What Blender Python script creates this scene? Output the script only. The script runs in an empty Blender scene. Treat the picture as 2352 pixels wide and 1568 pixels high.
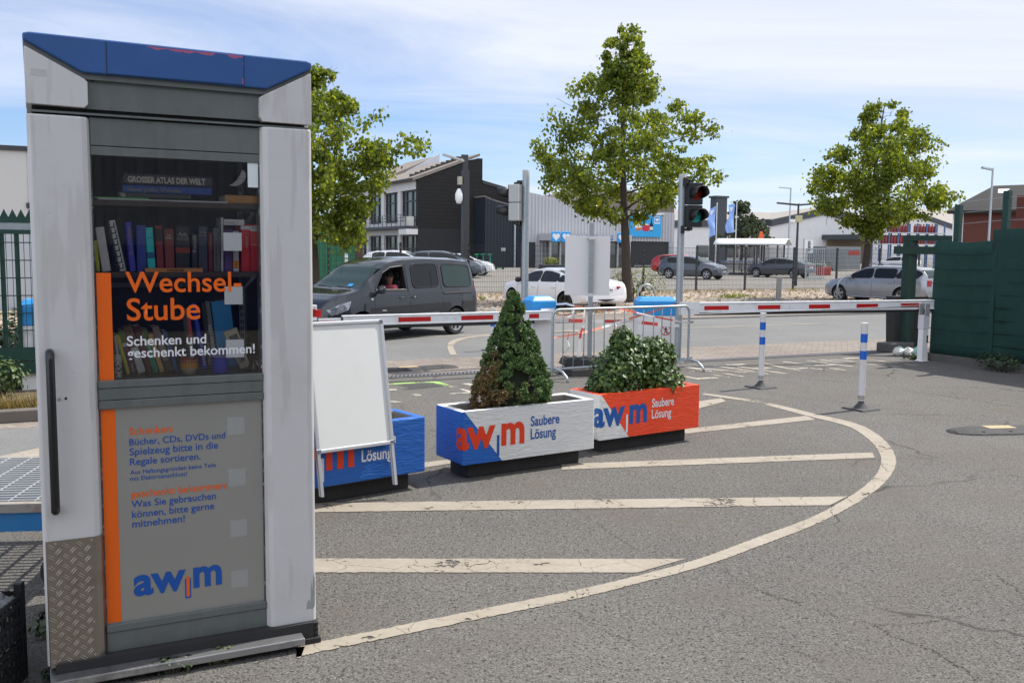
import bpy, bmesh, math, random
from mathutils import Vector, Matrix, noise as mnoise
import numpy as np
random.seed(7)
R_ = math.radians
SC = bpy.context.scene
COL = SC.collection
# ---------------------------------------------------------------- camera, sky, sun, exposure
CAM_H, PITCH, ROLL, FPX = 1.8, R_(5.61), R_(0.60), 2170.0
cam_d = bpy.data.cameras.new('camera'); cam = bpy.data.objects.new('camera', cam_d); COL.objects.link(cam)
CAMROT = Matrix.Rotation(math.pi / 2 - PITCH, 3, 'X') @ Matrix.Rotation(ROLL, 3, 'Z')
cam.matrix_world = Matrix.Translation((0, 0, CAM_H)) @ CAMROT.to_4x4()
cam_d.sensor_width = 36; cam_d.lens = 36 * FPX / 2352; cam_d.clip_end = 3000; cam_d.clip_start = 0.05
cam_d.dof.use_dof = False
SC.camera = cam
SUN_AZ, SUN_EL = R_(57.5), R_(54)
wd = bpy.data.worlds.new('World'); SC.world = wd; wd.use_nodes = True
def build_world():
    nt = wd.node_tree; N = nt.nodes; L = nt.links; N.clear()
    out = N.new('ShaderNodeOutputWorld'); bg = N.new('ShaderNodeBackground'); bg.inputs[1].default_value = 0.125
    sky = N.new('ShaderNodeTexSky'); sky.sky_type = 'NISHITA'; sky.sun_disc = False
    sky.sun_elevation = SUN_EL; sky.sun_rotation = SUN_AZ; sky.air_density = 0.95; sky.dust_density = 0.55; sky.ozone_density = 2.2
    tc = N.new('ShaderNodeTexCoord'); sep = N.new('ShaderNodeSeparateXYZ'); L.new(tc.outputs['Generated'], sep.inputs[0])
    def mth(op, a, b=None, clamp=False):
        n = N.new('ShaderNodeMath'); n.operation = op; n.use_clamp = clamp
        for i, v in enumerate((a, b)):
            if v is None: continue
            if isinstance(v, (int, float)): n.inputs[i].default_value = v
            else: L.new(v, n.inputs[i])
        return n.outputs[0]
    zz = mth('ADD', mth('MAXIMUM', sep.outputs[2], 0.0), 0.10)
    px = mth('DIVIDE', sep.outputs[0], zz); py = mth('DIVIDE', sep.outputs[1], zz)
    cmb = N.new('ShaderNodeCombineXYZ'); L.new(px, cmb.inputs[0]); L.new(py, cmb.inputs[1])
    mp = N.new('ShaderNodeMapping'); mp.inputs['Rotation'].default_value = (0, 0, R_(-18)); mp.inputs['Scale'].default_value = (0.48, 1.15, 1); mp.inputs['Location'].default_value = (3.1, 0.7, 0)
    L.new(cmb.outputs[0], mp.inputs[0])
    n1 = N.new('ShaderNodeTexNoise'); n1.inputs['Scale'].default_value = 0.62; n1.inputs['Detail'].default_value = 9; n1.inputs['Roughness'].default_value = 0.6; n1.inputs['Distortion'].default_value = 1.1
    L.new(mp.outputs[0], n1.inputs['Vector'])
    n2 = N.new('ShaderNodeTexNoise'); n2.inputs['Scale'].default_value = 0.22; n2.inputs['Detail'].default_value = 3
    L.new(mp.outputs[0], n2.inputs['Vector'])
    # more veil to the upper right of the view, clearer to the left
    bias = mth('ADD', mth('MULTIPLY', sep.outputs[0], 0.20), mth('MULTIPLY', mth('MAXIMUM', mth('MULTIPLY', sep.outputs[1], -1.0), 0.0), 0.55))  # second term adds unseen cloud behind the camera to lift the shade
    bias = mth('ADD', bias, mth('MULTIPLY', mth('SUBTRACT', mth('MINIMUM', sep.outputs[2], 0.32), 0.13), 0.75))
    d = mth('ADD', mth('ADD', mth('MULTIPLY', n1.outputs[0], 0.75), mth('MULTIPLY', n2.outputs[0], 0.45)), bias)
    mr = N.new('ShaderNodeMapRange'); mr.inputs[1].default_value = 0.41; mr.inputs[2].default_value = 0.75; mr.inputs[3].default_value = 0.08; mr.inputs[4].default_value = 0.95
    L.new(d, mr.inputs[0])
    mix = N.new('ShaderNodeMix'); mix.data_type = 'RGBA'
    tint = N.new('ShaderNodeMix'); tint.data_type = 'RGBA'; tint.blend_type = 'MULTIPLY'; tint.inputs[0].default_value = 1; tint.inputs[7].default_value = (0.68, 0.79, 1.0, 1); L.new(sky.outputs[0], tint.inputs[6])
    L.new(mr.outputs[0], mix.inputs[0]); L.new(tint.outputs[2], mix.inputs[6]); 
    rb = mth('ADD', mth('MULTIPLY', mth('MAXIMUM', mth('MULTIPLY', sep.outputs[1], -1.0), 0.0), 1.1), mth('ADD', mth('MULTIPLY', n1.outputs[0], 0.60), 0.66))  # clouds out of view behind the camera brightened to fill shaded fronts
    cc = N.new('ShaderNodeCombineXYZ')
    for i, k in enumerate((5.35, 5.65, 6.4)): L.new(mth('MULTIPLY', rb, k), cc.inputs[i])
    L.new(cc.outputs[0], mix.inputs[7])
    L.new(mix.outputs[2], bg.inputs[0]); L.new(bg.outputs[0], out.inputs[0])
build_world()
sun_d = bpy.data.lights.new('sun', 'SUN'); sun_d.energy = 4.5; sun_d.angle = R_(0.53); sun_d.color = (1.0, 0.95, 0.87)
sun = bpy.data.objects.new('sun', sun_d); COL.objects.link(sun)
_sd = Vector((math.sin(SUN_AZ) * math.cos(SUN_EL), math.cos(SUN_AZ) * math.cos(SUN_EL), math.sin(SUN_EL)))
sun.rotation_euler = _sd.to_track_quat('Z', 'Y').to_euler(); sun.location = _sd * 60
SC.view_settings.view_transform = 'Standard'; SC.view_settings.look = 'None'; SC.view_settings.gamma = 1; SC.view_settings.exposure = 0.38
SC.cycles.max_bounces = 8; SC.cycles.transparent_max_bounces = 16; SC.cycles.glossy_bounces = 4; SC.cycles.sample_clamp_indirect = 6
SC.cycles.caustics_reflective = False; SC.cycles.caustics_refractive = False

# ---------------------------------------------------------------- measuring helpers (photograph coordinates of width 2352)
def ray(px, py): return CAMROT @ Vector(((px - 1176) / FPX, -(py - 784) / FPX, -1))
def G(px, py, z=0.0):
    d = ray(px, py); t = (z - CAM_H) / d.z; return Vector((d.x * t, d.y * t, z))
def atY(px, py, Y):
    d = ray(px, py); t = Y / d.y; return Vector((d.x * t, Y, CAM_H + d.z * t))
def hz(P, px, py):                       # height of pixel above ground point P, at P's distance
    d = ray(px, py); return CAM_H + d.z * math.hypot(P[0], P[1]) / math.hypot(d.x, d.y)
AU = R_(26.0); CU, SU = math.cos(AU), math.sin(AU)
def UV(u, v, z=0.0): return Vector((CU * u - SU * v, SU * u + CU * v, z))
def toUV(P): return (CU * P[0] + SU * P[1], -SU * P[0] + CU * P[1])
def onV(px, py, v):                      # pixel on vertical plane v = const -> (u, z)
    d = ray(px, py); dv = -SU * d.x + CU * d.y; t = v / dv
    return CU * d.x * t + SU * d.y * t, CAM_H + d.z * t
def onU(px, py, u):
    d = ray(px, py); du = CU * d.x + SU * d.y; t = u / du
    return -SU * d.x * t + CU * d.y * t, CAM_H + d.z * t

# ---------------------------------------------------------------- materials
MATS = {}
def mat(name, col, rough=0.6, metal=0.0, var=0.12, vs=6.0, bump=0.0, bs=60.0, coat=0.0, dirt=None, ds=2.0, spec=0.5, stretch=None):
    if name in MATS: return MATS[name]
    m = bpy.data.materials.new(name); m.use_nodes = True; MATS[name] = m
    nt = m.node_tree; N = nt.nodes; L = nt.links; b = N['Principled BSDF']
    b.inputs['Roughness'].default_value = rough; b.inputs['Metallic'].default_value = metal
    b.inputs['Coat Weight'].default_value = coat; b.inputs['Coat Roughness'].default_value = 0.04
    b.inputs['Specular IOR Level'].default_value = spec
    tc = N.new('ShaderNodeTexCoord'); vec = tc.outputs['Object']
    if stretch:
        mp = N.new('ShaderNodeMapping'); mp.inputs['Scale'].default_value = stretch; L.new(vec, mp.inputs[0]); vec = mp.outputs[0]
    nz = N.new('ShaderNodeTexNoise'); nz.inputs['Scale'].default_value = vs; nz.inputs['Detail'].default_value = 5; L.new(vec, nz.inputs['Vector'])
    mx = N.new('ShaderNodeMix'); mx.data_type = 'RGBA'
    mx.inputs[6].default_value = (*[c * (1 - var) for c in col], 1); mx.inputs[7].default_value = (*[min(1, c * (1 + var)) for c in col], 1)
    L.new(nz.outputs[0], mx.inputs[0]); colout = mx.outputs[2]
    if dirt:
        n2 = N.new('ShaderNodeTexNoise'); n2.inputs['Scale'].default_value = ds; n2.inputs['Detail'].default_value = 8; n2.inputs['Roughness'].default_value = 0.65; L.new(vec, n2.inputs['Vector'])
        r2 = N.new('ShaderNodeMapRange'); r2.inputs[1].default_value = 0.52; r2.inputs[2].default_value = 0.75; r2.inputs[4].default_value = dirt[3] if len(dirt) > 3 else 0.6
        L.new(n2.outputs[0], r2.inputs[0])
        m2 = N.new('ShaderNodeMix'); m2.data_type = 'RGBA'; L.new(r2.outputs[0], m2.inputs[0]); L.new(colout, m2.inputs[6]); m2.inputs[7].default_value = (*dirt[:3], 1); colout = m2.outputs[2]
    L.new(colout, b.inputs['Base Color'])
    if bump:
        n3 = N.new('ShaderNodeTexNoise'); n3.inputs['Scale'].default_value = bs; n3.inputs['Detail'].default_value = 4; L.new(vec, n3.inputs['Vector'])
        bp = N.new('ShaderNodeBump'); bp.inputs['Strength'].default_value = bump; bp.inputs['Distance'].default_value = 0.01; L.new(n3.outputs[0], bp.inputs['Height']); L.new(bp.outputs[0], b.inputs['Normal'])
    return m
def glassmat(name, tint, see=0.0, rough=0.02, refl=1.0):
    """dark reflective pane; see = share of light passing straight through"""
    if name in MATS: return MATS[name]
    m = bpy.data.materials.new(name); m.use_nodes = True; MATS[name] = m
    nt = m.node_tree; N = nt.nodes; L = nt.links; b = N['Principled BSDF']; out = N['Material Output']
    b.inputs['Base Color'].default_value = (*tint, 1); b.inputs['Roughness'].default_value = rough; b.inputs['Specular IOR Level'].default_value = 0.42 * refl
    if see > 0:
        tr = N.new('ShaderNodeBsdfTransparent'); tr.inputs[0].default_value = (1.0, 1.0, 1.0, 1)
        gl = N.new('ShaderNodeBsdfGlossy'); gl.inputs['Roughness'].default_value = rough
        fr = N.new('ShaderNodeFresnel'); fr.inputs[0].default_value = 1.5
        mx = N.new('ShaderNodeMixShader'); L.new(fr.outputs[0], mx.inputs[0]); L.new(tr.outputs[0], mx.inputs[1]); L.new(gl.outputs[0], mx.inputs[2])
        mx2 = N.new('ShaderNodeMixShader'); mx2.inputs[0].default_value = see; L.new(b.outputs[0], mx2.inputs[1]); L.new(mx.outputs[0], mx2.inputs[2]); L.new(mx2.outputs[0], out.inputs[0])
    return m
def leafmat(name, c1, c2, c3=None, trans=0.35, rough=0.5):
    if name in MATS: return MATS[name]
    m = bpy.data.materials.new(name); m.use_nodes = True; MATS[name] = m
    nt = m.node_tree; N = nt.nodes; L = nt.links; b = N['Principled BSDF']; out = N['Material Output']
    ge = N.new('ShaderNodeNewGeometry'); cr = N.new('ShaderNodeValToRGB')
    cr.color_ramp.elements[0].color = (*c1, 1); cr.color_ramp.elements[1].color = (*c2, 1)
    if c3: e = cr.color_ramp.elements.new(0.95); e.color = (*c2, 1); cr.color_ramp.elements[2].color = (*c3, 1)
    L.new(ge.outputs['Random Per Island'], cr.inputs[0]); L.new(cr.outputs[0], b.inputs['Base Color']); b.inputs['Roughness'].default_value = rough
    if trans:
        t = N.new('ShaderNodeBsdfTranslucent'); mc = N.new('ShaderNodeMix'); mc.data_type = 'RGBA'; mc.blend_type = 'MULTIPLY'; mc.inputs[0].default_value = 1
        L.new(cr.outputs[0], mc.inputs[6]); mc.inputs[7].default_value = (1.9, 1.7, 0.7, 1); L.new(mc.outputs[2], t.inputs[0])
        mx = N.new('ShaderNodeMixShader'); mx.inputs[0].default_value = trans; L.new(b.outputs[0], mx.inputs[1]); L.new(t.outputs[0], mx.inputs[2]); L.new(mx.outputs[0], out.inputs[0])
    return m
def hexc(h):
    h = h.lstrip('#'); v = [int(h[i:i + 2], 16) / 255 for i in (0, 2, 4)]
    return tuple(x / 12.92 if x <= 0.04045 else ((x + 0.055) / 1.055) ** 2.4 for x in v)

# ---------------------------------------------------------------- mesh builder
class MB:
    def __init__(s): s.v = []; s.f = []; s.m = []; s.cur = 0; s.mats = []
    def use(s, m):
        if m not in s.mats: s.mats.append(m)
        s.cur = s.mats.index(m); return s
    def add(s, vs, fs):
        o = len(s.v); s.v += [tuple(v) for v in vs]; s.f += [tuple(i + o for i in f) for f in fs]; s.m += [s.cur] * len(fs); return s
    def box(s, x0, x1, y0, y1, z0, z1):
        return s.add([(x0, y0, z0), (x1, y0, z0), (x1, y1, z0), (x0, y1, z0), (x0, y0, z1), (x1, y0, z1), (x1, y1, z1), (x0, y1, z1)],
                     [(0, 3, 2, 1), (4, 5, 6, 7), (0, 1, 5, 4), (1, 2, 6, 5), (2, 3, 7, 6), (3, 0, 4, 7)])
    def cbox(s, c, d): return s.box(c[0] - d[0] / 2, c[0] + d[0] / 2, c[1] - d[1] / 2, c[1] + d[1] / 2, c[2] - d[2] / 2, c[2] + d[2] / 2)
    def hexa(s, b, t):     # bottom quad, top quad (4 pts each, CCW from above)
        return s.add(list(b) + list(t), [(0, 3, 2, 1), (4, 5, 6, 7), (0, 1, 5, 4), (1, 2, 6, 5), (2, 3, 7, 6), (3, 0, 4, 7)])
    def prism(s, poly, fa, fb):   # poly of 2d points -> two caps by functions fa, fb
        n = len(poly); vs = [fa(*p) for p in poly] + [fb(*p) for p in poly]
        return s.add(vs, [tuple(range(n))[::-1], tuple(range(n, 2 * n))] + [(i, (i + 1) % n, n + (i + 1) % n, n + i) for i in range(n)])
    def xz(s, poly, y0, y1): return s.prism(poly, lambda x, z: (x, y1, z), lambda x, z: (x, y0, z))
    def xy(s, poly, z0, z1): return s.prism(poly, lambda x, y: (x, y, z0), lambda x, y: (x, y, z1))
    def yz(s, poly, x0, x1): return s.prism(poly, lambda y, z: (x0, y, z), lambda y, z: (x1, y, z))
    def tube(s, pts, r, n=8, cap=True):
        pts = [Vector(p) for p in pts]; rs = r if isinstance(r, (list, tuple)) else [r] * len(pts)
        o = len(s.v); a = None
        for i, p in enumerate(pts):
            t = (pts[min(i + 1, len(pts) - 1)] - pts[max(i - 1, 0)])
            if t.length < 1e-9: t = Vector((0, 0, 1))
            t.normalize()
            if a is None: a = t.cross(Vector((0, 0, 1)) if abs(t.z) < 0.9 else Vector((1, 0, 0)))
            a = a - t * a.dot(t)
            if a.length < 1e-5: a = t.cross(Vector((1, 0, 0)) if abs(t.x) < .9 else Vector((0, 1, 0)))
            a.normalize(); b = t.cross(a)
            for k in range(n):
                q = 2 * math.pi * k / n; s.v.append(tuple(p + a * (rs[i] * math.cos(q)) + b * (rs[i] * math.sin(q))))
        fs = []
        for i in range(len(pts) - 1):
            for k in range(n): fs.append((o + i * n + k, o + i * n + (k + 1) % n, o + (i + 1) * n + (k + 1) % n, o + (i + 1) * n + k))
        if cap: fs += [tuple(o + k for k in range(n))[::-1], tuple(o + (len(pts) - 1) * n + k for k in range(n))]
        s.f += fs; s.m += [s.cur] * len(fs); return s
    def lathe(s, prof, c=(0, 0, 0), n=24, axis='z', sector=None):
        o = len(s.v); full = sector is None; a0, a1 = (0, 2 * math.pi) if full else sector; steps = n if full else n + 1
        for (r, h) in prof:
            for k in range(steps):
                a = a0 + (a1 - a0) * k / n; x, y = r * math.cos(a), r * math.sin(a)
                p = (x, y, h) if axis == 'z' else ((x, h, y) if axis == 'y' else (h, x, y))
                s.v.append((p[0] + c[0], p[1] + c[1], p[2] + c[2]))
        fs = []
        for i in range(len(prof) - 1):
            for k in range(n):
                k2 = (k + 1) % n if full else k + 1
                fs.append((o + i * steps + k, o + i * steps + k2, o + (i + 1) * steps + k2, o + (i + 1) * steps + k))
        s.f += fs; s.m += [s.cur] * len(fs); return s
    def grid(s, nu, nv, fn):
        o = len(s.v)
        for j in range(nv + 1):
            for i in range(nu + 1): s.v.append(tuple(fn(i / nu, j / nv)))
        fs = [(o + j * (nu + 1) + i, o + j * (nu + 1) + i + 1, o + (j + 1) * (nu + 1) + i + 1, o + (j + 1) * (nu + 1) + i) for j in range(nv) for i in range(nu)]
        s.f += fs; s.m += [s.cur] * len(fs); return s
    def build(s, name, m=None, parent=None, smooth=False, bevel=0.0, seg=2, solid=0.0, fixn=True, ang=None):
        me = bpy.data.meshes.new(name); me.from_pydata(s.v, [], s.f)
        mats = s.mats if s.mats else [m]
        for k in mats: me.materials.append(k)
        if s.mats: me.polygons.foreach_set('material_index', s.m)
        if fixn:
            bm = bmesh.new(); bm.from_mesh(me); bmesh.ops.recalc_face_normals(bm, faces=bm.faces); bm.to_mesh(me); bm.free()
        if smooth:
            me.polygons.foreach_set('use_smooth', [True] * len(me.polygons))
            if ang: me.set_sharp_from_angle(angle=R_(ang))
        me.update()
        o = bpy.data.objects.new(name, me); COL.objects.link(o)
        if parent: o.parent = parent
        if solid: q = o.modifiers.new('solid', 'SOLIDIFY'); q.thickness = solid; q.offset = 0
        if bevel: q = o.modifiers.new('bevel', 'BEVEL'); q.width = bevel; q.segments = seg; q.limit_method = 'ANGLE'; q.angle_limit = R_(40); q.harden_normals = False
        return o
def tag(o, label=None, cat=None, group=None, kind=None):
    if label: o['label'] = label
    if cat: o['category'] = cat
    if group: o['group'] = group
    if kind: o['kind'] = kind
    return o
def thing(name, label, cat, loc=(0, 0, 0), rz=0.0, group=None):
    o = bpy.data.objects.new(name, None); o.empty_display_size = 0.2; COL.objects.link(o); o.location = loc; o.rotation_euler = (0, 0, rz)
    return tag(o, label, cat, group)
def dup(o, loc, rz, label, parent=None):
    c = o.copy(); COL.objects.link(c)
    if parent: c.parent = parent
    else:
        c.location = loc; c.rotation_euler = (0, 0, rz)
        if label: c['label'] = label
    for ch in [k for k in bpy.data.objects if k.parent == o]: dup(ch, None, None, None, c)
    return c
def text_mesh(s, w=None, h=None, bold=0.0, depth=0.0, space=1.0, align='LEFT', shear=0.0):
    cu = bpy.data.curves.new('lettering', 'FONT'); cu.body = s; cu.offset = bold; cu.extrude = depth; cu.space_character = space; cu.align_x = align; cu.shear = shear; cu.resolution_u = 4
    o = bpy.data.objects.new('lettering', cu); COL.objects.link(o)
    dg = bpy.context.evaluated_depsgraph_get(); me = bpy.data.meshes.new_from_object(o.evaluated_get(dg))
    bpy.data.objects.remove(o); bpy.data.curves.remove(cu)
    xs = [v.co.x for v in me.vertices]; ys = [v.co.y for v in me.vertices]
    if not xs: return me, 0, 0
    sx = w / (max(xs) - min(xs)) if w else None; sy = h / (max(ys) - min(ys)) if h else None
    sx = sx or sy or 1; sy = sy or sx; x0 = min(xs) if align == 'LEFT' else 0
    for v in me.vertices: v.co.x = (v.co.x - x0) * sx; v.co.y *= sy
    return me, sx, sy
def letter(s, m, parent, fn, w=None, h=None, bold=0.0, space=1.0, name='lettering', align='LEFT', shear=0.0):
    """flat lettering mesh; fn maps text (x, y) to a 3-D point"""
    me, _, _ = text_mesh(s, w, h, bold, 0.0, space, align, shear)
    for v in me.vertices: v.co = fn(v.co.x, v.co.y)
    me.materials.clear(); me.materials.append(m)
    o = bpy.data.objects.new(name, me); COL.objects.link(o)
    if parent: o.parent = parent
    return o
def struct(o): o['kind'] = 'structure'; return o
def quad_sheet(name, pts, z, m, kind='structure', nx=1):
    mb = MB(); mb.add([(p[0], p[1], z) for p in pts], [tuple(range(len(pts)))]); o = mb.build(name, m); o['kind'] = kind; return o
WHITE = mat('white_paint', (0.78, 0.78, 0.77), 0.45, var=0.03, dirt=(0.5, 0.48, 0.44, 0.25), ds=3)
BLACK = mat('black_rubber', (0.018, 0.018, 0.019), 0.7, var=0.3)
DARK = mat('dark_metal', (0.03, 0.032, 0.035), 0.5)
GALV = mat('galvanised_steel', (0.36, 0.40, 0.42), 0.42, 0.55, var=0.22, vs=22, dirt=(0.5, 0.53, 0.55, 0.4), ds=14)
STEEL = mat('bare_steel', (0.55, 0.56, 0.57), 0.3, 0.9, var=0.08)
REDP = mat('red_stripe', hexc('#b3140f'), 0.45, var=0.05)
GREEN = mat('dark_green_paint', (0.008, 0.045, 0.032), 0.45, var=0.2)
SKYB = mat('light_blue_paint', hexc('#2f92d6'), 0.4, var=0.04)
BLUE = mat('signal_blue_paint', hexc('#175cb2'), 0.5, var=0.08)
ORANGE = mat('orange_film', hexc('#e8640c'), 0.45, var=0.03)
# ---------------------------------------------------------------- ground, road, markings
def groundmat(name, c1, c2, speck=0.5, grain=95.0, bump=0.5, crack=0.0, stain=None, bricks=None, stones=False, far=False):
    m = bpy.data.materials.new(name); m.use_nodes = True; MATS[name] = m
    nt = m.node_tree; N = nt.nodes; L = nt.links; b = N['Principled BSDF']; b.inputs['Roughness'].default_value = 0.88; b.inputs['Specular IOR Level'].default_value = 0.3
    tc = N.new('ShaderNodeTexCoord'); vec = tc.outputs['Object']
    def noise(sc, det=4, ro=0.55):
        n = N.new('ShaderNodeTexNoise'); n.inputs['Scale'].default_value = sc; n.inputs['Detail'].default_value = det; n.inputs['Roughness'].default_value = ro; L.new(vec, n.inputs['Vector']); return n.outputs[0]
    def rng(src, a, b_, c, d):
        r = N.new('ShaderNodeMapRange'); r.inputs[1].default_value = a; r.inputs[2].default_value = b_; r.inputs[3].default_value = c; r.inputs[4].default_value = d; L.new(src, r.inputs[0]); return r.outputs[0]
    def mixc(f, a, b_, mode='MIX'):
        x = N.new('ShaderNodeMix'); x.data_type = 'RGBA'; x.blend_type = mode
        for i, v in ((0, f), (6, a), (7, b_)):
            if isinstance(v, (int, float)): x.inputs[i].default_value = v
            elif isinstance(v, tuple): x.inputs[i].default_value = (*v, 1)
            else: L.new(v, x.inputs[i])
        return x.outputs[2]
    big = noise(0.35, 6); med = noise(2.6, 5); fine = noise(grain, 3, 0.7)
    col = mixc(rng(big, 0.35, 0.65, 0, 1), c1, c2)
    col = mixc(rng(med, 0.3, 0.7, 0.0, 0.35), col, tuple(x * 0.82 for x in c1))
    height = fine
    vo = N.new('ShaderNodeTexVoronoi'); vo.inputs['Scale'].default_value = grain * (0.9 if not stones else 0.2); L.new(vec, vo.inputs['Vector'])
    if stones:
        hs = N.new('ShaderNodeHueSaturation'); L.new(vo.outputs['Color'], hs.inputs['Color']); hs.inputs['Saturation'].default_value = 0.0
        col = mixc(hs.outputs[0], tuple(x * 0.42 for x in c1), tuple(min(1, x * 1.75) for x in c2)); col = mixc(rng(big, 0.45, 0.62, 0, .55), col, (0.22, 0.15, 0.06))
        height = vo.outputs['Distance']
    else:
        col = mixc(rng(vo.outputs['Distance'], 0.0, 0.55, speck, 0.0), col, tuple(min(1, x * 1.75 + 0.02) for x in c2))
        col = mixc(rng(fine, 0.33, 0.47, min(1, speck * 1.5), 0.0), col, tuple(x * 0.25 for x in c1)); col = mixc(rng(noise(grain * .5, 3, .75), 0.36, 0.47, min(1, speck * 1.45), 0.0), col, tuple(x * 0.22 for x in c1))
        v2 = N.new('ShaderNodeTexVoronoi'); v2.inputs['Scale'].default_value = grain * 0.8; L.new(vec, v2.inputs['Vector'])
        sp = N.new('ShaderNodeSeparateColor'); L.new(v2.outputs['Color'], sp.inputs[0])
        col = mixc(rng(sp.outputs[0], 0.94, 0.95, 0, 0.35 * speck), col, (0.30, 0.285, 0.26))
    if stain: col = mixc(rng(noise(0.9, 7, 0.62), 0.5, 0.72, 0, stain[3]), col, tuple(stain[:3]))
    if crack:
        ns = N.new('ShaderNodeTexNoise'); ns.inputs['Scale'].default_value = 1.3; ns.inputs['Detail'].default_value = 6; L.new(vec, ns.inputs['Vector'])
        ad = N.new('ShaderNodeVectorMath'); ad.operation = 'MULTIPLY_ADD'; L.new(ns.outputs['Color'], ad.inputs[0]); ad.inputs[1].default_value = (0.8, 0.8, 0); L.new(vec, ad.inputs[2])
        vc = N.new('ShaderNodeTexVoronoi'); vc.feature = 'DISTANCE_TO_EDGE'; vc.inputs['Scale'].default_value = 0.33; L.new(ad.outputs[0], vc.inputs['Vector'])
        keep = rng(noise(0.5, 3), 0.5, 0.58, 0, 1); line = rng(vc.outputs['Distance'], 0.0, 0.006, crack, 0)
        mm = N.new('ShaderNodeMath'); mm.operation = 'MULTIPLY'; L.new(keep, mm.inputs[0]); L.new(line, mm.inputs[1])
        col = mixc(mm.outputs[0], col, tuple(x * 0.22 for x in c1))
    if bricks:
        mp = N.new('ShaderNodeMapping'); mp.inputs['Rotation'].default_value = (0, 0, -AU + R_(45 if bricks == 'h' else 0)); L.new(vec, mp.inputs[0])
        br = N.new('ShaderNodeTexBrick'); br.inputs['Scale'].default_value = 1; br.inputs['Brick Width'].default_value = 0.21; br.inputs['Row Height'].default_value = 0.105; br.inputs['Mortar Size'].default_value = 0.006
        br.inputs['Color1'].default_value = (1, 1, 1, 1); br.inputs['Color2'].default_value = (0.72, 0.7, 0.7, 1); br.inputs['Mortar'].default_value = (0.4, 0.37, 0.35, 1); L.new(mp.outputs[0], br.inputs[0])
        col = mixc(0.85, col, br.outputs[0], 'MULTIPLY')
    L.new(col, b.inputs['Base Color'])
    bp = N.new('ShaderNodeBump'); bp.inputs['Strength'].default_value = bump; bp.inputs['Distance'].default_value = 0.012 if not stones else 0.05; L.new(height, bp.inputs['Height']); L.new(bp.outputs[0], b.inputs['Normal'])
    return m
YARD = groundmat('yard_asphalt', (0.118, 0.112, 0.103), (0.156, 0.148, 0.136), 0.66, 84, 1.0, crack=0.8, stain=(0.128, 0.108, 0.088, 0.75))
ROADM = groundmat('road_asphalt', (0.150, 0.152, 0.150), (0.185, 0.185, 0.18), 0.28, 95, 0.35, stain=(0.2, 0.195, 0.185, 0.4))
PAVE = groundmat('brick_paving', (0.245, 0.21, 0.18), (0.31, 0.275, 0.24), 0.25, 60, 0.3, bricks='h')
FOOT = groundmat('footway_paving', (0.20, 0.165, 0.145), (0.27, 0.225, 0.195), 0.25, 60, 0.3, bricks='s')
LOT = groundmat('lot_paving', (0.225, 0.212, 0.19), (0.275, 0.26, 0.235), 0.3, 40, 0.3, bricks='s')
GRAV = groundmat('gravel', (0.23, 0.18, 0.14), (0.30, 0.245, 0.20), 0.4, 90, 1.0, stones=True)
SOIL = groundmat('dry_soil', (0.10, 0.08, 0.055), (0.16, 0.125, 0.08), 0.4, 60, 0.8)
_g = MB(); S = 1500
_g.add([(-S, -60, 0), (S, -60, 0), (S, S, 0), (-S, S, 0)], [(0, 1, 2, 3)]); struct(_g.build('ground', YARD))
def strip(name, u0, u1, v0, v1, z, m): return quad_sheet(name, [UV(u0, v0), UV(u1, v0), UV(u1, v1), UV(u0, v1)], z, m)
strip('brick_strip', -60, 120, 12.62, 14.3, 0.004, PAVE)
strip('road', -120, 250, 14.3, 20.1, 0.004, ROADM)
# kerb and footway beyond the road
mb = MB(); mb.hexa([UV(-120, 20.1), UV(250, 20.1), UV(250, 20.22), UV(-120, 20.22)], [UV(-120, 20.1, .06), UV(250, 20.1, .06), UV(250, 20.22, .06), UV(-120, 20.22, .06)])
KERB = mat('kerb_concrete', (0.30, 0.28, 0.25), 0.85, var=0.2, bump=0.4, bs=80); struct(mb.build('road_kerb', KERB))
strip('footway', -120, 250, 20.22, 22.0, 0.05, FOOT)
strip('gravel_strip', -120, 250, 22.0, 33.6, 0.054, GRAV)
strip('parking_lot', -120, 250, 33.6, 150, 0.03, LOT)
for u0 in (9.2, 22.0):                  # asphalt bays between the trees
    strip('parking_bay', u0 - 1.2, u0 + 2.0, 21.0, 27.8, 0.060, ROADM)
# drain channel in front of the brick strip
mb = MB(); mb.add([UV(-60, 12.36, .005), UV(120, 12.36, .005), UV(120, 12.62, .005), UV(-60, 12.62, .005)], [(0, 1, 2, 3)])
drain = tag(mb.build('drain_channel', mat('drain_dark', (0.02, 0.02, 0.021), 0.8)), 'long dark slotted drain channel crossing the yard in front of the brick strip', 'drain')
mb = MB()
for i in range(420):
    u = -4.5 + i * 0.06
    for k in range(3):
        a = UV(u + (k % 2) * .03, 12.39 + k * .07); b = UV(u + (k % 2) * .03 + .035, 12.39 + k * .07); c = UV(u + (k % 2) * .03 + .06, 12.45 + k * .07); d = UV(u + (k % 2) * .03 + .025, 12.45 + k * .07)
        mb.add([(p.x, p.y, .009) for p in (a, b, c, d)], [(0, 1, 2, 3)])
for v in (12.36, 12.60):
    mb.add([UV(-60, v, .010), UV(120, v, .010), UV(120, v + .02, .010), UV(-60, v + .02, .010)], [(0, 1, 2, 3)])
mb.build('drain_grating', mat('cast_grating', (0.13, 0.13, 0.145), 0.6), drain)
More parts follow.
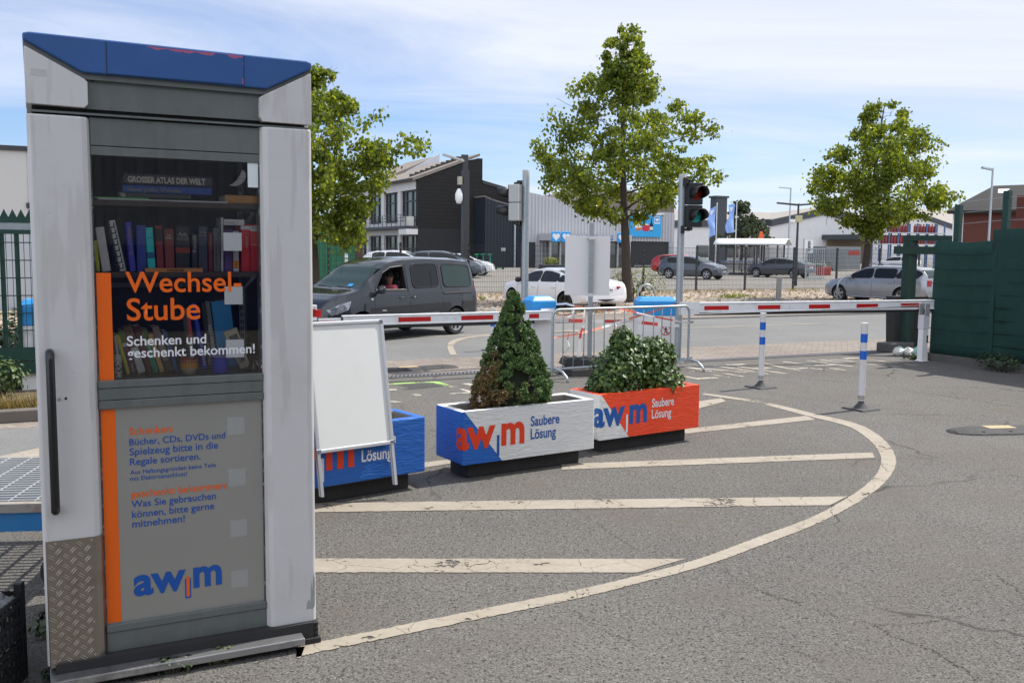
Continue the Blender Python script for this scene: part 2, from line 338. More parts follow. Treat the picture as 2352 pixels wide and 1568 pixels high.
# worn paint
def wornmat(name, col, wear):
    m = bpy.data.materials.new(name); m.use_nodes = True; MATS[name] = m
    nt = m.node_tree; N = nt.nodes; L = nt.links; b = N['Principled BSDF']; b.inputs['Roughness'].default_value = 0.8; out = N['Material Output']
    tc = N.new('ShaderNodeTexCoord')
    n1 = N.new('ShaderNodeTexNoise'); n1.inputs['Scale'].default_value = 2.2; n1.inputs['Detail'].default_value = 8; n1.inputs['Roughness'].default_value = 0.68; L.new(tc.outputs['Object'], n1.inputs['Vector'])
    n2 = N.new('ShaderNodeTexNoise'); n2.inputs['Scale'].default_value = 30; n2.inputs['Detail'].default_value = 5; L.new(tc.outputs['Object'], n2.inputs['Vector'])
    mx = N.new('ShaderNodeMix'); mx.data_type = 'RGBA'; mx.inputs[6].default_value = (*[c * .72 for c in col], 1); mx.inputs[7].default_value = (*[c * 1.12 for c in col], 1); L.new(n2.outputs[0], mx.inputs[0])
    m3 = N.new('ShaderNodeMix'); m3.data_type = 'RGBA'; r3 = N.new('ShaderNodeMapRange'); r3.inputs[1].default_value = .38; r3.inputs[2].default_value = .62; r3.inputs[3].default_value = .45; r3.inputs[4].default_value = 0
    L.new(n1.outputs[0], r3.inputs[0]); L.new(r3.outputs[0], m3.inputs[0]); L.new(mx.outputs[2], m3.inputs[6]); m3.inputs[7].default_value = (col[0] * .62, col[1] * .58, col[2] * .5, 1); L.new(m3.outputs[2], b.inputs['Base Color'])
    ns = N.new('ShaderNodeTexNoise'); ns.inputs['Scale'].default_value = 9; ns.inputs['Detail'].default_value = 4; L.new(tc.outputs['Object'], ns.inputs['Vector'])
    ad = N.new('ShaderNodeVectorMath'); ad.operation = 'MULTIPLY_ADD'; L.new(ns.outputs['Color'], ad.inputs[0]); ad.inputs[1].default_value = (.12, .12, 0); L.new(tc.outputs['Object'], ad.inputs[2])
    vc = N.new('ShaderNodeTexVoronoi'); vc.feature = 'DISTANCE_TO_EDGE'; vc.inputs['Scale'].default_value = 3.0; L.new(ad.outputs[0], vc.inputs['Vector'])
    lc = N.new('ShaderNodeMath'); lc.operation = 'LESS_THAN'; lc.inputs[1].default_value = 0.0035; L.new(vc.outputs['Distance'], lc.inputs[0])
    ad2 = N.new('ShaderNodeMath'); ad2.operation = 'MULTIPLY_ADD'; L.new(n2.outputs[0], ad2.inputs[0]); ad2.inputs[1].default_value = .35; L.new(n1.outputs[0], ad2.inputs[2])
    lt = N.new('ShaderNodeMath'); lt.operation = 'LESS_THAN'; lt.inputs[1].default_value = wear; L.new(ad2.outputs[0], lt.inputs[0])
    mxx = N.new('ShaderNodeMath'); mxx.operation = 'MAXIMUM'; L.new(lc.outputs[0], mxx.inputs[0]); L.new(lt.outputs[0], mxx.inputs[1])
    tr = N.new('ShaderNodeBsdfTransparent'); ms = N.new('ShaderNodeMixShader'); L.new(mxx.outputs[0], ms.inputs[0]); L.new(b.outputs[0], ms.inputs[1]); L.new(tr.outputs[0], ms.inputs[2]); L.new(ms.outputs[0], out.inputs[0])
    return m
PAINT = wornmat('marking_paint', (0.345, 0.305, 0.25), 0.555)
PAINT2 = wornmat('worn_marking_paint', (0.44, 0.40, 0.34), 0.64)
def ribbon_pts(pts, n=8):
    P = [Vector(p) for p in pts]; out = []
    for i in range(len(P) - 1):
        p0 = P[max(i - 1, 0)]; p1 = P[i]; p2 = P[i + 1]; p3 = P[min(i + 2, len(P) - 1)]
        for k in range(n):
            t = k / n; out.append(0.5 * ((2 * p1) + (p2 - p0) * t + (2 * p0 - 5 * p1 + 4 * p2 - p3) * t * t + (3 * p1 - p0 - 3 * p2 + p3) * t ** 3))
    out.append(P[-1]); return out
def ribbon(name, outer, inner, z, m, jit=0.006, n=14):
    a = ribbon_pts(outer, n); b = ribbon_pts(inner, n); mb = MB()
    vs = []
    for p, q in zip(a, b):
        j = random.uniform(-jit, jit); k = random.uniform(-jit, jit); d = (q - p).normalized()
        vs += [tuple(p + d * j + Vector((0, 0, z))), tuple(q + d * k + Vector((0, 0, z)))]
    mb.add(vs, [(2 * i, 2 * i + 1, 2 * i + 3, 2 * i + 2) for i in range(len(a) - 1)])
    return struct(mb.build(name, m))
def pz(zx, zy, reg, w): s = w / (reg[2] - reg[0]); return ((reg[0] + zx / s) / 1.74150, (reg[1] + zy / s) / 1.7415)
RG = (2250, 1350, 4096, 2731)
def gz(zx, zy): return G(*pz(zx, zy, RG, 2096))
outer = [G(690, 1512), G(750, 1494), (gz(0, 1200)), gz(330, 1120), gz(640, 1038), gz(900, 945), gz(1180, 835), gz(1380, 725), gz(1480, 640), gz(1514, 570), gz(1495, 505), gz(1430, 440), gz(1330, 390), gz(1140, 345), gz(900, 290), gz(640, 252)]
inner = [G(700, 1485), G(745, 1472), (gz(0, 1160)), gz(330, 1085), gz(620, 1005), gz(880, 910), gz(1150, 808), gz(1330, 705), gz(1418, 630), gz(1447, 565), gz(1432, 512), gz(1380, 455), gz(1290, 402), gz(1110, 356), gz(880, 298), gz(635, 260)]
ribbon('curved_marking', outer, inner, 0.004, PAINT, 0.005, 60)
def bar_mark(a, b, c, d):   # far-left, far-right, near-right, near-left in photo pixels
    ribbon('hatch_marking', [G(*a), G(*b)], [G(*d), G(*c)], 0.004, PAINT, 0.005, 120)
q = lambda x, y: pz(x, y, RG, 2096)
bar_mark((700, 1283), q(558, 1006), q(340, 1068), (700, 1315))
bar_mark((700, 1156), q(1294, 722), q(1215, 762), (700, 1177))
bar_mark((1290, 1066), q(1408, 522), q(1418, 547), (1290, 1079))
bar_mark(q(540, 418), q(1105, 356), q(1150, 373), q(560, 437))
bar_mark(q(600, 292), q(720, 276), q(742, 290), q(620, 322))
bar_mark((970, 1063), (1040, 1054), (1040, 1064), (970, 1075))
ribbon('centre_line', [UV(6, 17.95), UV(17.4, 17.95)], [UV(6, 17.83), UV(17.4, 17.83)], 0.009, PAINT, 0.004, 30)
H1 = (1230, 1000, 1930, 1500)
hk = lambda x, y: G(*pz(x, y, H1, 2195))
ribbon('turn_marking', [hk(1790, 1320), hk(1755, 1220), hk(1790, 1150), hk(1950, 1100), hk(2195, 1072), G(1205, 765), G(1330, 758)], [hk(1875, 1320), hk(1830, 1215), hk(1860, 1165), hk(1980, 1120), hk(2195, 1087), G(1205, 769), G(1330, 762)], 0.009, PAINT, 0.004, 10)
ribbon('give_way_marking', [G(-20, 1052), G(90, 1029)], [G(-20, 1062), G(90, 1047)], 0.004, PAINT, 0.005, 8)
# faded stencilled lettering and scraps of old markings on the yard
def gtext(s, p0, ex, ey, w, h, m):
    o = letter(s, m, None, lambda x, y: p0 + ex * x + ey * y, w, h, bold=-0.012); o['kind'] = 'structure'; o.name = 'stencil_marking'; return o
_eu = UV(1, 0); _ev = UV(0, 1); _sl = (_ev * 0.96 + _eu * -0.1).normalized()
_p = G(1606, 872); gtext('EINFAHRT', Vector((_p.x, _p.y, .004)), _eu, _sl, 4.6, 1.25, PAINT2)
M2 = (1530, 1490, 1980, 1640); mk = lambda x, y: G(*pz(x, y, M2, 2352))
def poly_mark(pts, m=PAINT2, name='old_marking', z=.004):
    mb = MB(); mb.add([(p.x, p.y, z) for p in pts], [tuple(range(len(pts)))]); return struct(mb.build(name, m))
poly_mark([mk(1370, 440), mk(1780, 410), mk(1990, 420), mk(1390, 460)]); poly_mark([mk(1600, 350), mk(1680, 345), mk(1960, 412), mk(1800, 412)]); poly_mark([mk(1650, 232), mk(1810, 225), mk(2000, 265), mk(1840, 278)])
poly_mark([mk(1380, 292), mk(1430, 283), mk(1540, 300), mk(1400, 305)]); poly_mark([mk(600, 455), mk(720, 442), mk(830, 485), mk(700, 490)]); poly_mark([mk(150, 600), mk(230, 595), mk(420, 622), mk(170, 632)]); poly_mark([mk(130, 350), mk(300, 345), mk(300, 372), mk(140, 378)])
GRS = wornmat('green_spray', (0.36, 0.62, 0.16), 0.66)
poly_mark([mk(120, 235), mk(700, 205), mk(1150, 190), mk(1450, 270), mk(1300, 282), mk(1050, 215), mk(700, 222), mk(120, 258)], GRS, 'green_spray_mark', .005)
PATCH = groundmat('asphalt_patch', (0.055, 0.054, 0.052), (0.075, 0.073, 0.07), 0.3, 90, 0.5)
poly_mark([mk(300, 268), mk(860, 225), mk(1100, 240), mk(1280, 285), mk(560, 355), mk(420, 350), mk(600, 312)], PATCH, 'tar_patch', .003)
# cracks and joints
CRK = mat('crack_dark', (0.03, 0.029, 0.027), 0.95)
def crack(pts, w=0.006, jit=0.016, n=40):
    w *= .72
    P = ribbon_pts([G(*p) for p in pts], n); vs = []
    for i, p in enumerate(P):
        t = (P[min(i + 1, len(P) - 1)] - P[max(i - 1, 0)]).normalized(); nn = Vector((-t.y, t.x, 0)); j = random.uniform(-jit, jit); ww = w * random.choice((.05, .3, .6, .9, 1.4)) * (.35 + .65 * (mnoise.noise(p * 2.5) > -.15))
        vs += [tuple(p + nn * (j - ww) + Vector((0, 0, .0030))), tuple(p + nn * (j + ww) + Vector((0, 0, .0030)))]
    mb = MB(); mb.add(vs, [(2 * i, 2 * i + 1, 2 * i + 3, 2 * i + 2) for i in range(len(P) - 1)]); struct(mb.build('asphalt_crack', CRK))
for pts, w in (([q(740, 1062), q(900, 1150), q(1040, 1195), q(1240, 1265), q(1400, 1300), q(1520, 1365), q(1700, 1430), q(1900, 1560)], .006), ([q(60, 1235), q(110, 1290), q(200, 1335), q(330, 1390)], .004), ([q(1000, 1400), q(1100, 1440), q(1200, 1480)], .004),
               ([q(1560, 530), q(1800, 580), q(2095, 635)], .006), ([q(650, 190), q(900, 250), q(1300, 300), q(2095, 400)], .004), ([q(830, 165), q(1300, 205), q(1700, 260), q(2095, 320)], .008), ([q(700, 160), q(1100, 140), q(1500, 112), q(1640, 108)], .010),
               ([q(1400, 1305), q(1600, 1300), q(1830, 1262)], .003), ([q(1960, 1075), q(2050, 1130), q(2096, 1180)], .004), ([q(60, 780), q(180, 860), q(330, 960)], .003),
               ([mk(130, 470), mk(800, 432), mk(1980, 365)], .008), ([mk(1000, 150), mk(1400, 275), mk(2000, 420)], .004), ([mk(1430, 133), mk(2000, 95)], .008)):
    crack(pts, w)
random.seed(11)
mb = MB()      # loose grit and small stones on the nearer asphalt
for i in range(420):
    p = G(random.uniform(700, 2352), random.uniform(960, 1568)); r = random.uniform(.0025, .006)
    mb.add([(p.x - r, p.y - r, .001), (p.x + r, p.y - r * .6, .001), (p.x + r * .5, p.y + r, .001), (p.x, p.y, r * 1.3)], [(0, 1, 3), (1, 2, 3), (2, 0, 3)])
mb.build('grit', mat('pale_grit', (0.36, 0.33, 0.28), 0.9, var=.4, vs=900))['kind'] = 'stuff'
# ---------------------------------------------------------------- book exchange booth
BO = Vector((-1.869, 3.682, 0)); BA = math.pi / 2 - R_(63.27)
BUX = Vector((math.cos(BA), math.sin(BA), 0)); BUY = Vector((-math.sin(BA), math.cos(BA), 0))
def bloc(px, py, y=0.0):                 # pixel on the booth's plane at depth y -> (x, z)
    d = ray(px, py); o = Vector((0, 0, CAM_H)); t = (BO + BUY * y - o).dot(BUY) / d.dot(BUY); P = o + d * t - BO
    return P.dot(BUX), P.z
BW, BD = 1.106, 1.04
booth = thing('book_booth', 'tall white and grey converted phone booth filled with books, with a blue roof band', 'booth', BO, BA)
BWHITE = mat('booth_white_enamel', (0.60, 0.592, 0.585), 0.38, var=0.035, vs=9, dirt=(0.40, 0.38, 0.35, 0.35), ds=2.2, bump=0.06, bs=180)
def speckle(m, scale, thr, dark):
    nt = m.node_tree; N = nt.nodes; L = nt.links; b = N['Principled BSDF']; src = b.inputs['Base Color'].links[0].from_socket; tc = N['Texture Coordinate']
    def lay(src, sc, th, col, fac, stretch=None):
        vec = tc.outputs['Object']
        if stretch: mp = N.new('ShaderNodeMapping'); mp.inputs['Scale'].default_value = stretch; L.new(vec, mp.inputs[0]); vec = mp.outputs[0]
        n = N.new('ShaderNodeTexNoise'); n.inputs['Scale'].default_value = sc; n.inputs['Detail'].default_value = 3; L.new(vec, n.inputs['Vector'])
        r = N.new('ShaderNodeMapRange'); r.inputs[1].default_value = th; r.inputs[2].default_value = th + .06; r.inputs[4].default_value = fac; L.new(n.outputs[0], r.inputs[0])
        x = N.new('ShaderNodeMix'); x.data_type = 'RGBA'; L.new(r.outputs[0], x.inputs[0]); L.new(src, x.inputs[6]); x.inputs[7].default_value = (*col, 1); return x.outputs[2]
    src = lay(src, scale, thr, dark, .8); src = lay(src, 5, .54, tuple(c * 2.2 for c in dark), .22, (3, 3, .3)); src = lay(src, 110, .74, (.6, .59, .57), .5)
    L.new(src, b.inputs['Base Color'])
speckle(BWHITE, 95, .71, (.14, .13, .12))
BGREY = mat('booth_grey_metal', (0.150, 0.167, 0.160), 0.42, 0.25, var=0.1, dirt=(0.10, 0.105, 0.105, 0.5), ds=5)
speckle(BGREY, 80, .72, (.05, .05, .05))
BBLUE = mat('booth_faded_blue', hexc('#2a5590'), 0.5, var=0.12, vs=5, dirt=(0.045, 0.09, 0.17, 0.4), ds=6, bump=0.05)
BIN = mat('booth_inside', (0.06, 0.06, 0.062), 0.6, var=0.25)
def colpoly(x0, x1, cham_right):
    if cham_right: return [(x0, .014), (x0 + .004, .004), (x0 + .014, 0), (x1 - .032, 0), (x1 - .012, .010), (x1, .036), (x1, .11), (x0, .11)]
    return [(x0, .036), (x0 + .012, .010), (x0 + .032, 0), (x1 - .014, 0), (x1 - .004, .004), (x1, .014), (x1, .11), (x0, .11)]
def column(poly, z0, z1, name='corner_column'):
    mb = MB(); mb.xy(poly, z0, z1); return mb.build(name, BWHITE, booth, bevel=.006)
column(colpoly(0, .223, True), .088, 2.297); column(colpoly(.884, BW, False), .098, 2.305)
flip = lambda poly: [(x, BD - y) for x, y in poly][::-1]
column(flip(colpoly(0, .223, True)), .09, 2.297); column(flip(colpoly(.884, BW, False)), .098, 2.305)
# caps above the gap
for fy in (False, True):
    Y = (lambda a: BD - a) if fy else (lambda a: a)
    mb = MB(); mb.xz([(0, 2.334), (.205, 2.331), (.219, 2.345), (.219, 2.432), (.205, 2.444), (.004, 2.549), (0, 2.545)], min(Y(0), Y(.17)), max(Y(0), Y(.17))); mb.build('roof_cap', BWHITE, booth, bevel=.008)
    mb = MB(); mb.xz([(.884, 2.345), (.896, 2.326), (BW, 2.324), (BW, 2.540), (BW - .004, 2.543), (.905, 2.438), (.884, 2.425)], min(Y(0), Y(.17)), max(Y(0), Y(.17))); mb.build('roof_cap', BWHITE, booth, bevel=.008)
for x0 in (.002, BW - .022): mb = MB(); mb.box(x0, x0 + .02, .168, BD - .168, 2.334, 2.548); mb.build('cap_side', BWHITE, booth)
mb = MB(); mb.xz([(.002, 2.551), (.213, 2.443), (.905, 2.440), (BW - .002, 2.546), (BW - .002, 2.562), (.91, 2.464), (.205, 2.466), (.002, 2.570)], .012, BD - .012); mb.build('roof_trim', BGREY, booth)
mb = MB(); mb.xz([(-.003, 2.573), (.202, 2.466), (.914, 2.462), (BW + .002, 2.562), (BW + .002, 2.588), (BW - .02, 2.594), (.02, 2.602), (-.003, 2.596)], -.005, BD + .005); mb.build('roof_band', BBLUE, booth, bevel=.006)
PINK = bpy.data.materials.new('chipped_blue_panel'); PINK.use_nodes = True
def _pink():
    nt = PINK.node_tree; N = nt.nodes; L = nt.links; b = N['Principled BSDF']; b.inputs['Roughness'].default_value = .5
    tc = N.new('ShaderNodeTexCoord'); sp = N.new('ShaderNodeSeparateXYZ'); L.new(tc.outputs['Object'], sp.inputs[0])
    nz = N.new('ShaderNodeTexNoise'); nz.inputs['Scale'].default_value = 28; nz.inputs['Detail'].default_value = 6; L.new(tc.outputs['Object'], nz.inputs['Vector'])
    def M(op, a, b_):
        n = N.new('ShaderNodeMath'); n.operation = op
        for i, v in enumerate((a, b_)):
            if isinstance(v, (int, float)): n.inputs[i].default_value = v
            else: L.new(v, n.inputs[i])
        return n.outputs[0]
    top = M('ADD', sp.outputs[2], M('MULTIPLY', M('SUBTRACT', nz.outputs[0], .5), .05))
    chip = M('GREATER_THAN', top, 2.5812); right = M('GREATER_THAN', M('ADD', sp.outputs[0], M('MULTIPLY', M('SUBTRACT', nz.outputs[0], .5), .04)), .8158)
    wide = M('GREATER_THAN', sp.outputs[0], .44); f = M('MAXIMUM', M('MULTIPLY', chip, wide), right)
    n2 = N.new('ShaderNodeTexNoise'); n2.inputs['Scale'].default_value = 6; n2.inputs['Detail'].default_value = 6; L.new(tc.outputs['Object'], n2.inputs['Vector'])
    mb_ = N.new('ShaderNodeMix'); mb_.data_type = 'RGBA'; mb_.inputs[6].default_value = (*hexc('#234c86'), 1); mb_.inputs[7].default_value = (*hexc('#2e5c9a'), 1); L.new(n2.outputs[0], mb_.inputs[0])
    mx = N.new('ShaderNodeMix'); mx.data_type = 'RGBA'; L.new(f, mx.inputs[0]); L.new(mb_.outputs[2], mx.inputs[6]); mx.inputs[7].default_value = (*hexc('#a8587a'), 1); L.new(mx.outputs[2], b.inputs['Base Color'])
_pink()
mb = MB(); mb.box(.292, .817, -.009, -.0055, 2.470, 2.588); tag(mb.build('access_panel', PINK, booth), 'blue panel with pink paint showing along its chipped top edge')
for x in (.2885, .8175): mb = MB(); mb.box(x, x + .003, -.0075, -.0052, 2.465, 2.592); mb.build('panel_joint', DARK, booth)
mb = MB(); mb.box(.19, .915, .028, .06, 2.331, 2.462); mb.build('roof_header', BGREY, booth)
mb = MB(); mb.lathe([(0, -.004), (.010, -.004), (.010, .004)], (.238, .026, 2.447), 12, 'y'); mb.build('lock', DARK, booth)
mb = MB(); mb.box(.02, BW - .02, .045, BD - .045, 2.298, 2.333); mb.build('shadow_gap', BLACK, booth)
mb = MB(); mb.box(.015, BW - .01, .012, .05, 2.306, 2.314); mb.build('gap_bead', BGREY, booth)
mb = MB(); mb.box(.223, .884, .026, .07, 2.191, 2.300); mb.box(.223, .884, .028, .07, 2.153, 2.188); mb.build('door_header', BGREY, booth, bevel=.002)
mb = MB(); mb.box(.223, .884, .020, .075, 1.216, 1.247); mb.box(.223, .884, .024, .075, 1.166, 1.2135); mb.box(.223, .884, .020, .075, 1.131, 1.1635); mb.build('door_rail', BGREY, booth, bevel=.002)
mb = MB(); mb.box(.225, .884, .020, .075, .186, .2185); mb.box(.225, .884, .026, .075, .100, .184); mb.build('kick_rail', BGREY, booth, bevel=.003)
# glass and lower sheet
GL = glassmat('booth_glass', (.01, .012, .012), see=1.0, rough=0.015)
mb = MB(); mb.box(.222, .885, .034, .040, 1.247, 2.155); mb.build('door_glass', GL, booth)
SHEET = mat('satin_aluminium', (0.37, 0.365, 0.34), 0.36, 0.5, var=0.06, vs=3, bump=0.05, bs=300)
mb = MB(); mb.box(.222, .885, .036, .044, .2185, 1.131); mb.build('lower_panel', SHEET, booth)
mb = MB(); mb.box(.2235, .2285, .030, .0335, .2185, 1.131); mb.box(.8795, .884, .030, .0335, .2185, 2.15); mb.box(.2235, .2265, .030, .0335, 1.247, 2.15); mb.build('door_seal', mat('perished_seal', (.05, .05, .05), .8, var=.3, dirt=(.6, .6, .6, .9), ds=40), booth)
for z0, z1 in ((1.2475, 1.685), (.2235, 1.126)):
    y = .0335 if z0 > 1 else .0355
    mb = MB(); mb.box(.2288, .284, y - .0012, y - .0002, z0, z1); mb.build('orange_stripe', ORANGE, booth)
FROST = mat('frosted_film', (0.34, 0.36, 0.37), 0.55, var=.03); FROST2 = mat('frosted_film_lower', (0.36, 0.375, 0.355), 0.5, 0.3, var=.03)
for (x0, z0) in ((.730, 1.778), (.730, 1.549), (.732, 1.320)):
    mb = MB(); mb.box(x0, x0 + .076, .0330, .0338, z0, z0 + .077); mb.build('frosted_square', FROST, booth)
mb = MB(); mb.box(.836, .8795, .0330, .0338, 2.049, 2.154); mb.build('frosted_square', mat('frosted_film_bright', (.68, .76, .76), .5), booth)
for (x0, z0) in ((.730, .980), (.732, .753), (.734, .524), (.735, .295)):
    mb = MB(); mb.box(x0, x0 + .075, .0350, .0358, z0, z0 + .078); mb.build('frosted_square', FROST2, booth)
LBLUE = mat('blue_lettering', hexc('#1250a0'), .5, var=.02); LWHITE = mat('white_lettering', (.74, .74, .76), .5, var=.02)
def btext(s, x, z, w, m, y=.0323, bold=.008, h=None, space=1.0):
    return letter(s, m, booth, lambda a, b: Vector((x + a, y, z + b)), w, h, bold, space)
btext('Wechsel-', .338, 1.606, .463, ORANGE, bold=.012); btext('Stube', .340, 1.490, .289, ORANGE, bold=.012)
btext('Schenken und', .337, 1.386, .314, LWHITE, bold=.015); btext('geschenkt bekommen!', .337, 1.336, .517, LWHITE, bold=.015)
yl = .0342
btext('Schenken:', .335, 1.014, .174, ORANGE, yl); btext('Bücher, CDs, DVDs und', .335, .970, .387, LBLUE, yl); btext('Spielzeug bitte in die', .335, .928, .356, LBLUE, yl); btext('Regale sortieren.', .335, .886, .283, LBLUE, yl)
btext('Aus Haftungsgründen keine Teile', .335, .847, .346, LBLUE, yl, .004); btext('mit Elektroanschluss!', .334, .820, .226, LBLUE, yl, .004)
btext('geschenkt bekommen:', .335, .748, .391, ORANGE, yl); btext('Was Sie gebrauchen', .336, .706, .342, LBLUE, yl); btext('können, bitte gerne', .337, .662, .333, LBLUE, yl); btext('mitnehmen!', .337, .620, .210, LBLUE, yl)
# the logo: a w, a hanging bar, m
def logo(parent, fn, w, m_main, m_bar, m_bar2=None):
    letter('aw', m_main, parent, lambda a, b: fn(a, b), w * .585, w * .255, bold=.032, name='logo')
    letter('m', m_main, parent, lambda a, b: fn(a + w * .668, b), w * .332, w * .255, bold=.032, name='logo')
    def bar(x0, x1, z0, z1, m, off):
        mb = MB(); mb.add([fn(x0 * w, z0 * w), fn(x1 * w, z0 * w), fn(x1 * w, z1 * w), fn(x0 * w, z1 * w)], [(0, 1, 2, 3)]); o = mb.build('logo_bar', m, parent, fixn=False)
        if off:
            for v in o.data.vertices: v.co += off
    if m_bar2: bar(.572, .640, -.125, .115, m_bar2, None); bar(.588, .624, -.105, .135, m_bar, Vector((0, -.0006, 0)))
    else: bar(.595, .640, -.17, .125, m_bar, None)
logo(booth, lambda a, b: Vector((.335 + a, yl, .327 + b)), .361, LBLUE, ORANGE, LBLUE)
# handle, screws, tread plate, sill, foot
mb = MB(); mb.tube([(.050, .01, 1.372), (.050, -.035, 1.372), (.050, -.050, 1.366), (.050, -.056, 1.35), (.050, -.056, .765), (.050, -.050, .748), (.050, -.035, .742), (.050, .01, .742)], .0165, 16); mb.build('door_handle', mat('black_plastic', (.012, .012, .013), .3), booth, smooth=True, ang=60)
mb = MB(); mb.lathe([(0, -.003), (.006, -.003), (.006, .002)], (.078, 0, 1.185), 10, 'y'); mb.build('screw', STEEL, booth)
mb = MB(); mb.lathe([(0, -.0012), (.0055, -.0012), (.0055, .002)], (.102, 0, 1.187), 10, 'y'); mb.build('lock_hole', BLACK, booth)
PLATE = mat('tread_plate_metal', (0.33, 0.29, 0.245), 0.36, 0.85, var=.1, dirt=(.12, .095, .07, .5), ds=6)
mb = MB(); pp = [(.004, .012), (.012, -.0045), (.194, -.0045), (.214, .007), (.226, .034), (.2232, .034), (.211, .012), (.193, .0), (.012, .0), (.004, .014)]
mb.xy(pp, .086, .612)
def lens(cx, cz, ang, L=.034, W=.0042):
    ca, sa = math.cos(ang), math.sin(ang); ring = []
    for t, w in ((-1, 0), (-.5, .8), (0, 1), (.5, .8), (1, 0), (.5, -.8), (0, -1), (-.5, -.8)):
        a, b = t * L / 2, w * W / 2; ring.append((cx + a * ca - b * sa, -.0046, cz + a * sa + b * ca))
    top = [(cx + t * L / 2 * ca, -.0046 - .0018 * (1 - t * t), cz + t * L / 2 * sa) for t in (-.6, 0, .6)]
    mb.add(ring + top, [(0, 1, 8), (1, 2, 9, 8), (2, 3, 10, 9), (3, 4, 10), (4, 5, 10), (5, 6, 9, 10), (6, 7, 8, 9), (7, 0, 8)])
for r in range(12):
    for c in range(4):
        cx = .028 + c * .0535 + (0.026 if False else 0); cz = .110 + r * .0435; a = R_(-38)
        for (ox, oz, aa) in ((0, 0, R_(-38)), (.0267, -.021, R_(48))):
            x = cx + ox; z = cz + oz
            if x < .186 and .095 < z < .604:
                for s in (-1, 1): lens(x - s * .0042 * math.sin(aa), z + s * .0042 * math.cos(aa), aa)
mb.build('tread_plate', PLATE, booth)
for x in (.045, .178):
    for z in (.600, .40, .255, .115): mb = MB(); mb.lathe([(0, -.0022), (.004, -.002), (.0048, 0)], (x, -.0046, z), 10, 'y'); mb.build('rivet', STEEL, booth)
mb = MB(); mb.box(.008, 1.03, -.090, .20, .030, .062); mb.build('sill', mat('sill_aluminium', (.42, .42, .43), .35, .8, var=.15, dirt=(.08, .08, .075, .8), ds=7), booth, bevel=.004)
mb = MB(); mb.box(.03, BW - .02, -.02, BD - .02, .0, .1); mb.build('plinth', mat('plinth_dark', (.025, .025, .025), .8), booth)
mb = MB(); mb.box(1.018, 1.118, -.03, .10, .0, .03)
for k in range(6): mb.box(1.024 - k * .0005, 1.110, -.016 - .002 * (k % 2), .09, .031 + k * .0115, .031 + k * .0115 + .0095)
mb.build('rubber_foot', BLACK, booth, bevel=.003)
mb = MB(); mb.add([(1.060, -.0006, .155), (1.072, -.0006, .16), (1.088, -.0006, .155), (1.098, -.0006, .17), (1.1, -.0006, .29), (1.094, -.0006, .33), (1.088, -.0006, .24), (1.083, -.0006, .29), (1.079, -.0006, .19), (1.070, -.0006, .205), (1.062, -.0006, .185)], [tuple(range(11))]); mb.build('scuff', mat('bare_scuff', (.30, .32, .31), .5), booth)
mb = MB(); mb.box(.020, .075, -.0006, 0, 2.440, 2.466); mb.build('old_sticker', mat('old_sticker', (.50, .49, .48), .7, var=.25, vs=60), booth)
# walls, roof slab, inner shelves
mb = MB(); mb.box(.03, .045, .11, BD - .11, .1, 2.30); mb.build('side_wall', BGREY, booth)
mb = MB(); mb.box(BW - .045, BW - .03, .11, BD - .11, .1, 1.20); mb.box(BW - .045, BW - .03, .11, .125, 1.2, 2.30); mb.box(BW - .045, BW - .03, BD - .16, BD - .11, 1.2, 2.30); mb.box(BW - .045, BW - .03, .125, BD - .16, 2.1, 2.30); mb.build('side_wall', BGREY, booth)
mb = MB(); mb.box(BW - .042, BW - .036, .125, BD - .16, 1.2, 2.1); mb.build('side_glass', GL, booth)
mb = MB(); mb.box(.17, BW - .17, BD - .06, BD - .04, .1, 2.30); mb.build('rear_wall', BGREY, booth)
mb = MB(); mb.box(.16, BW - .16, .66, .68, 1.2, 2.30); mb.build('back_board', BIN, booth)
SHELF = mat('dark_wood_shelf', (.085, .060, .045), .55, var=.3, vs=4, stretch=(2, 30, 60))
for z in (1.980, 1.687): 
    mb = MB(); mb.box(.215, .965, .062, .40, z - .022, z); mb.build('shelf', SHELF, booth)
mb = MB(); mb.box(.215, .965, .06, .66, 1.214, 1.246); mb.build('shelf', mat('black_shelf', (.04, .038, .036), .4), booth)
for x0 in (.905,):
    mb = MB(); mb.box(x0, x0 + .026, .645, .659, 1.26, 2.2); 
    up = mb.build('shelf_upright', mat('upright_grey', (.42, .43, .43), .45), booth)
    mb = MB()
    for k in range(26):
        for s in (.006, .016): mb.box(x0 + s, x0 + s + .004, .6435, .6449, 1.28 + k * .034, 1.28 + k * .034 + .02)
    mb.build('slots', BLACK, up)
for z in (1.955, 1.662):
    mb = MB(); mb.yz([(.64, z), (.36, z), (.36, z - .012), (.64, z - .08)], .909, .927); mb.build('bracket', mat('bracket_pale', (.55, .55, .53), .5), booth)
mb = MB(); mb.box(.29, .86, .645, .659, 1.600, 1.622); mb.build('rear_strip', mat('rear_strip', (.16, .17, .165), .4, .6), booth)
# half-round dull grey shape lying on the glass
mb = MB(); vs = []
cxz = [bloc(*pz(x, y, (340, 600, 1070, 1100), 2289), .033) for x, y in ((1805, 445), (1850, 425), (1900, 380), (1940, 320), (1970, 250), (2005, 270), (2022, 320), (2000, 390), (1950, 435), (1890, 455))]
mb.add([(x, .0334, z) for x, z in cxz], [tuple(range(10))]); mb.build('glass_crescent', mat('dull_grey', (.11, .112, .115), .7, var=.5, vs=90), booth)
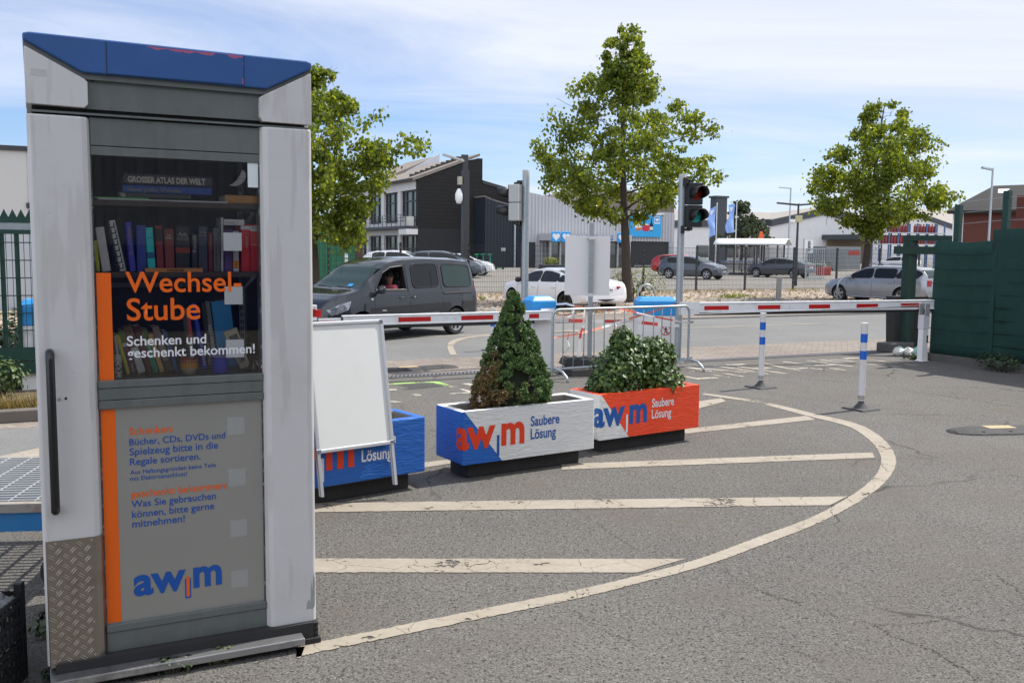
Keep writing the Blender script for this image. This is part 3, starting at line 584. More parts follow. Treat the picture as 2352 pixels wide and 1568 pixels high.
# ---------------------------------------------------------------- books
ZA, ZB = (340, 600, 1070, 1100), (370, 1060, 1070, 1560)
PAGES = mat('book_pages', (.55, .5, .42), .8, var=.1, vs=300)
LTR = {'w': LWHITE, 'g': mat('gold_lettering', (.45, .3, .08), .4), 'k': mat('black_lettering', (.015, .015, .015), .5), 'c': mat('cream_lettering', (.6, .55, .45), .5), 'd': mat('dim_lettering', (.2, .2, .2), .5)}
_bc = {}
def bookmat(col):
    if col not in _bc: _bc[col] = mat('book_cloth_%d' % len(_bc), tuple(min(.75, c * 3.0 + .008) for c in hexc(col)), .5, var=.12, vs=30, dirt=tuple(min(.7, c * 1.5 + .02) for c in hexc(col)) + (.5,), ds=25)
    return _bc[col]
def book(label, xL, xR, yb, tx, ty, zreg, zw, zshelf, col, y=.10, depth=.13, text=None, two=None, cat='book', name='book', grp=None):
    a = bloc(*pz(xL, yb, zreg, zw), y); b = bloc(*pz(xR, yb, zreg, zw), y); t = bloc(*pz(tx, ty, zreg, zw), y)
    dx, dz = t[0] - a[0], t[1] - a[1]; tilt = math.atan2(dx, dz); H = math.hypot(dx, dz); W = max(.006, (b[0] - a[0]) * math.cos(tilt))
    z0 = zshelf + (W * math.sin(tilt) if tilt > 0 else 0) + .0008
    mb = MB(); mb.use(bookmat(col)); mb.box(0, W, 0, .003, 0, H); mb.box(0, .0025, 0, depth, 0, H); mb.box(W - .0025, W, 0, depth, 0, H)
    if two:
        for (f0, f1, c2) in two: mb.use(bookmat(c2)); mb.box(-.0003, W + .0003, -.0005, .004, H * f0, H * f1)
    o = mb.build(name); o.matrix_world = Matrix.Translation(BO + BUX * a[0] + BUY * y + Vector((0, 0, z0))) @ Matrix.Rotation(BA, 4, 'Z') @ Matrix.Rotation(tilt, 4, 'Y')
    tag(o, label, cat, grp)
    mb = MB(); mb.box(.0026, W - .0026, .004, depth - .004, .003, H - .003); mb.build('pages', PAGES, o)
    for tt in (text or []):
        s, kind, c, f, sz = tt      # horizontal 'h' or running up 'u' / down 'd'
        if kind == 'h': letter(s, LTR[c], o, lambda p, q: Vector((W * .5 - sz * W / 2 + p, -.0009, H * f + q)), W * sz)
        elif kind == 'u': letter(s, LTR[c], o, lambda p, q: Vector((W * .72 - q, -.0009, H * f + p)), H * sz)
        else: letter(s, LTR[c], o, lambda p, q: Vector((W * .28 + q, -.0009, H * f - p)), H * sz)
    return o
Zs = 1.687; a_ = (ZA, 2289, Zs); GU = 'books on the middle shelf'
book('yellow book leaning at the left end of the middle shelf', 140, 192, 1478, 100, 1085, *a_, '#b79a1c', grp=GU)
book('pale grey-green book leaning beside the yellow one', 215, 328, 1492, 124, 938, *a_, '#8f9a86', grp=GU, text=[('JAMES ELLROY', 'u', 'w', .12, .6)])
book('white book with a black line pattern, leaning left on the middle shelf', 442, 520, 1497, 300, 858, *a_, '#b9b8ac', grp=GU, text=[('ELELELEL', 'u', 'k', .05, .9)])
book('tall violet book with gold spine title', 565, 640, 1492, 502, 870, *a_, '#2a2a78', grp=GU, text=[('Es war in Berlin', 'u', 'g', .35, .55)])
book('navy book with a small pale square on its spine', 655, 775, 1480, 640, 896, *a_, '#1d2a66', grp=GU, text=[('Jahre wie Tau', 'h', 'd', .8, .75)])
book('bright cyan book with black drawings on its spine', 790, 890, 1458, 748, 905, *a_, '#1590cf', grp=GU, text=[('LINSEN', 'h', 'k', .75, .7), ('Die Tiefen', 'h', 'w', .9, .8)], two=[(.30, .44, '#0d3f60')])
book('dark red book with a black label at its top', 905, 995, 1455, 872, 876, *a_, '#5a1a18', grp=GU, two=[(.66, .93, '#15110f')])
book('brown book with the title DIE BIBEL', 1005, 1125, 1452, 990, 912, *a_, '#54251f', grp=GU, text=[('DIE', 'h', 'c', .82, .42), ('BIBEL', 'h', 'c', .76, .75)])
book('thick black book with a large white capital A in its title', 1138, 1318, 1455, 1132, 893, *a_, '#141316', grp=GU, text=[('Ayla', 'h', 'c', .80, .62), ('UND DAS TAL DER', 'h', 'c', .745, .8), ('GROSSEN MUTTER', 'h', 'c', .70, .8)], two=[(.42, .54, '#5c2512')])
book('narrow black book with a large white upward title', 1338, 1412, 1458, 1338, 985, *a_, '#17181b', grp=GU, text=[('Konsalik', 'u', 'c', .52, .45)])
book('dark grey-blue book with an italic title, right of the upward title', 1425, 1540, 1490, 1418, 922, *a_, '#232732', grp=GU, text=[('Die Frau', 'h', 'c', .86, .7), ('aus Virginia', 'h', 'c', .79, .8)])
book('narrow dark red book with gold beading', 1550, 1603, 1497, 1545, 1008, *a_, '#4a1212', grp=GU, text=[('VIRTUOSITY', 'd', 'g', .95, .4)])
book('plain dark grey book with dark title', 1612, 1702, 1500, 1604, 952, *a_, '#3d3f3e', grp=GU, text=[('Ein MANN ein BUCH', 'd', 'k', .62, .58)])
book('very thin tall pale teal book', 1706, 1737, 1504, 1703, 826, *a_, '#8fb0ac', grp=GU)
book('purple book behind a frosted square', 1748, 1850, 1506, 1742, 980, *a_, '#3b2550', grp=GU)
book('cream book with an orange label reading FORT', 1858, 1932, 1508, 1852, 1000, *a_, '#c9c3a8', grp=GU, two=[(.08, .27, '#a8591a')], text=[('FORT', 'd', 'k', .26, .16)])
book('red law book, left one of the red pair', 1960, 2072, 1508, 1954, 922, *a_, '#b01318', grp=GU, two=[(.90, .975, '#8e8e8e')], text=[('Strafrecht', 'u', 'c', .52, .24), ('STUD', 'h', 'w', .92, .7)])
book('red law book at the right end of the middle shelf', 2076, 2212, 1508, 2070, 922, *a_, '#d81a1c', grp=GU, two=[(.86, .975, '#a0a0a0')], text=[('Strafrecht', 'h', 'w', .56, .8), ('STUD', 'h', 'k', .90, .7)])
def flatbox(name, label, cat, x0, x1, z0, h, y0, y1, col, text=None, rz=0.0, grp=None, pages=True):
    mb = MB(); w = x1 - x0; d = y1 - y0; mb.use(bookmat(col))
    if pages and h > .008: mb.box(0, w, 0, d, 0, .003); mb.box(0, w, 0, d, h - .003, h); mb.box(0, w, 0, .003, 0, h)
    else: mb.box(0, w, 0, d, 0, h)
    o = mb.build(name); o.matrix_world = Matrix.Translation(BO + BUX * x0 + BUY * y0 + Vector((0, 0, z0 + .0006))) @ Matrix.Rotation(BA + rz, 4, 'Z'); tag(o, label, cat, grp)
    if pages and h > .008: mb = MB(); mb.box(.004, w - .004, .0035, d - .004, .0032, h - .0032); mb.build('pages', PAGES, o)
    if text:
        s, c, f0, ww, hh = text; letter(s, LTR[c], o, lambda p, q: Vector((w * f0 + p, -.0012, h * .2 + q)), w * ww, h * hh, bold=.04)
    return o
bx = lambda zx, y=.1: bloc(*pz(zx, 1480, ZA, 2289), y)[0]
flatbox('puzzle_box', 'long wooden puzzle box lettered TANGRAM lying in front of the dark books', 'box', bx(752, .07), bx(1475, .07), Zs, .016, .065, .094, '#8a5a30', ('TANGRAM', 'k', .36, .30, .62), pages=False)
mb = MB(); c0 = [bloc(*pz(x, y, ZA, 2289), .095) for x, y in ((1742, 942), (1998, 945), (2000, 875), (1742, 866))]
mb.prism(c0, lambda x, z: (x, .096, z), lambda x, z: (x, .0985, z)); o = mb.build('leaflet', bookmat('#a9adae')); o.location = BO; o.rotation_euler = (0, 0, BA); tag(o, 'white leaflet with green title stuck behind the cream book', 'leaflet')
letter('Erwachet!', mat('green_lettering', hexc('#2c6d3a'), .5), o, lambda p, q: Vector((c0[0][0] + .012 + p, .0955, c0[0][1] + .008 + q)), .032)
# top shelf, lying flat (seen from slightly below the shelf edge)
Zt = 1.980; tb = lambda zx, y: bloc(*pz(zx, 600, ZA, 2289), y)[0]; GT = 'atlases and magazines on the top shelf'
flatbox('magazine', 'white magazine lying lowest on the top shelf', 'magazine', tb(160, .07), tb(1100, .07), Zt, .006, .07, .30, '#7d7f7c', grp=GT, pages=False)
flatbox('magazine', 'green magazine lying under the grey ones on the top shelf', 'magazine', tb(110, .10), tb(800, .10), Zt + .0068, .005, .10, .32, '#3d7a3a', grp=GT, pages=False)
flatbox('magazine', 'pale open magazine at the right of the stack on the top shelf', 'magazine', tb(880, .075), tb(1790, .075), Zt, .006, .075, .28, '#8c8c8a', grp=GT, pages=False)
flatbox('book', 'thin dark book lettered TIERE in the stack on the top shelf', 'book', tb(415, .12), tb(1330, .12), Zt + .0132, .020, .12, .33, '#2a2b2d', ('TIERE', 'c', .03, .07, .75), grp=GT)
flatbox('book', 'blue atlas lying under the largest atlas', 'book', tb(480, .13), tb(1590, .13), Zt + .0340, .034, .13, .38, '#152d63', ('Neuer großer Weltatlas', 'd', .05, .6, .7), grp=GT)
flatbox('book', 'big dark atlas lettered GROSSER ATLAS DER WELT on top of the stack', 'book', tb(495, .12), tb(1600, .12), Zt + .0690, .042, .12, .38, '#25262c', ('GROSSER ATLAS DER WELT', 'c', .04, .88, .62), grp=GT)
flatbox('book', 'tan book lying flat at the right end of the top shelf', 'book', tb(1755, .08), tb(2230, .08), Zt, .036, .08, .26, '#7d5a30', grp=GT)
# bottom shelf
Zb = 1.246; b_ = (ZB, 2195, Zb); GB = 'books on the bottom shelf'
kw = dict(y=.20, grp=GB)
book('thin pale blue book leaning behind the dotted mug', 340, 378, 1330, 262, 850, *b_, '#86a5ac', **kw)
book('yellow book leaning on the bottom shelf', 430, 478, 1335, 285, 842, *b_, '#b5a024', two=[(.75, .97, '#d0b520')], **kw)
book('green topped and plum book with white bands', 482, 556, 1332, 322, 785, *b_, '#4a1a38', two=[(.70, 1.0, '#3c4a1e'), (.62, .70, '#b8b496')], text=[('Zitate', 'u', 'c', .05, .18)], **kw)
book('brown and pale blue book with a mountain slope', 572, 676, 1332, 392, 752, *b_, '#8faab5', two=[(.55, 1.0, '#4a3527')], **kw)
book('maroon book leaning in the left row', 692, 780, 1325, 512, 742, *b_, '#3e1519', **kw)
book('green book with the word Englisch', 762, 832, 1315, 612, 772, *b_, '#11664e', two=[(.72, 1.0, '#3c4a1e'), (.63, .72, '#b0ac8c')], text=[('Englisch', 'u', 'w', .4, .2)], **kw)
book('tan book leaning in the left row', 845, 912, 1318, 697, 842, *b_, '#8b6a43', **kw)
book('grey-brown book leaning in the left row', 930, 1022, 1310, 742, 748, *b_, '#5a4f4c', two=[(.0, .25, '#35302c')], **kw)
book('dark blue book at the right end of the left row', 1032, 1092, 1310, 872, 802, *b_, '#1d3a5e', **kw)
kw = dict(y=.26, grp=GB)
book('white and red wildlife book leaning behind the painted bowl', 1238, 1285, 1300, 1175, 540, *b_, '#a9a8a4', two=[(.5, .85, '#7d2a2c')], text=[('WILDLIFE', 'u', 'c', .28, .3)], **kw)
book('deep blue cookery book', 1390, 1442, 1320, 1242, 500, *b_, '#1b2a8c', text=[('buch der Küche', 'd', 'w', .45, .4)], **kw)
book('black book with cream capitals', 1450, 1505, 1328, 1362, 505, *b_, '#1a1a1c', text=[('WILDE WELT', 'd', 'c', .4, .35)], **kw)
book('grey sports yearbook lettered Spiele 1984', 1520, 1578, 1320, 1412, 480, *b_, '#4b4f52', text=[('Spiele 1984', 'u', 'w', .3, .35)], **kw)
book('large blue book turned with its cover to the glass', 1590, 1830, 1330, 1485, 498, *b_, '#1c5d8e', text=[('Olympia', 'u', 'c', .2, .2)], **kw)
def at_booth(zx, zy, y): x, z = bloc(*pz(zx, zy, ZB, 2195), y); return x, z
def standing(name, label, cat, zx, y, zx1):
    x = at_booth(zx, 1350, y)[0]; r = (at_booth(zx1, 1350, y)[0] - x); P = BO + BUX * x + BUY * (y + .0) + Vector((0, 0, Zb + .0006)); return thing(name, label, cat, P, BA), abs(r)
t, r = standing('mug', 'white mug with coloured dots standing by the orange stripe', 'mug', 322, .12, 372)
mb = MB(); mb.lathe([(0, 0), (r * .92, 0), (r * .95, .085), (r, .093), (r * .93, .093), (r * .86, .01), (0, .008)], n=24); mb.build('cup', mat('mug_white', (.7, .7, .68), .3), t, smooth=True, ang=40)
mb = MB(); mb.lathe([(r * 1.0, .066), (r * 1.06, .070), (r * 1.0, .074)], n=24); mb.build('rim_band', mat('mug_band', (.5, .6, .5), .3), t)
cols = [mat('dot_%s' % c, hexc(c), .3) for c in ('#b8328a', '#2f9a3c', '#3850b5', '#c8742a', '#1b1b1b')]
mb = MB(); random.seed(3)
for k in range(16):
    a = -math.pi / 2 + random.uniform(-1.3, 1.3); z = random.uniform(.012, .062); rr = random.uniform(.003, .006); mb.use(cols[k % 5])
    q8 = [(r * .962 * math.cos(a + rr / r * math.cos(w)), r * .962 * math.sin(a + rr / r * math.cos(w)), z + rr * math.sin(w)) for w in [j * math.pi / 4 for j in range(8)]]
    mb.add(q8, [tuple(range(8))])
mb.build('dots', None, t)
t, r = standing('bowl', 'orange and white painted round bowl on the bottom shelf', 'bowl', 1213, .11, 1330)
mb = MB(); OR1 = mat('bowl_orange', hexc('#b0501e'), .3); OR2 = mat('bowl_amber', hexc('#c98a2c'), .3); OR3 = mat('bowl_white', hexc('#b5aa98'), .3)
mb.use(OR3).lathe([(0, 0), (r * .6, 0), (r * .85, .012), (r * .97, .028)], n=28); mb.use(OR2).lathe([(r * .97, .028), (r, .040), (r * .97, .052)], n=28); mb.use(OR1).lathe([(r * .97, .052), (r * .94, .058), (r * .95, .069), (r * .9, .069), (r * .86, .05), (r * .5, .012), (0, .01)], n=28)
mb.build('body', None, t, smooth=True, ang=50)
mb = MB()
for k in range(9):
    a = -math.pi / 2 + (k - 4) * .3; q8 = [(r * .975 * math.cos(a + .05 * math.cos(w)), r * .975 * math.sin(a + .05 * math.cos(w)), .0605 + .003 * math.sin(w)) for w in [j * math.pi / 3 for j in range(6)]]; mb.add(q8, [tuple(range(6))])
mb.build('painted_flowers', LWHITE, t)
t, r = standing('tumbler', 'frosted blue glass tumbler on the bottom shelf', 'tumbler', 1600, .12, 1718)
mb = MB(); mb.lathe([(0, 0), (r * .8, 0), (r * .84, .004), (r, .086), (r * .94, .086), (r * .76, .008), (0, .008)], n=28); mb.build('body', mat('blue_glass', hexc('#2f46d8'), .35, var=.2, vs=300, bump=.3, bs=400), t, smooth=True, ang=50)
mb = MB(); mb.lathe([(r * .985, .070), (r * 1.012, .086), (r * .93, .088)], n=28); mb.build('frosted_rim', mat('frost_rim', (.35, .42, .75), .5), t)
t, r = standing('vase', 'dark glazed flower shaped vase at the right end of the bottom shelf', 'vase', 2025, .14, 2110)
mb = MB(); mb.lathe([(0, 0), (r, 0), (r * 1.02, .012), (r * .6, .03), (r * .42, .055), (r * .65, .075), (r * 1.25, .09), (r * 1.1, .092), (r * .4, .07), (0, .06)], n=20); mb.build('body', mat('dark_glaze', (.06, .045, .035), .2, var=.5, vs=40), t, smooth=True, ang=60)
mb = MB(); mb.tube([(0, 0, .06), (-.004, 0, .10), (-.002, 0, .122)], [.006, .008, .009], 8); mb.build('stem', mat('cream_glaze', (.4, .34, .22), .25), t)
p4 = [at_booth(x, y, .15) for x, y in ((1640, 840), (1808, 780), (1978, 1262), (1862, 1300))]
t = thing('picture_frame', 'cream wooden picture frame leaning at a slant beside the blue tumbler', 'picture frame', BO, BA)
ctr = (sum(p[0] for p in p4) / 4, sum(p[1] for p in p4) / 4); inn = [(ctr[0] + (p[0] - ctr[0]) * .62, ctr[1] + (p[1] - ctr[1]) * .72) for p in p4]
mb = MB()
for i in range(4):
    j = (i + 1) % 4; mb.prism([p4[i], p4[j], inn[j], inn[i]], lambda x, z: (x, .150, z), lambda x, z: (x, .164, z))
mb.build('frame', mat('cream_frame', (.62, .56, .40), .45), t)
mb = MB(); mb.prism(inn, lambda x, z: (x, .156, z), lambda x, z: (x, .160, z)); mb.build('picture', mat('dim_picture', (.13, .14, .14), .2, var=.5, vs=50), t)
# ---------------------------------------------------------------- foliage helper
def leaf(mb, p, nrm, size, droop=0.0, roll=None):
    """one folded pointed leaf"""
    n = Vector(nrm)
    if n.length < 1e-6: n = Vector((0, 0, 1))
    n.normalize(); ref = Vector((0, 0, 1)) if abs(n.z) < .9 else Vector((1, 0, 0)); a = n.cross(ref).normalized(); b = n.cross(a)
    th = random.uniform(0, 2 * math.pi) if roll is None else roll
    t = a * math.cos(th) + b * math.sin(th); t = (t + Vector((0, 0, -droop))).normalized(); s = n.cross(t).normalized()
    L = size * random.uniform(.75, 1.25); W = L * .40; p = Vector(p); f = n * (L * .10)
    mb.add([p, p + t * L * .42 + s * W + f, p + t * L, p + t * L * .42 - s * W + f], [(0, 1, 2), (0, 2, 3)])
# ---------------------------------------------------------------- planters
PLINTH = mat('planter_plinth', (.035, .034, .033), .85, var=.3, bump=.5, bs=50)
def planter_paint(name, col):
    m = mat(name, col, .55, var=.05, bump=0, dirt=tuple([c * .75 for c in col]) + (.25,), ds=9)
    nt = m.node_tree; N = nt.nodes; L = nt.links; b = N['Principled BSDF']; tc = N['Texture Coordinate']
    mp = N.new('ShaderNodeMapping'); mp.inputs['Scale'].default_value = (5, 5, 26); L.new(tc.outputs['Object'], mp.inputs[0])
    nz = N.new('ShaderNodeTexNoise'); nz.inputs['Scale'].default_value = 1.3; nz.inputs['Detail'].default_value = 5; nz.inputs['Distortion'].default_value = 1.6; L.new(mp.outputs[0], nz.inputs['Vector'])
    bp = N.new('ShaderNodeBump'); bp.inputs['Strength'].default_value = .55; bp.inputs['Distance'].default_value = .014; L.new(nz.outputs[0], bp.inputs['Height']); L.new(bp.outputs[0], b.inputs['Normal'])
    return m
PW, PB, PO = planter_paint('planter_white', (.72, .72, .70)), planter_paint('planter_blue', hexc('#1a60b4')), planter_paint('planter_orange', hexc('#f04a22'))
LOR = mat('logo_orange', hexc('#e23c0e'), .5, var=.04); LBL = mat('logo_blue', hexc('#15559f'), .5, var=.05)
ERD = mat('planter_soil', (.03, .024, .018), .95, var=.4, bump=.8, bs=60)
CONC = mat('planter_concrete', (.28, .26, .23), .9, var=.25, bump=.5, bs=60)
def planter(label, fl, az, L, D, H0, H1, front, corner, rim, end, lmain, lbar, ltxt, lx=.21, lw=.66):
    rz = math.pi / 2 - az; t = thing('planter', label, 'planter', Vector((fl[0], fl[1], 0)), rz, 'painted planters on the yard')
    T = .065; mb = MB()
    mb.use(front).add([(0, 0, H0), (L, 0, H0), (L, 0, H1), (0, 0, H1)], [(0, 1, 2, 3)]) if corner is None else None
    if corner:      # slanting colour corner on the front
        a, b = (0, H1 - .0), (L * .285, H0)
        if corner is front: pass
        mb.use(corner).add([(0, 0, H0), (b[0], 0, H0), (.022, 0, H1), (0, 0, H1)], [(0, 1, 2, 3)])
        mb.use(front).add([(b[0], 0, H0), (L, 0, H0), (L, 0, H1), (.022, 0, H1)], [(0, 1, 2, 3)])
    mb.use(end).add([(0, D, H0), (0, 0, H0), (0, 0, H1), (0, D, H1)], [(0, 1, 2, 3)])
    mb.use(front).add([(L, 0, H0), (L, D, H0), (L, D, H1), (L, 0, H1), (0, D, H0), (0, D, H1)], [(0, 1, 2, 3), (1, 4, 5, 2)])
    mb.use(rim).add([(0, 0, H1), (L, 0, H1), (L, D, H1), (0, D, H1), (T, T, H1), (L - T, T, H1), (L - T, D - T, H1), (T, D - T, H1)], [(0, 1, 5, 4), (1, 2, 6, 5), (2, 3, 7, 6), (3, 0, 4, 7)])
    mb.use(CONC).add([(T, T, H1), (L - T, T, H1), (L - T, D - T, H1), (T, D - T, H1), (T, T, H1 - .2), (L - T, T, H1 - .2), (L - T, D - T, H1 - .2), (T, D - T, H1 - .2), (0, 0, H0), (L, 0, H0), (L, D, H0), (0, D, H0)], [(0, 1, 5, 4), (1, 2, 6, 5), (2, 3, 7, 6), (3, 0, 4, 7), (8, 9, 10, 11)])
    bo = mb.build('box', None, t, fixn=False, bevel=.012, seg=2)
    bm = bmesh.new(); bm.from_mesh(bo.data); bmesh.ops.remove_doubles(bm, verts=bm.verts, dist=1e-5); bmesh.ops.recalc_face_normals(bm, faces=bm.faces); bm.to_mesh(bo.data); bm.free()
    mb = MB(); mb.box(.10, L - .09, .09, D - .06, 0, H0 + .001); mb.build('plinth', PLINTH, t, bevel=.01)
    mb = MB(); mb.grid(14, 6, lambda a, b: (T + .001 + a * (L - 2 * T - .002), T + .001 + b * (D - 2 * T - .002), H1 - .11 + .02 * mnoise.noise((a * 5, b * 4, L)))); mb.build('soil', ERD, t)
    Hh = H1 - H0
    def front_fn(a, b):
        x = lx + a
        return Vector((x, -.0022, H0 + b)) if x >= 0 else Vector((-.0022, -x, H0 + b))
    # logo letters, the first one folded round the corner
    for s, off, ww in (('aw', 0, .585), ('m', .668, .332)):
        me, _, _ = text_mesh(s, lw * ww, Hh * .43, bold=.034)
        bm = bmesh.new(); bm.from_mesh(me)
        if off == 0 and lx < 0:
            bmesh.ops.bisect_plane(bm, geom=bm.verts[:] + bm.edges[:] + bm.faces[:], plane_co=(-lx, 0, 0), plane_no=(1, 0, 0))
        for v in bm.verts: v.co = front_fn(v.co.x + off * lw, v.co.y + Hh * .31)
        bm.to_mesh(me); bm.free(); me.materials.clear(); me.materials.append(lmain); o = bpy.data.objects.new('logo', me); COL.objects.link(o); o.parent = t
    mb = MB(); mb.add([front_fn(lw * .606, Hh * .10), front_fn(lw * .642, Hh * .10), front_fn(lw * .642, Hh * .50), front_fn(lw * .606, Hh * .50)], [(0, 1, 2, 3)]); mb.build('logo_bar', lbar, t, fixn=False)
    letter('Saubere', ltxt, t, lambda a, b: front_fn(lw * 1.09 + a, Hh * .60 + b), lw * .43, Hh * .20, bold=.02)
    letter('Lösung', ltxt, t, lambda a, b: front_fn(lw * 1.09 + a, Hh * .345 + b), lw * .38, Hh * .27, bold=.02)
    return t
_z = .13
fM = G(1061, 1069, _z); fR = G(1374.5, 1012, _z); eL = G(977, 1082, _z); azL = R_(52)
plM = planter('white planter with a blue corner and red logo, holding the cone-shaped conifer', fM, R_(57.2), 1.285, .43, _z, .548, PW, PB, PW, PB, LOR, LBL, LBL, lx=-.085, lw=.66)
plR = planter('orange planter with a white corner and blue logo, holding the leafy shrub', fR, R_(55.6), 1.235, .43, _z, .537, PO, PW, PO, PW, LBL, LWHITE, LWHITE, lx=-.075, lw=.64)
LL = 1.26; fL = eL - Vector((math.sin(azL), math.cos(azL), 0)) * LL
plL = planter('all blue planter standing empty behind the white display board', fL, azL, LL, .43, _z, .548, PB, None, PB, PB, LOR, LWHITE, LWHITE, lx=.0, lw=.66)
# conifer: a broad cone of tight tufts, brown on its lower left
def conmat():
    m = bpy.data.materials.new('conifer_needles'); m.use_nodes = True; nt = m.node_tree; N = nt.nodes; L = nt.links; b = N['Principled BSDF']; b.inputs['Roughness'].default_value = .65
    tc = N.new('ShaderNodeTexCoord'); nz = N.new('ShaderNodeTexNoise'); nz.inputs['Scale'].default_value = 6.5; nz.inputs['Detail'].default_value = 3; L.new(tc.outputs['Object'], nz.inputs['Vector'])
    sp = N.new('ShaderNodeSeparateXYZ'); L.new(tc.outputs['Object'], sp.inputs[0])
    def M(op, a, b_):
        n = N.new('ShaderNodeMath'); n.operation = op
        for i, v in enumerate((a, b_)):
            if isinstance(v, (int, float)): n.inputs[i].default_value = v
            else: L.new(v, n.inputs[i])
        return n.outputs[0]
    # dead patch: low, towards local -x
    f = M('ADD', M('ADD', M('MULTIPLY', sp.outputs[0], -1.7), M('MULTIPLY', sp.outputs[2], -1.35)), M('MULTIPLY', nz.outputs[0], 2.3))
    r = N.new('ShaderNodeMapRange'); r.inputs[1].default_value = .92; r.inputs[2].default_value = 1.42; L.new(f, r.inputs[0])
    ge = N.new('ShaderNodeNewGeometry'); c1 = N.new('ShaderNodeValToRGB'); c1.color_ramp.elements[0].color = (.04, .085, .02, 1); c1.color_ramp.elements[1].color = (.15, .26, .07, 1)
    c2 = N.new('ShaderNodeValToRGB'); c2.color_ramp.elements[0].color = (.07, .04, .016, 1); c2.color_ramp.elements[1].color = (.30, .20, .075, 1)
    L.new(ge.outputs['Random Per Island'], c1.inputs[0]); L.new(ge.outputs['Random Per Island'], c2.inputs[0])
    mx = N.new('ShaderNodeMix'); mx.data_type = 'RGBA'; L.new(r.outputs[0], mx.inputs[0]); L.new(c1.outputs[0], mx.inputs[6]); L.new(c2.outputs[0], mx.inputs[7]); L.new(mx.outputs[2], b.inputs['Base Color'])
    return m
random.seed(21)
cx, cy = .62, .215
_r = plM.matrix_basis if False else Matrix.Translation(Vector((fM.x, fM.y, 0))) @ Matrix.Rotation(math.pi / 2 - R_(57.2), 4, 'Z')
cb = _r @ Vector((.60, .215, .465))
con = thing('conifer', 'cone-shaped dwarf conifer with browned lower left side, in the white planter', 'conifer', cb, math.pi / 2 - R_(57.2))
CONH = hz(cb, 1186, 672) - .465
def conR(t): # t height fraction
    return .395 * ((1 - t) ** .92) * (1.0 if t > .22 else (.80 + .20 * t / .22)) + .012
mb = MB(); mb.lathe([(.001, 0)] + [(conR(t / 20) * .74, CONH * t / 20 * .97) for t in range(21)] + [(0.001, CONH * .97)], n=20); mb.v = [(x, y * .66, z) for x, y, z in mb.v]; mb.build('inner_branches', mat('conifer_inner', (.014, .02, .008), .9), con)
mb = MB()
for k in range(520):
    t = 1 - math.sqrt(random.random()) if random.random() < .75 else random.random(); t = min(.985, max(0.0, t)); a = random.uniform(0, 2 * math.pi); R = conR(t); bulge = random.uniform(.86, 1.07)
    c = Vector((R * bulge * math.cos(a), .66 * R * bulge * math.sin(a), CONH * max(.035, t))); c.y *= .62 if c.z < .13 and c.y < 0 else 1; br = random.uniform(.028, .046) * (1 - .35 * t)
    out = Vector((math.cos(a), math.sin(a), .55)).normalized()
    for j in range(52):
        d = Vector((random.gauss(0, 1), random.gauss(0, 1), random.gauss(0, 1))).normalized(); d = (d + out * .9).normalized(); p = c + d * br * random.uniform(.75, 1.0)
        d = (d * .55 + Vector((random.gauss(0, 1), random.gauss(0, 1), random.gauss(.25, 1))).normalized() * .8).normalized(); s = d.cross(Vector((random.random() - .5, random.random() - .5, random.random() - .5))).normalized(); l = random.uniform(.014, .026)
        mb.add([p - d * l - s * .0062, p - d * l + s * .0062, p + d * l * .8], [(0, 1, 2)])
mb.build('foliage', conmat(), con, fixn=False)
# leafy shrub
random.seed(5)
_rR = Matrix.Translation(Vector((fR.x, fR.y, 0))) @ Matrix.Rotation(math.pi / 2 - R_(55.6), 4, 'Z')
sb = _rR @ Vector((.60, .21, .43)); shrub = thing('shrub', 'dark leafy evergreen shrub with one raised shoot, growing in the orange planter', 'shrub', sb, math.pi / 2 - R_(55.6))
LEAF_S = leafmat('shrub_leaves', (.024, .054, .013), (.10, .18, .04), (.24, .31, .06), trans=.15, rough=.45)
mb = MB(); lobes = [((-.20, 0, .25), (.28, .23, .27)), ((.18, .0, .28), (.30, .23, .28)), ((-.04, 0, .33), (.28, .2, .27)), ((-.16, 0, .52), (.12, .1, .15)), ((.32, -.02, .14), (.22, .2, .18)), ((-.35, 0, .14), (.18, .18, .16)), ((.24, 0, .40), (.20, .17, .16))]
for k in range(6200):
    c, r = random.choice(lobes); d = Vector((random.gauss(0, 1), random.gauss(0, 1), random.gauss(0, 1))).normalized(); q0 = random.uniform(.72, 1.05)
    p = Vector((c[0] + d.x * r[0] * q0, c[1] + d.y * r[1] * q0, c[2] + d.z * r[2] * q0))
    if p.z < -.03: continue
    leaf(mb, p, d + Vector((random.gauss(0, .5), random.gauss(0, .5), .5 + random.gauss(0, .4))), random.uniform(.034, .052), .1)
mb.build('foliage', LEAF_S, shrub, fixn=False)
mb = MB()
for k in range(16):
    c, r = random.choice(lobes); mb.tube([(random.uniform(-.05, .05), random.uniform(-.04, .04), -.06), (c[0] * .5, c[1] * .5, c[2] * .5), (c[0] + random.uniform(-.6, .6) * r[0], c[1] + random.uniform(-.6, .6) * r[1], c[2] + .6 * r[2])], [.009, .007, .003], 6)
mb.build('stems', mat('shrub_stems', (.05, .04, .03), .8), shrub)
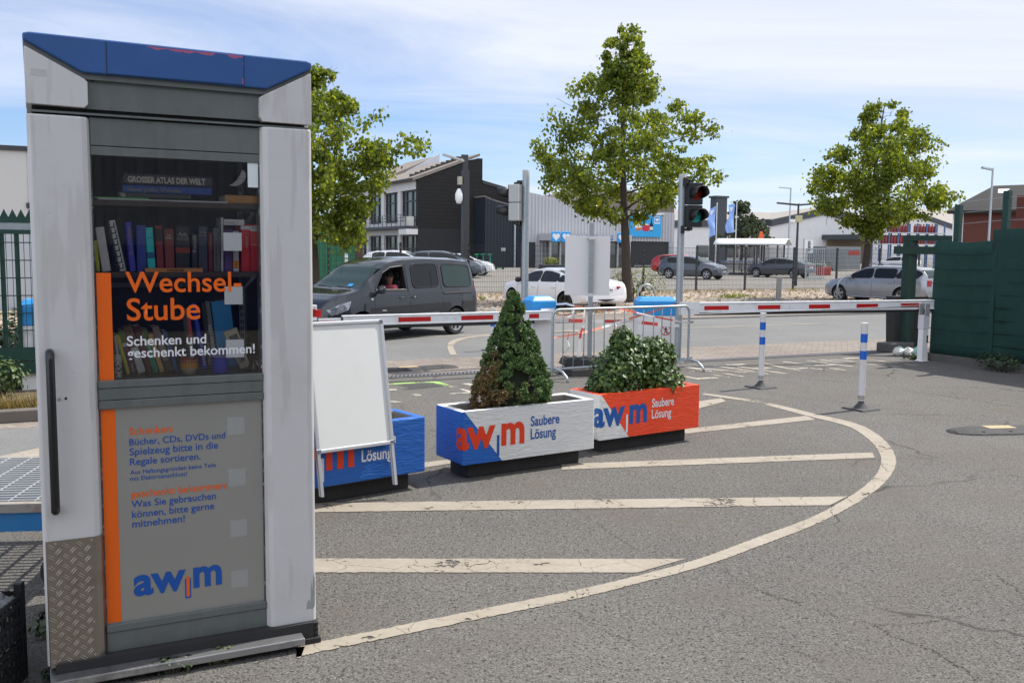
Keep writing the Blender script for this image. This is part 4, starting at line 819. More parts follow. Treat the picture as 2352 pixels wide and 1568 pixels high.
# ---------------------------------------------------------------- white A-frame display board
# it rests against the top edge of the planter, so its plane follows that planter's front
wdir = Vector((math.sin(azL), math.cos(azL), 0)); wn = Vector((-wdir.y, wdir.x, 0)); SLP = .098 / .55
def onboard(px, py):                     # pixel on the leaning plane -> (x along planter, z)
    d = ray(px, py); o = Vector((0, 0, CAM_H)) - (fL * 1 - Vector((0, 0, fL.z)) - wn * .135); n = wn - Vector((0, 0, SLP)); P = o - d * (o.dot(n) / d.dot(n)); return P.dot(wdir), P.z
LEGZ = max(0.0, onboard(910, 1112)[1]); XR, BZ = onboard(903, 1018); XL = onboard(727, 1042)[0]; TZ = onboard(868, 733)[1]; WWID = XR - XL; lean = SLP * TZ; XL -= .0
wl = fL - Vector((0, 0, fL.z)) - wn * .135 + wdir * XL
board = thing('display_board', 'blank white metal-framed standing board leaning in front of the blue planter', 'display board', wl, math.atan2(wdir.y, wdir.x))
def bp(x, z, off=0.0): return Vector((x, lean * z / TZ - off, z))
ALU = mat('anodised_frame', (.68, .69, .70), .32, .65, var=.05)
def bbox(x0, x1, z0, z1, o0, o1, mbx): mbx.hexa([bp(x0, z0, o1), bp(x1, z0, o1), bp(x1, z0, o0), bp(x0, z0, o0)], [bp(x0, z1, o1), bp(x1, z1, o1), bp(x1, z1, o0), bp(x0, z1, o0)])
mb = MB(); bbox(.0, WWID, BZ, TZ, .0, .004, mb); mb.build('panel', mat('board_panel', (.74, .75, .73), .35, var=.03, dirt=(.58, .58, .54, .3), ds=3), board)
mb = MB(); F = .026
bbox(-.004, F, BZ + F, TZ - F, -.004, .014, mb); bbox(WWID - F, WWID + .004, BZ + F, TZ - F, -.004, .014, mb); bbox(-.004, WWID + .004, BZ, BZ + F, -.004, .014, mb); bbox(-.004, WWID + .004, TZ - F, TZ, -.004, .014, mb)
mb.build('clip_frame', ALU, board, bevel=.006)
mb = MB()
for x in (-.006, WWID - F - .006):
    for z in (BZ - .004, TZ - F - .008): bbox(x, x + F + .012, z, z + F + .012, -.006, .0165, mb)
mb.build('corner_caps', mat('chrome', (.75, .75, .75), .12, 1.0, var=.02), board, bevel=.008)
for x in (.0, WWID - .024):
    mb = MB(); bbox(x, x + .024, LEGZ, BZ, .0, .012, mb); mb.build('leg', ALU, board, bevel=.002)
for x in (.0, WWID - .024):
    mb = MB(); zz = TZ - .01; y0 = lean + .012; y1 = lean * .05 + .02
    mb.hexa([(x, y1, LEGZ), (x + .024, y1, LEGZ), (x + .024, y1 + .012, LEGZ), (x, y1 + .012, LEGZ)], [(x, y0, zz), (x + .024, y0, zz), (x + .024, y0 + .012, zz), (x, y0 + .012, zz)]); mb.build('rear_leg', ALU, board)
mb = MB(); mb.hexa([(.024, lean * .5 + .02, BZ * 1.4), (WWID - .024, lean * .5 + .02, BZ * 1.4), (WWID - .024, lean * .5 + .03, BZ * 1.4), (.024, lean * .5 + .03, BZ * 1.4)], [(.024, lean + .012, TZ - .03), (WWID - .024, lean + .012, TZ - .03), (WWID - .024, lean + .022, TZ - .03), (.024, lean + .022, TZ - .03)]); mb.build('rear_panel', MATS['board_panel'], board)
# ---------------------------------------------------------------- barrier cabinets and booms
def cabinet(label, x, y, w, dpt, h, hc, rz, sign=False, holes=False):
    t = thing('barrier_cabinet', label, 'barrier cabinet', (x, y, 0), rz, 'barrier drive cabinets with blue hoods')
    mb = MB(); mb.box(-w / 2 + .01, w / 2 - .01, -dpt / 2 + .01, dpt / 2 - .01, 0, h - hc); mb.build('body', WHITE, t, bevel=.008)
    c = .07; a, b2 = w / 2, dpt / 2; mb = MB()
    mb.hexa([(-a, -b2, h - hc), (a, -b2, h - hc), (a, b2, h - hc), (-a, b2, h - hc)], [(-a, -b2, h - c), (a, -b2, h - c), (a, b2, h - c), (-a, b2, h - c)])
    mb.hexa([(-a, -b2, h - c), (a, -b2, h - c), (a, b2, h - c), (-a, b2, h - c)], [(-a + c, -b2 + c, h), (a - c, -b2 + c, h), (a - c, b2 - c, h), (-a + c, b2 - c, h)])
    mb.build('hood', SKYB, t, bevel=.012)
    if sign:
        RR = mat('sign_red', hexc('#c8231c'), .4); mb = MB(); s = .085; zc = h - hc - .24; xc = .13
        mb.lathe([(s, -.002), (s, -.003), (s * .84, -.003), (s * .84, -.002)], (xc, -dpt / 2 + .009, zc), 28, 'y'); ca = R_(45)
        mb.hexa(*[[(xc + u_ * math.cos(ca) - v_ * math.sin(ca), -dpt / 2 + yy, zc + u_ * math.sin(-ca) - v_ * math.cos(ca)) for u_, v_ in ((-s * .85, -.006), (s * .85, -.006), (s * .85, .006), (-s * .85, .006))] for yy in (.0058, .0068)])
        so = mb.build('no_walking_sign', RR, t)
        mb = MB(); y = -dpt / 2 + .0085; mb.lathe([(0, -.001), (.013, -.001), (.013, 0)], (xc, y, zc + .050), 12, 'y')
        for poly in ([(-.014, .034), (.014, .034), (.012, -.008), (-.012, -.008)], [(-.012, -.008), (.0, -.008), (-.018, -.062), (-.030, -.056)], [(.0, -.008), (.012, -.008), (.030, -.058), (.018, -.064)], [(-.014, .034), (-.010, .026), (-.028, -.002), (-.034, .002)], [(.014, .034), (.010, .026), (.030, .0), (.036, .006)]):
            mb.xz([(xc + a_, zc + b_) for a_, b_ in poly], y - .001, y)
        mb.build('walking_figure', BLACK, so)
    if holes:
        mb = MB()
        for z in (h - hc - .08, h - hc - .14): mb.lathe([(0, -.001), (.008, -.001), (.008, .001)], (.02, -dpt / 2 + .0095, z), 10, 'y')
        mb.build('bolt_holes', BLACK, t)
    return t
RZU = AU
c2 = atY(1237, 760, 13.9); cab2 = cabinet('tall white cabinet with a blue hood at the left boom, behind the conifer', c2.x, 13.9, .40, .34, hz((c2.x, 13.7), 1237, 681), .27, RZU)
c3 = atY(1505, 760, 15.7); cab3 = cabinet('wide white cabinet with a blue hood and a no walking sign, behind the steel barrier', c3.x, 15.7, .68, .42, hz((c3.x, 15.5), 1505, 683), .30, R_(4), sign=True)
c1 = G(72, 912); cab1 = cabinet('white cabinet with a blue hood left of the book booth', c1.x + .06, c1.y, .30, .34, hz(c1, 72, 686), .30, RZU, holes=True)
WB = mat('boom_white', (.72, .73, .74), .4, var=.03, dirt=(.3, .3, .27, .4), ds=8)
def boom(label, P0, P1, h, thick, stripes, rubber=True, s0=.25):
    P0, P1 = Vector(P0), Vector(P1); dv = P1 - P0; L = math.hypot(dv.x, dv.y); rz = math.atan2(dv.y, dv.x)
    t = thing('barrier_boom', label, 'barrier boom', P0, rz, 'red and white barrier booms'); sl = dv.z / L
    def hx(mbx, x0, x1, y0, y1, z0, z1): mbx.hexa([(x0, y0, z0 + sl * x0), (x1, y0, z0 + sl * x1), (x1, y1, z0 + sl * x1), (x0, y1, z0 + sl * x0)], [(x0, y0, z1 + sl * x0), (x1, y0, z1 + sl * x1), (x1, y1, z1 + sl * x1), (x0, y1, z1 + sl * x0)])
    mb = MB(); hx(mb, 0, L, -thick / 2, thick / 2, 0, h); hx(mb, 0, L, -thick / 2 - .008, thick / 2 + .008, h * .84, h * 1.0 + .002); hx(mb, 0, L, -thick / 2 - .008, thick / 2 + .008, -.004, h * .14); mb.build('arm', WB, t, bevel=.006)
    for (a, b2) in stripes:
        mb = MB(); hx(mb, a, b2, -thick / 2 - .0045, thick / 2 + .0045, h * .24, h * .70); mb.build('red_stripe', REDP, t)
    if rubber: mb = MB(); hx(mb, s0, L - .05, -.025, .025, -.045, -.0045); mb.build('rubber_edge', BLACK, t, bevel=.006)
    return t, hx, L
def Pv(px, py, v): # point of a pixel on the plane v
    u, z = onV(px, py, v); return UV(u, v, z)
vb = toUV(c2)[1] - .27
a_, b_ = Pv(1262, 734, vb), Pv(786, 748, vb); lb, hx, LB = boom('left boom reaching from the tall cabinet across the dark van', a_, b_, Pv(1262, 713, vb).z - a_.z, .06, [(.10, .42), (.78, 1.10), (1.52, 1.84)] and [((Pv(x0, 725, vb) - a_).length, (Pv(x1, 725, vb) - a_).length) for x0, x1 in ((1237, 1214), (1131, 1058), (988, 914))])
lb['label'] = 'left boom reaching from the tall cabinet across the dark van'
mb = MB(); hx(mb, -.10, .12, -.045, -.036, -.02, .16); mb.lathe([(0, -.052), (.012, -.052), (.012, -.04)], (.0, 0, .08), 8, 'y'); mb.lathe([(0, -.052), (.012, -.052), (.012, -.04)], (.08, 0, .08), 8, 'y'); mb.build('flange', WB, lb)
mb = MB(); hx(mb, LB, LB + .02, -.04, .04, 0, .115); mb.build('end_cap', BLACK, lb)
mb = MB(); hx(mb, LB + .02, LB + .31, -.026, .026, .012, .10); mb.build('extension', WB, lb)
mb = MB(); hx(mb, LB + .02, LB + .31, -.0295, .0295, .03, .07); mb.build('red_stripe', REDP, lb)
vr = toUV(G(2117, 828))[1] + .0
a_, b_ = Pv(1595, 717.5, vr + .9), Pv(2161, 709, vr); rb, hx, LB = boom('long right boom lying on its white rest post', a_, b_, Pv(1640, 695, vr + .85).z - Pv(1640, 717.5, vr + .85).z, .07, [], s0=.0)
for x0, x1 in ((1615, 1671), (1738, 1789), (1855, 1903), (1964, 2013), (2066, 2110)):
    tt0, tt1 = (x0 - 1595) / 566, (x1 - 1595) / 566
    def along(x):   # invert perspective along the boom
        lo, hi = 0.0, 1.0
        for _ in range(40):
            mid = (lo + hi) / 2; p = a_.lerp(b_, mid); c = CAMROT.transposed() @ (p - Vector((0, 0, CAM_H))); xx = 1176 + FPX * c.x / -c.z
            lo, hi = (mid, hi) if xx < x else (lo, mid)
        return lo * LB
    s_, e_ = along(x0), along(x1); mb = MB(); H_ = Pv(1640, 695, vr + .85).z - Pv(1640, 717.5, vr + .85).z; hx(mb, s_, e_, -.0395, .0395, H_ * .25, H_ * .66); mb.build('red_stripe', REDP, rb)
mb = MB(); hx(mb, -.28, .06, -.05, -.036, -.03, .17); mb.lathe([(0, -.062), (.012, -.062), (.012, -.045)], (-.06, 0, .06), 8, 'y'); mb.lathe([(0, -.062), (.012, -.062), (.012, -.045)], (-.17, 0, .06), 8, 'y'); mb.build('flange', WB, rb)
mb = MB(); mb.tube([(.02, -.06, -.02), (LB * .62, -.062, .05), (LB - .35, -.060, .10)], .008, 6); mb.build('tension_rod', STEEL, rb)
va = toUV(c1)[1] - .25
a_, b_ = Pv(95, 716, va), Pv(727, 736, va); tb3, hx, LB = boom('far left boom mostly hidden behind the book booth', a_ + Vector((0, 0, .0)), b_, .20, .06, [(.5, .85), (1.7, 2.05), (2.9, 3.25)], rubber=False)
mb = MB(); hx(mb, LB - .09, LB - .02, -.0345, .0345, .06, .15); mb.build('red_stripe', REDP, tb3)
# rest post
rp = G(2117, 829); post = thing('rest_post', 'white square rest post carrying the tip of the right boom', 'post', rp, AU)
hp = Pv(2128, 722, vr).z
mb = MB(); mb.box(-.085, .085, -.07, .07, 0, .012); mb.box(-.062, .062, -.05, .05, .012, hp * .72); mb.build('lower_post', WHITE, post, bevel=.004)
mb = MB(); mb.box(-.070, .070, -.058, .058, hp * .70, hp - .004); mb.build('upper_sleeve', mat('sleeve_pale_grey', (.62, .62, .64), .4), post, bevel=.004)
mb = MB(); mb.box(-.055, .055, -.066, -.052, hp - .006, hp + .19); mb.box(-.055, .055, .052, .066, hp - .006, hp + .19); mb.build('fork', mat('fork_grey', (.5, .5, .51), .4, .4), post, bevel=.006)
mb = MB(); mb.box(.028, .058, -.056, -.05, hp * .40, hp * .56); mb.build('latch', BLACK, post)
# ---------------------------------------------------------------- flexible bollards
def bollard(label, P, ztop):
    t = thing('bollard', label, 'bollard', P, AU + R_(4), 'white flexible posts with blue bands'); h = ztop
    mb = MB(); mb.hexa([(-.155, -.155, 0), (.155, -.155, 0), (.155, .155, 0), (-.155, .155, 0)], [(-.14, -.14, .022), (.14, -.14, .022), (.14, .14, .022), (-.14, .14, .022)]); mb.lathe([(.085, .022), (.05, .06), (.032, .085), (.03, .10)], n=16); mb.build('foot', mat('rubber_foot_grey', (.06, .06, .062), .75, var=.4, bump=.4), t, bevel=.004)
    mb = MB(); mb.lathe([(.028, .095), (.038, .105), (.038, h * .965), (.040, h * .97), (.040, h), (.0, h)], n=20); mb.build('post', mat('bollard_white', (.70, .69, .68), .5, var=.04, dirt=(.45, .43, .4, .4), ds=7), t, smooth=True, ang=40)
    for f in (.825, .63):
        mb = MB(); mb.lathe([(.0387, h * f - .05), (.0387, h * f + .05)], n=20); mb.build('reflective_band', mat('blue_band', hexc('#155fc0'), .35, var=.1, vs=200), t, smooth=True)
    mb = MB(); mb.lathe([(.0386, .115), (.0386, .165)], n=20); mb.build('worn_collar', mat('worn_collar', (.35, .33, .29), .8, var=.6, vs=50), t, smooth=True)
    return t
B1 = G(1977, 940); B2 = G(1747, 890); B3 = atY(1131, 800, 16.6); B3.z = 0
bollard('nearest white flexible post with two blue bands, out on the open yard', B1, hz(B1, 1986, 741))
bollard('white flexible post with blue bands below the right boom', B2, hz(B2, 1746, 718))
bollard('white flexible post with blue bands just left of the conifer', B3, hz(B3, 1131, 706))
# ---------------------------------------------------------------- signal poles
def sigpole(label, P, ztop, r):
    t = thing('signal_pole', label, 'pole', P, 0, 'galvanised signal poles'); mb = MB(); mb.lathe([(r * 1.02, 0), (r, ztop - .12), (r, ztop - .11)], n=20); mb.lathe([(.0, 0), (r * 1.9, 0), (r * 1.9, .015), (r, .015)], n=16); mb.build('shaft', GALV, t, smooth=True, ang=40)
    mb = MB(); mb.lathe([(r * 1.03, ztop - .115), (r * 1.05, ztop - .01), (r * .98, ztop), (0, ztop)], n=20); mb.build('cap', mat('pole_cap', (.42, .42, .41), .6), t, smooth=True, ang=40); return t
S1 = atY(1205, 700, 14.5); S1.z = 0; S2 = G(1556, 832)
sigpole('galvanised pole behind the conifer, carrying the signal head seen from behind', S1, hz(S1, 1216, 391), .053)
sigpole('galvanised pole beside the orange planter, carrying the red and green signal head', S2, hz(S2, 1569, 400), .056)
def signal(label, P, rz, z0, z1, w, dep, back=None):
    """housing local: lamps look along -y"""
    t = thing('traffic_signal', label, 'traffic signal', (P[0], P[1], z0), rz, 'two-lamp signal heads'); H = z1 - z0; h = H / 2; HB = mat('signal_black', (.012, .012, .013), .45, var=.2)
    for i in range(2):
        c = h * (i + .5); cell = MB(); cell.box(-w / 2, w / 2, 0, dep, h * i + .004, h * (i + 1) - .004)
        ho = cell.build('housing', back or HB, t, bevel=.012)
        mb = MB(); mb.box(-w / 2 + .004, w / 2 - .004, -.010, -.0005, h * i + .008, h * (i + 1) - .008); mb.build('front_door', HB, ho, bevel=.008)
        R = min(w, h) * .42; mb = MB(); n = 22
        v = []; f = []
        for k in range(n + 1):           # visor: open below, deeper at the top
            a = R_(-38) + (R_(256)) * k / n; dpth = .20 if 0.12 < k / n < .88 else .20 * (.35 + .65 * min(k / n, 1 - k / n) / .12)
            v += [(R * math.cos(a), -.011, c + R * math.sin(a)), (R * 1.04 * math.cos(a), -.011 - dpth, c + R * 1.04 * math.sin(a))]
        mb.add(v, [(2 * k, 2 * k + 1, 2 * k + 3, 2 * k + 2) for k in range(n)]); mb.build('visor', HB, t, smooth=True, solid=.005)
        lm = mat('red_lens', (.20, .004, .004), .25, var=.3, vs=70, bump=.5, bs=90) if i == 1 else mat('green_lens', (.015, .36, .36), .2, var=.35, vs=70, bump=.6, bs=90)
        mb = MB(); mb.lathe([(0, -.035), (R * .5, -.030), (R * .82, -.018), (R * .93, -.0105)], (0, 0, c), 24, 'y'); mb.build('lens', lm, t, smooth=True)
    mb = MB(); mb.box(-w * .38, -w * .12, dep * .2, dep * .7, H, H + .035); mb.box(-w * .70, -w * .3, dep * .3, dep * .6, H + .004, H + .045); mb.box(-w * .72, -w * .60, dep * .25, dep * .75, H - .06, H + .07); mb.box(-w * .38, -w * .12, dep * .2, dep * .7, -.05, 0); mb.box(-w * .78, -w * .25, dep * .3, dep * .6, -.06, -.02); mb.box(-w * .80, -w * .66, dep * .25, dep * .75, -.10, .02); mb.build('bracket', HB, t)
    return t
Q = atY(1600, 470, S2.y - .10); zt_, zb_ = hz(Q, 1596, 419), hz(Q, 1594, 522)
signal('black two-lamp signal with red above and green below, on the right pole', (Q.x - .015, Q.y), R_(22), zb_, zt_, .26, .12)
Q = atY(1186, 470, S1.y); zt_, zb_ = hz(Q, 1186, 424), hz(Q, 1186, 508)
signal('signal head seen from its grey back, on the left pole', (Q.x - .08, Q.y), R_(-112), zb_, zt_, .22, .16, back=mat('signal_grey_back', (.42, .43, .42), .5, var=.08))
# ---------------------------------------------------------------- blank sign, rubber foot, steel barrier
SG = G(1353, 856); zs = hz(SG, 1355, 511); sg = thing('sign_post', 'square steel post in a black rubber foot carrying a blank white sign', 'sign', SG, 0)
mb = MB(); mb.box(-.032, .032, -.032, .032, .02, zs); mb.build('post', GALV, sg, bevel=.004)
b0 = (atY(1297, 680, SG.y).x - SG.x, atY(1400, 680, SG.y).x - SG.x); mb = MB(); mb.box(b0[0], b0[1], .034, .046, hz(SG, 1350, 678), hz(SG, 1350, 542)); mb.build('sign_panel', mat('sign_back_white', (.70, .69, .69), .45, var=.02), sg, bevel=.003)
mb = MB()
for z in (hz(SG, 1350, 680) + .015, hz(SG, 1350, 542) - .03): mb.box(-.042, .044, -.040, .036, z - .02, z + .025); mb.box(-.075, -.03, .02, .036, z - .01, z + .01)
mb.build('clamp', mat('clamp_white', (.62, .62, .62), .4), sg)
def foot(label, P, rz, n=1):
    t = thing('rubber_base', label, 'base', P, rz); mb = MB()
    mb.hexa([(-.40, -.20, 0), (.40, -.20, 0), (.40, .20, 0), (-.40, .20, 0)], [(-.36, -.17, .10), (.36, -.17, .10), (.36, .17, .10), (-.36, .17, .10)]); mb.build('block', BLACK, t, bevel=.012)
    mb = MB()
    for i in range(5): mb.box(-.33 + i * .14, -.25 + i * .14, -.13, .13, .1005, .118)
    mb.build('ribs', mat('rubber_rib', (.05, .05, .052), .6), t, bevel=.006); return t
foot('black rubber base under the blank sign, lowest of two', SG + Vector((-.02, -.16, 0)), R_(24)); foot('black rubber base stacked on the lower base under the blank sign', SG + Vector((-.02, .05, .119)), R_(10))
bl = G(1268, 850, .13); br = G(1580, 828, .13); bl.z = br.z = 0; bd = br - bl; BL_ = bd.length; brz = math.atan2(bd.y, bd.x)
bar = thing('crowd_barrier', 'grey tubular steel crowd barrier wound with torn warning tape', 'crowd barrier', bl, brz); BH = .965; rr = .019
mb = MB(); rad = .10; pts = [(0, 0, .06)]
pts += [(0, 0, BH - rad)] + [(rad - rad * math.cos(a), 0, BH - rad + rad * math.sin(a)) for a in (R_(20), R_(45), R_(70), R_(90))] + [(BL_ - rad, 0, BH)] + [(BL_ - rad + rad * math.sin(a), 0, BH - rad + rad * math.cos(a)) for a in (R_(20), R_(45), R_(70), R_(90))] + [(BL_, 0, .16)]
mb.tube(pts, rr, 10); mb.tube([(0, 0, .14), (BL_ + .06, 0, .14)], rr * .9, 8); mb.build('frame', GALV, bar, smooth=True, ang=60)
mb = MB(); mb.box(BL_, BL_ + .08, -.012, .012, .155, .185); mb.box(BL_, BL_ + .08, -.012, .012, .70, .735); mb.build('hooks', GALV, bar)
for i in range(13):
    x = BL_ * (i + 1) / 14; j = random.uniform(-.006, .006); k = .02 if i == 9 else 0
    mb = MB(); mb.tube([(x + j, 0, .14), (x + k, 0, .5), (x + k - j, 0, .8), (x, 0, BH)], .0085, 6); mb.build('upright', GALV, bar, smooth=True)
for x in (.02, BL_):
    mb = MB(); mb.tube([(x, -.36, .0), (x, -.33, .06), (x, -.22, .13), (x, -.08, .15), (x, .08, .15), (x, .22, .13), (x, .33, .06), (x, .36, 0)], rr, 8); mb.build('foot', GALV, bar, smooth=True)
# tape: red and white blocks along a line
TW, TR = mat('tape_white', (.78, .76, .75), .45), mat('tape_red', hexc('#cf4a42'), .45)
TO = mat('tape_orange', hexc('#dc8266'), .5)
def tape(label, pts, w=.07, seg=.26, mats=None, tw=0.0, sag=.03):
    P = [Vector(p) for p in pts]; path = []
    for i in range(len(P) - 1):
        n = max(3, int((P[i + 1] - P[i]).length / .05))
        for k in range(n + (i == len(P) - 2)):
            t = k / n; q_ = P[i].lerp(P[i + 1], t); q_.z -= sag * 4 * t * (1 - t); path.append(q_)
    mb = MB(); acc = 0; ms = mats or (TR, TW)
    prev = None; ph = random.random() * 6
    for i in range(len(path) - 1):
        a, b = path[i], path[i + 1]; dd = (b - a); acc += dd.length
        def wv(p, d_, s):
            up = Vector((0, 0, 1)) if abs(d_.normalized().z) < .85 else Vector((1, .3, 0)); sd = d_.cross(up).normalized(); u2 = sd.cross(d_).normalized(); an = ph + tw * s; return (u2 * math.cos(an) * 1 + sd * math.sin(an)) * (w / 2) if tw else u2 * (w / 2)
        w0, w1 = wv(a, dd, acc - dd.length), wv(b, dd, acc)
        mb.use(ms[int(acc / seg) % len(ms)]).add([a - w0, b - w1, b + w1, a + w0], [(0, 1, 2, 3)])
    o = mb.build('warning_tape', None, None, fixn=False); return tag(o, label, 'warning tape', 'torn warning tape around the barrier')
bw = Matrix.Translation(bl) @ Matrix.Rotation(brz, 4, 'Z'); bpt = lambda x, z, y=-.03: tuple(bw @ Vector((x, y, z)))
def near(px, py, Y): return tuple(atY(px, py, Y))
tape('orange tape running from the left pole down to the steel barrier top rail', [near(1199, 686, 14.4), near(1215, 690, 14.4), near(1300, 697, 14.0), bpt(1.0, .945)], .03, .5, (TO, TW, TO), .5)
tape('pale tape stretched from the barrier top down to the right barrier post', [bpt(1.15, .955), bpt(BL_, .70)], .022, .35, (TR, TW), .8, .01)
tape('red and white tape stretched level behind the steel barrier to the right pole', [near(1266, 735, 13.3), near(1345, 737, 13.9), near(1450, 738, 14.6), near(1520, 746, 15.1), near(1562, 748, 15.1)], .05, .42, (TW, TR), .0, .0)
tape('orange tape rising behind the barrier to the blue hooded cabinet', [near(1266, 775, 13.2), near(1345, 762, 13.8), near(1450, 730, 14.5), near(1552, 697, 15.15), near(1566, 700, 15.15)], .035, .6, (TO, TO, TW), .7, .01)
tape('thin tape hanging slack along the barrier left end', [near(1266, 718, 13.2), bpt(.32, .90, .03), bpt(.62, .955, .03)], .03, .2, (TW, TR), .8, .02)
def hang(label, x, L, seed):
    random.seed(seed); pts = [bpt(x, .96, -.03)]
    for k in range(1, 7): pts.append(bpt(x - .02 * k * random.uniform(.2, 1.4), .96 - L * k / 6, -.03 - .015 * random.random()))
    return tape(label, pts, .034, .15, (TW, TW, TR), 2.2, 0)
hang('torn tape end hanging lowest at the left of the barrier', .30, .62, 1); hang('torn knotted tape hanging in front of the barrier left third', .52, .66, 2); hang('short torn tape end hanging at the barrier middle', 1.12, .42, 3); hang('tiny tape knot on the barrier top rail', .33, .14, 4)
# ---------------------------------------------------------------- rubber speed humps
def hump(label, P, rz, L, W, pads, end=True):
    t = thing('speed_hump', label, 'speed hump', P, rz, 'black rubber speed humps'); prof = [(-W / 2, .004), (-W / 2 + .01, .016), (-W * .2, .046), (W * .2, .046), (W / 2 - .01, .016), (W / 2, .004)]
    mb = MB(); xs = [(0, 1.0)] if not end else [(-.24, .25), (-.20, .6), (-.10, .88), (0, 1.0)]; xs += [(L, 1.0)]
    o = 0; v = []; f = []
    for x, s in xs:
        for y, z in prof: v.append((x, y * s, z * (s if s > .5 else s * .6)))
    n = len(prof); f = [(i * n + k, (i + 1) * n + k, (i + 1) * n + k + 1, i * n + k + 1) for i in range(len(xs) - 1) for k in range(n - 1)] + [tuple(range(n)), tuple((len(xs) - 1) * n + k for k in range(n))[::-1]] + [(i * n, i * n + n - 1, (i + 1) * n + n - 1, (i + 1) * n) for i in range(len(xs) - 1)]
    RB = mat('hump_rubber', (.035, .035, .036), .75, var=.3, bump=1.0, bs=70); mb.add(v, f); mb.build('body', RB, t)
    mb = MB(); mb_y = mat('hump_reflector', (.45, .34, .19), .5, var=.1, vs=60)
    for x in pads:
        m_ = MB(); m_.box(x, x + .30, -W * .19, W * .19, .0465, .050); m_.build('reflector_pad', mb_y, t)
    m_ = MB()
    for i in range(int(L / .3)):
        for y in (-W * .33, W * .33): m_.lathe([(.022, .033), (.014, .035), (0, .03)], (.05 + i * .3 + .02 * (y > 0), y, 0), 10)
    m_.build('bolt_wells', BLACK, t); return t
hl = G(1040, 843.5); h2 = G(890, 852.5); dv = h2 - hl
hump('flat black rubber speed hump with two yellow pads behind the display board', hl + dv.normalized() * .16, math.atan2(dv.y, dv.x), 2.6, .34, (.42, 1.02, 1.62))
hr = G(2170, 991); h2 = G(2352, 994); dv = h2 - hr
hump('black rubber speed hump with a pale pad at the right edge of the yard', hr + dv.normalized() * .26, math.atan2(dv.y, dv.x) + .18, 2.2, .38, (.16, 1.0))
# ---------------------------------------------------------------- vehicles
def interp(tab, x):
    if x <= tab[0][0]: return tab[0][1]
    for (a, va), (b, vb_) in zip(tab, tab[1:]):
        if x <= b:
            t = (x - a) / (b - a); t = t * t * (3 - 2 * t) * .35 + t * .65
            return va + (vb_ - va) * t
    return tab[-1][1]
TYRE = mat('tyre_rubber', (.014, .014, .015), .75, var=.2); RIM = mat('alloy_rim', (.42, .43, .44), .3, .7, var=.06); RIMD = mat('dark_rim', (.03, .03, .032), .35, .5)
CGL = glassmat('car_glass', (.006, .008, .008), see=.0, rough=.02); CGL2 = glassmat('car_screen', (.022, .040, .036), see=.0, rough=.02)
TRIM = mat('car_trim', (.012, .012, .013), .5); TAIL = mat('tail_lamp', hexc('#a3121a'), .2, coat=.6, var=.1); LAMP = mat('head_lamp', (.26, .28, .31), .12, .6, var=.5, vs=14, coat=1.0); PLATE_ = mat('plate_white', (.75, .75, .74), .4)
def paint(name, col, metal=.35, rough=.32): return mat(name, col, rough, metal, var=.02, coat=1.0, spec=.25)
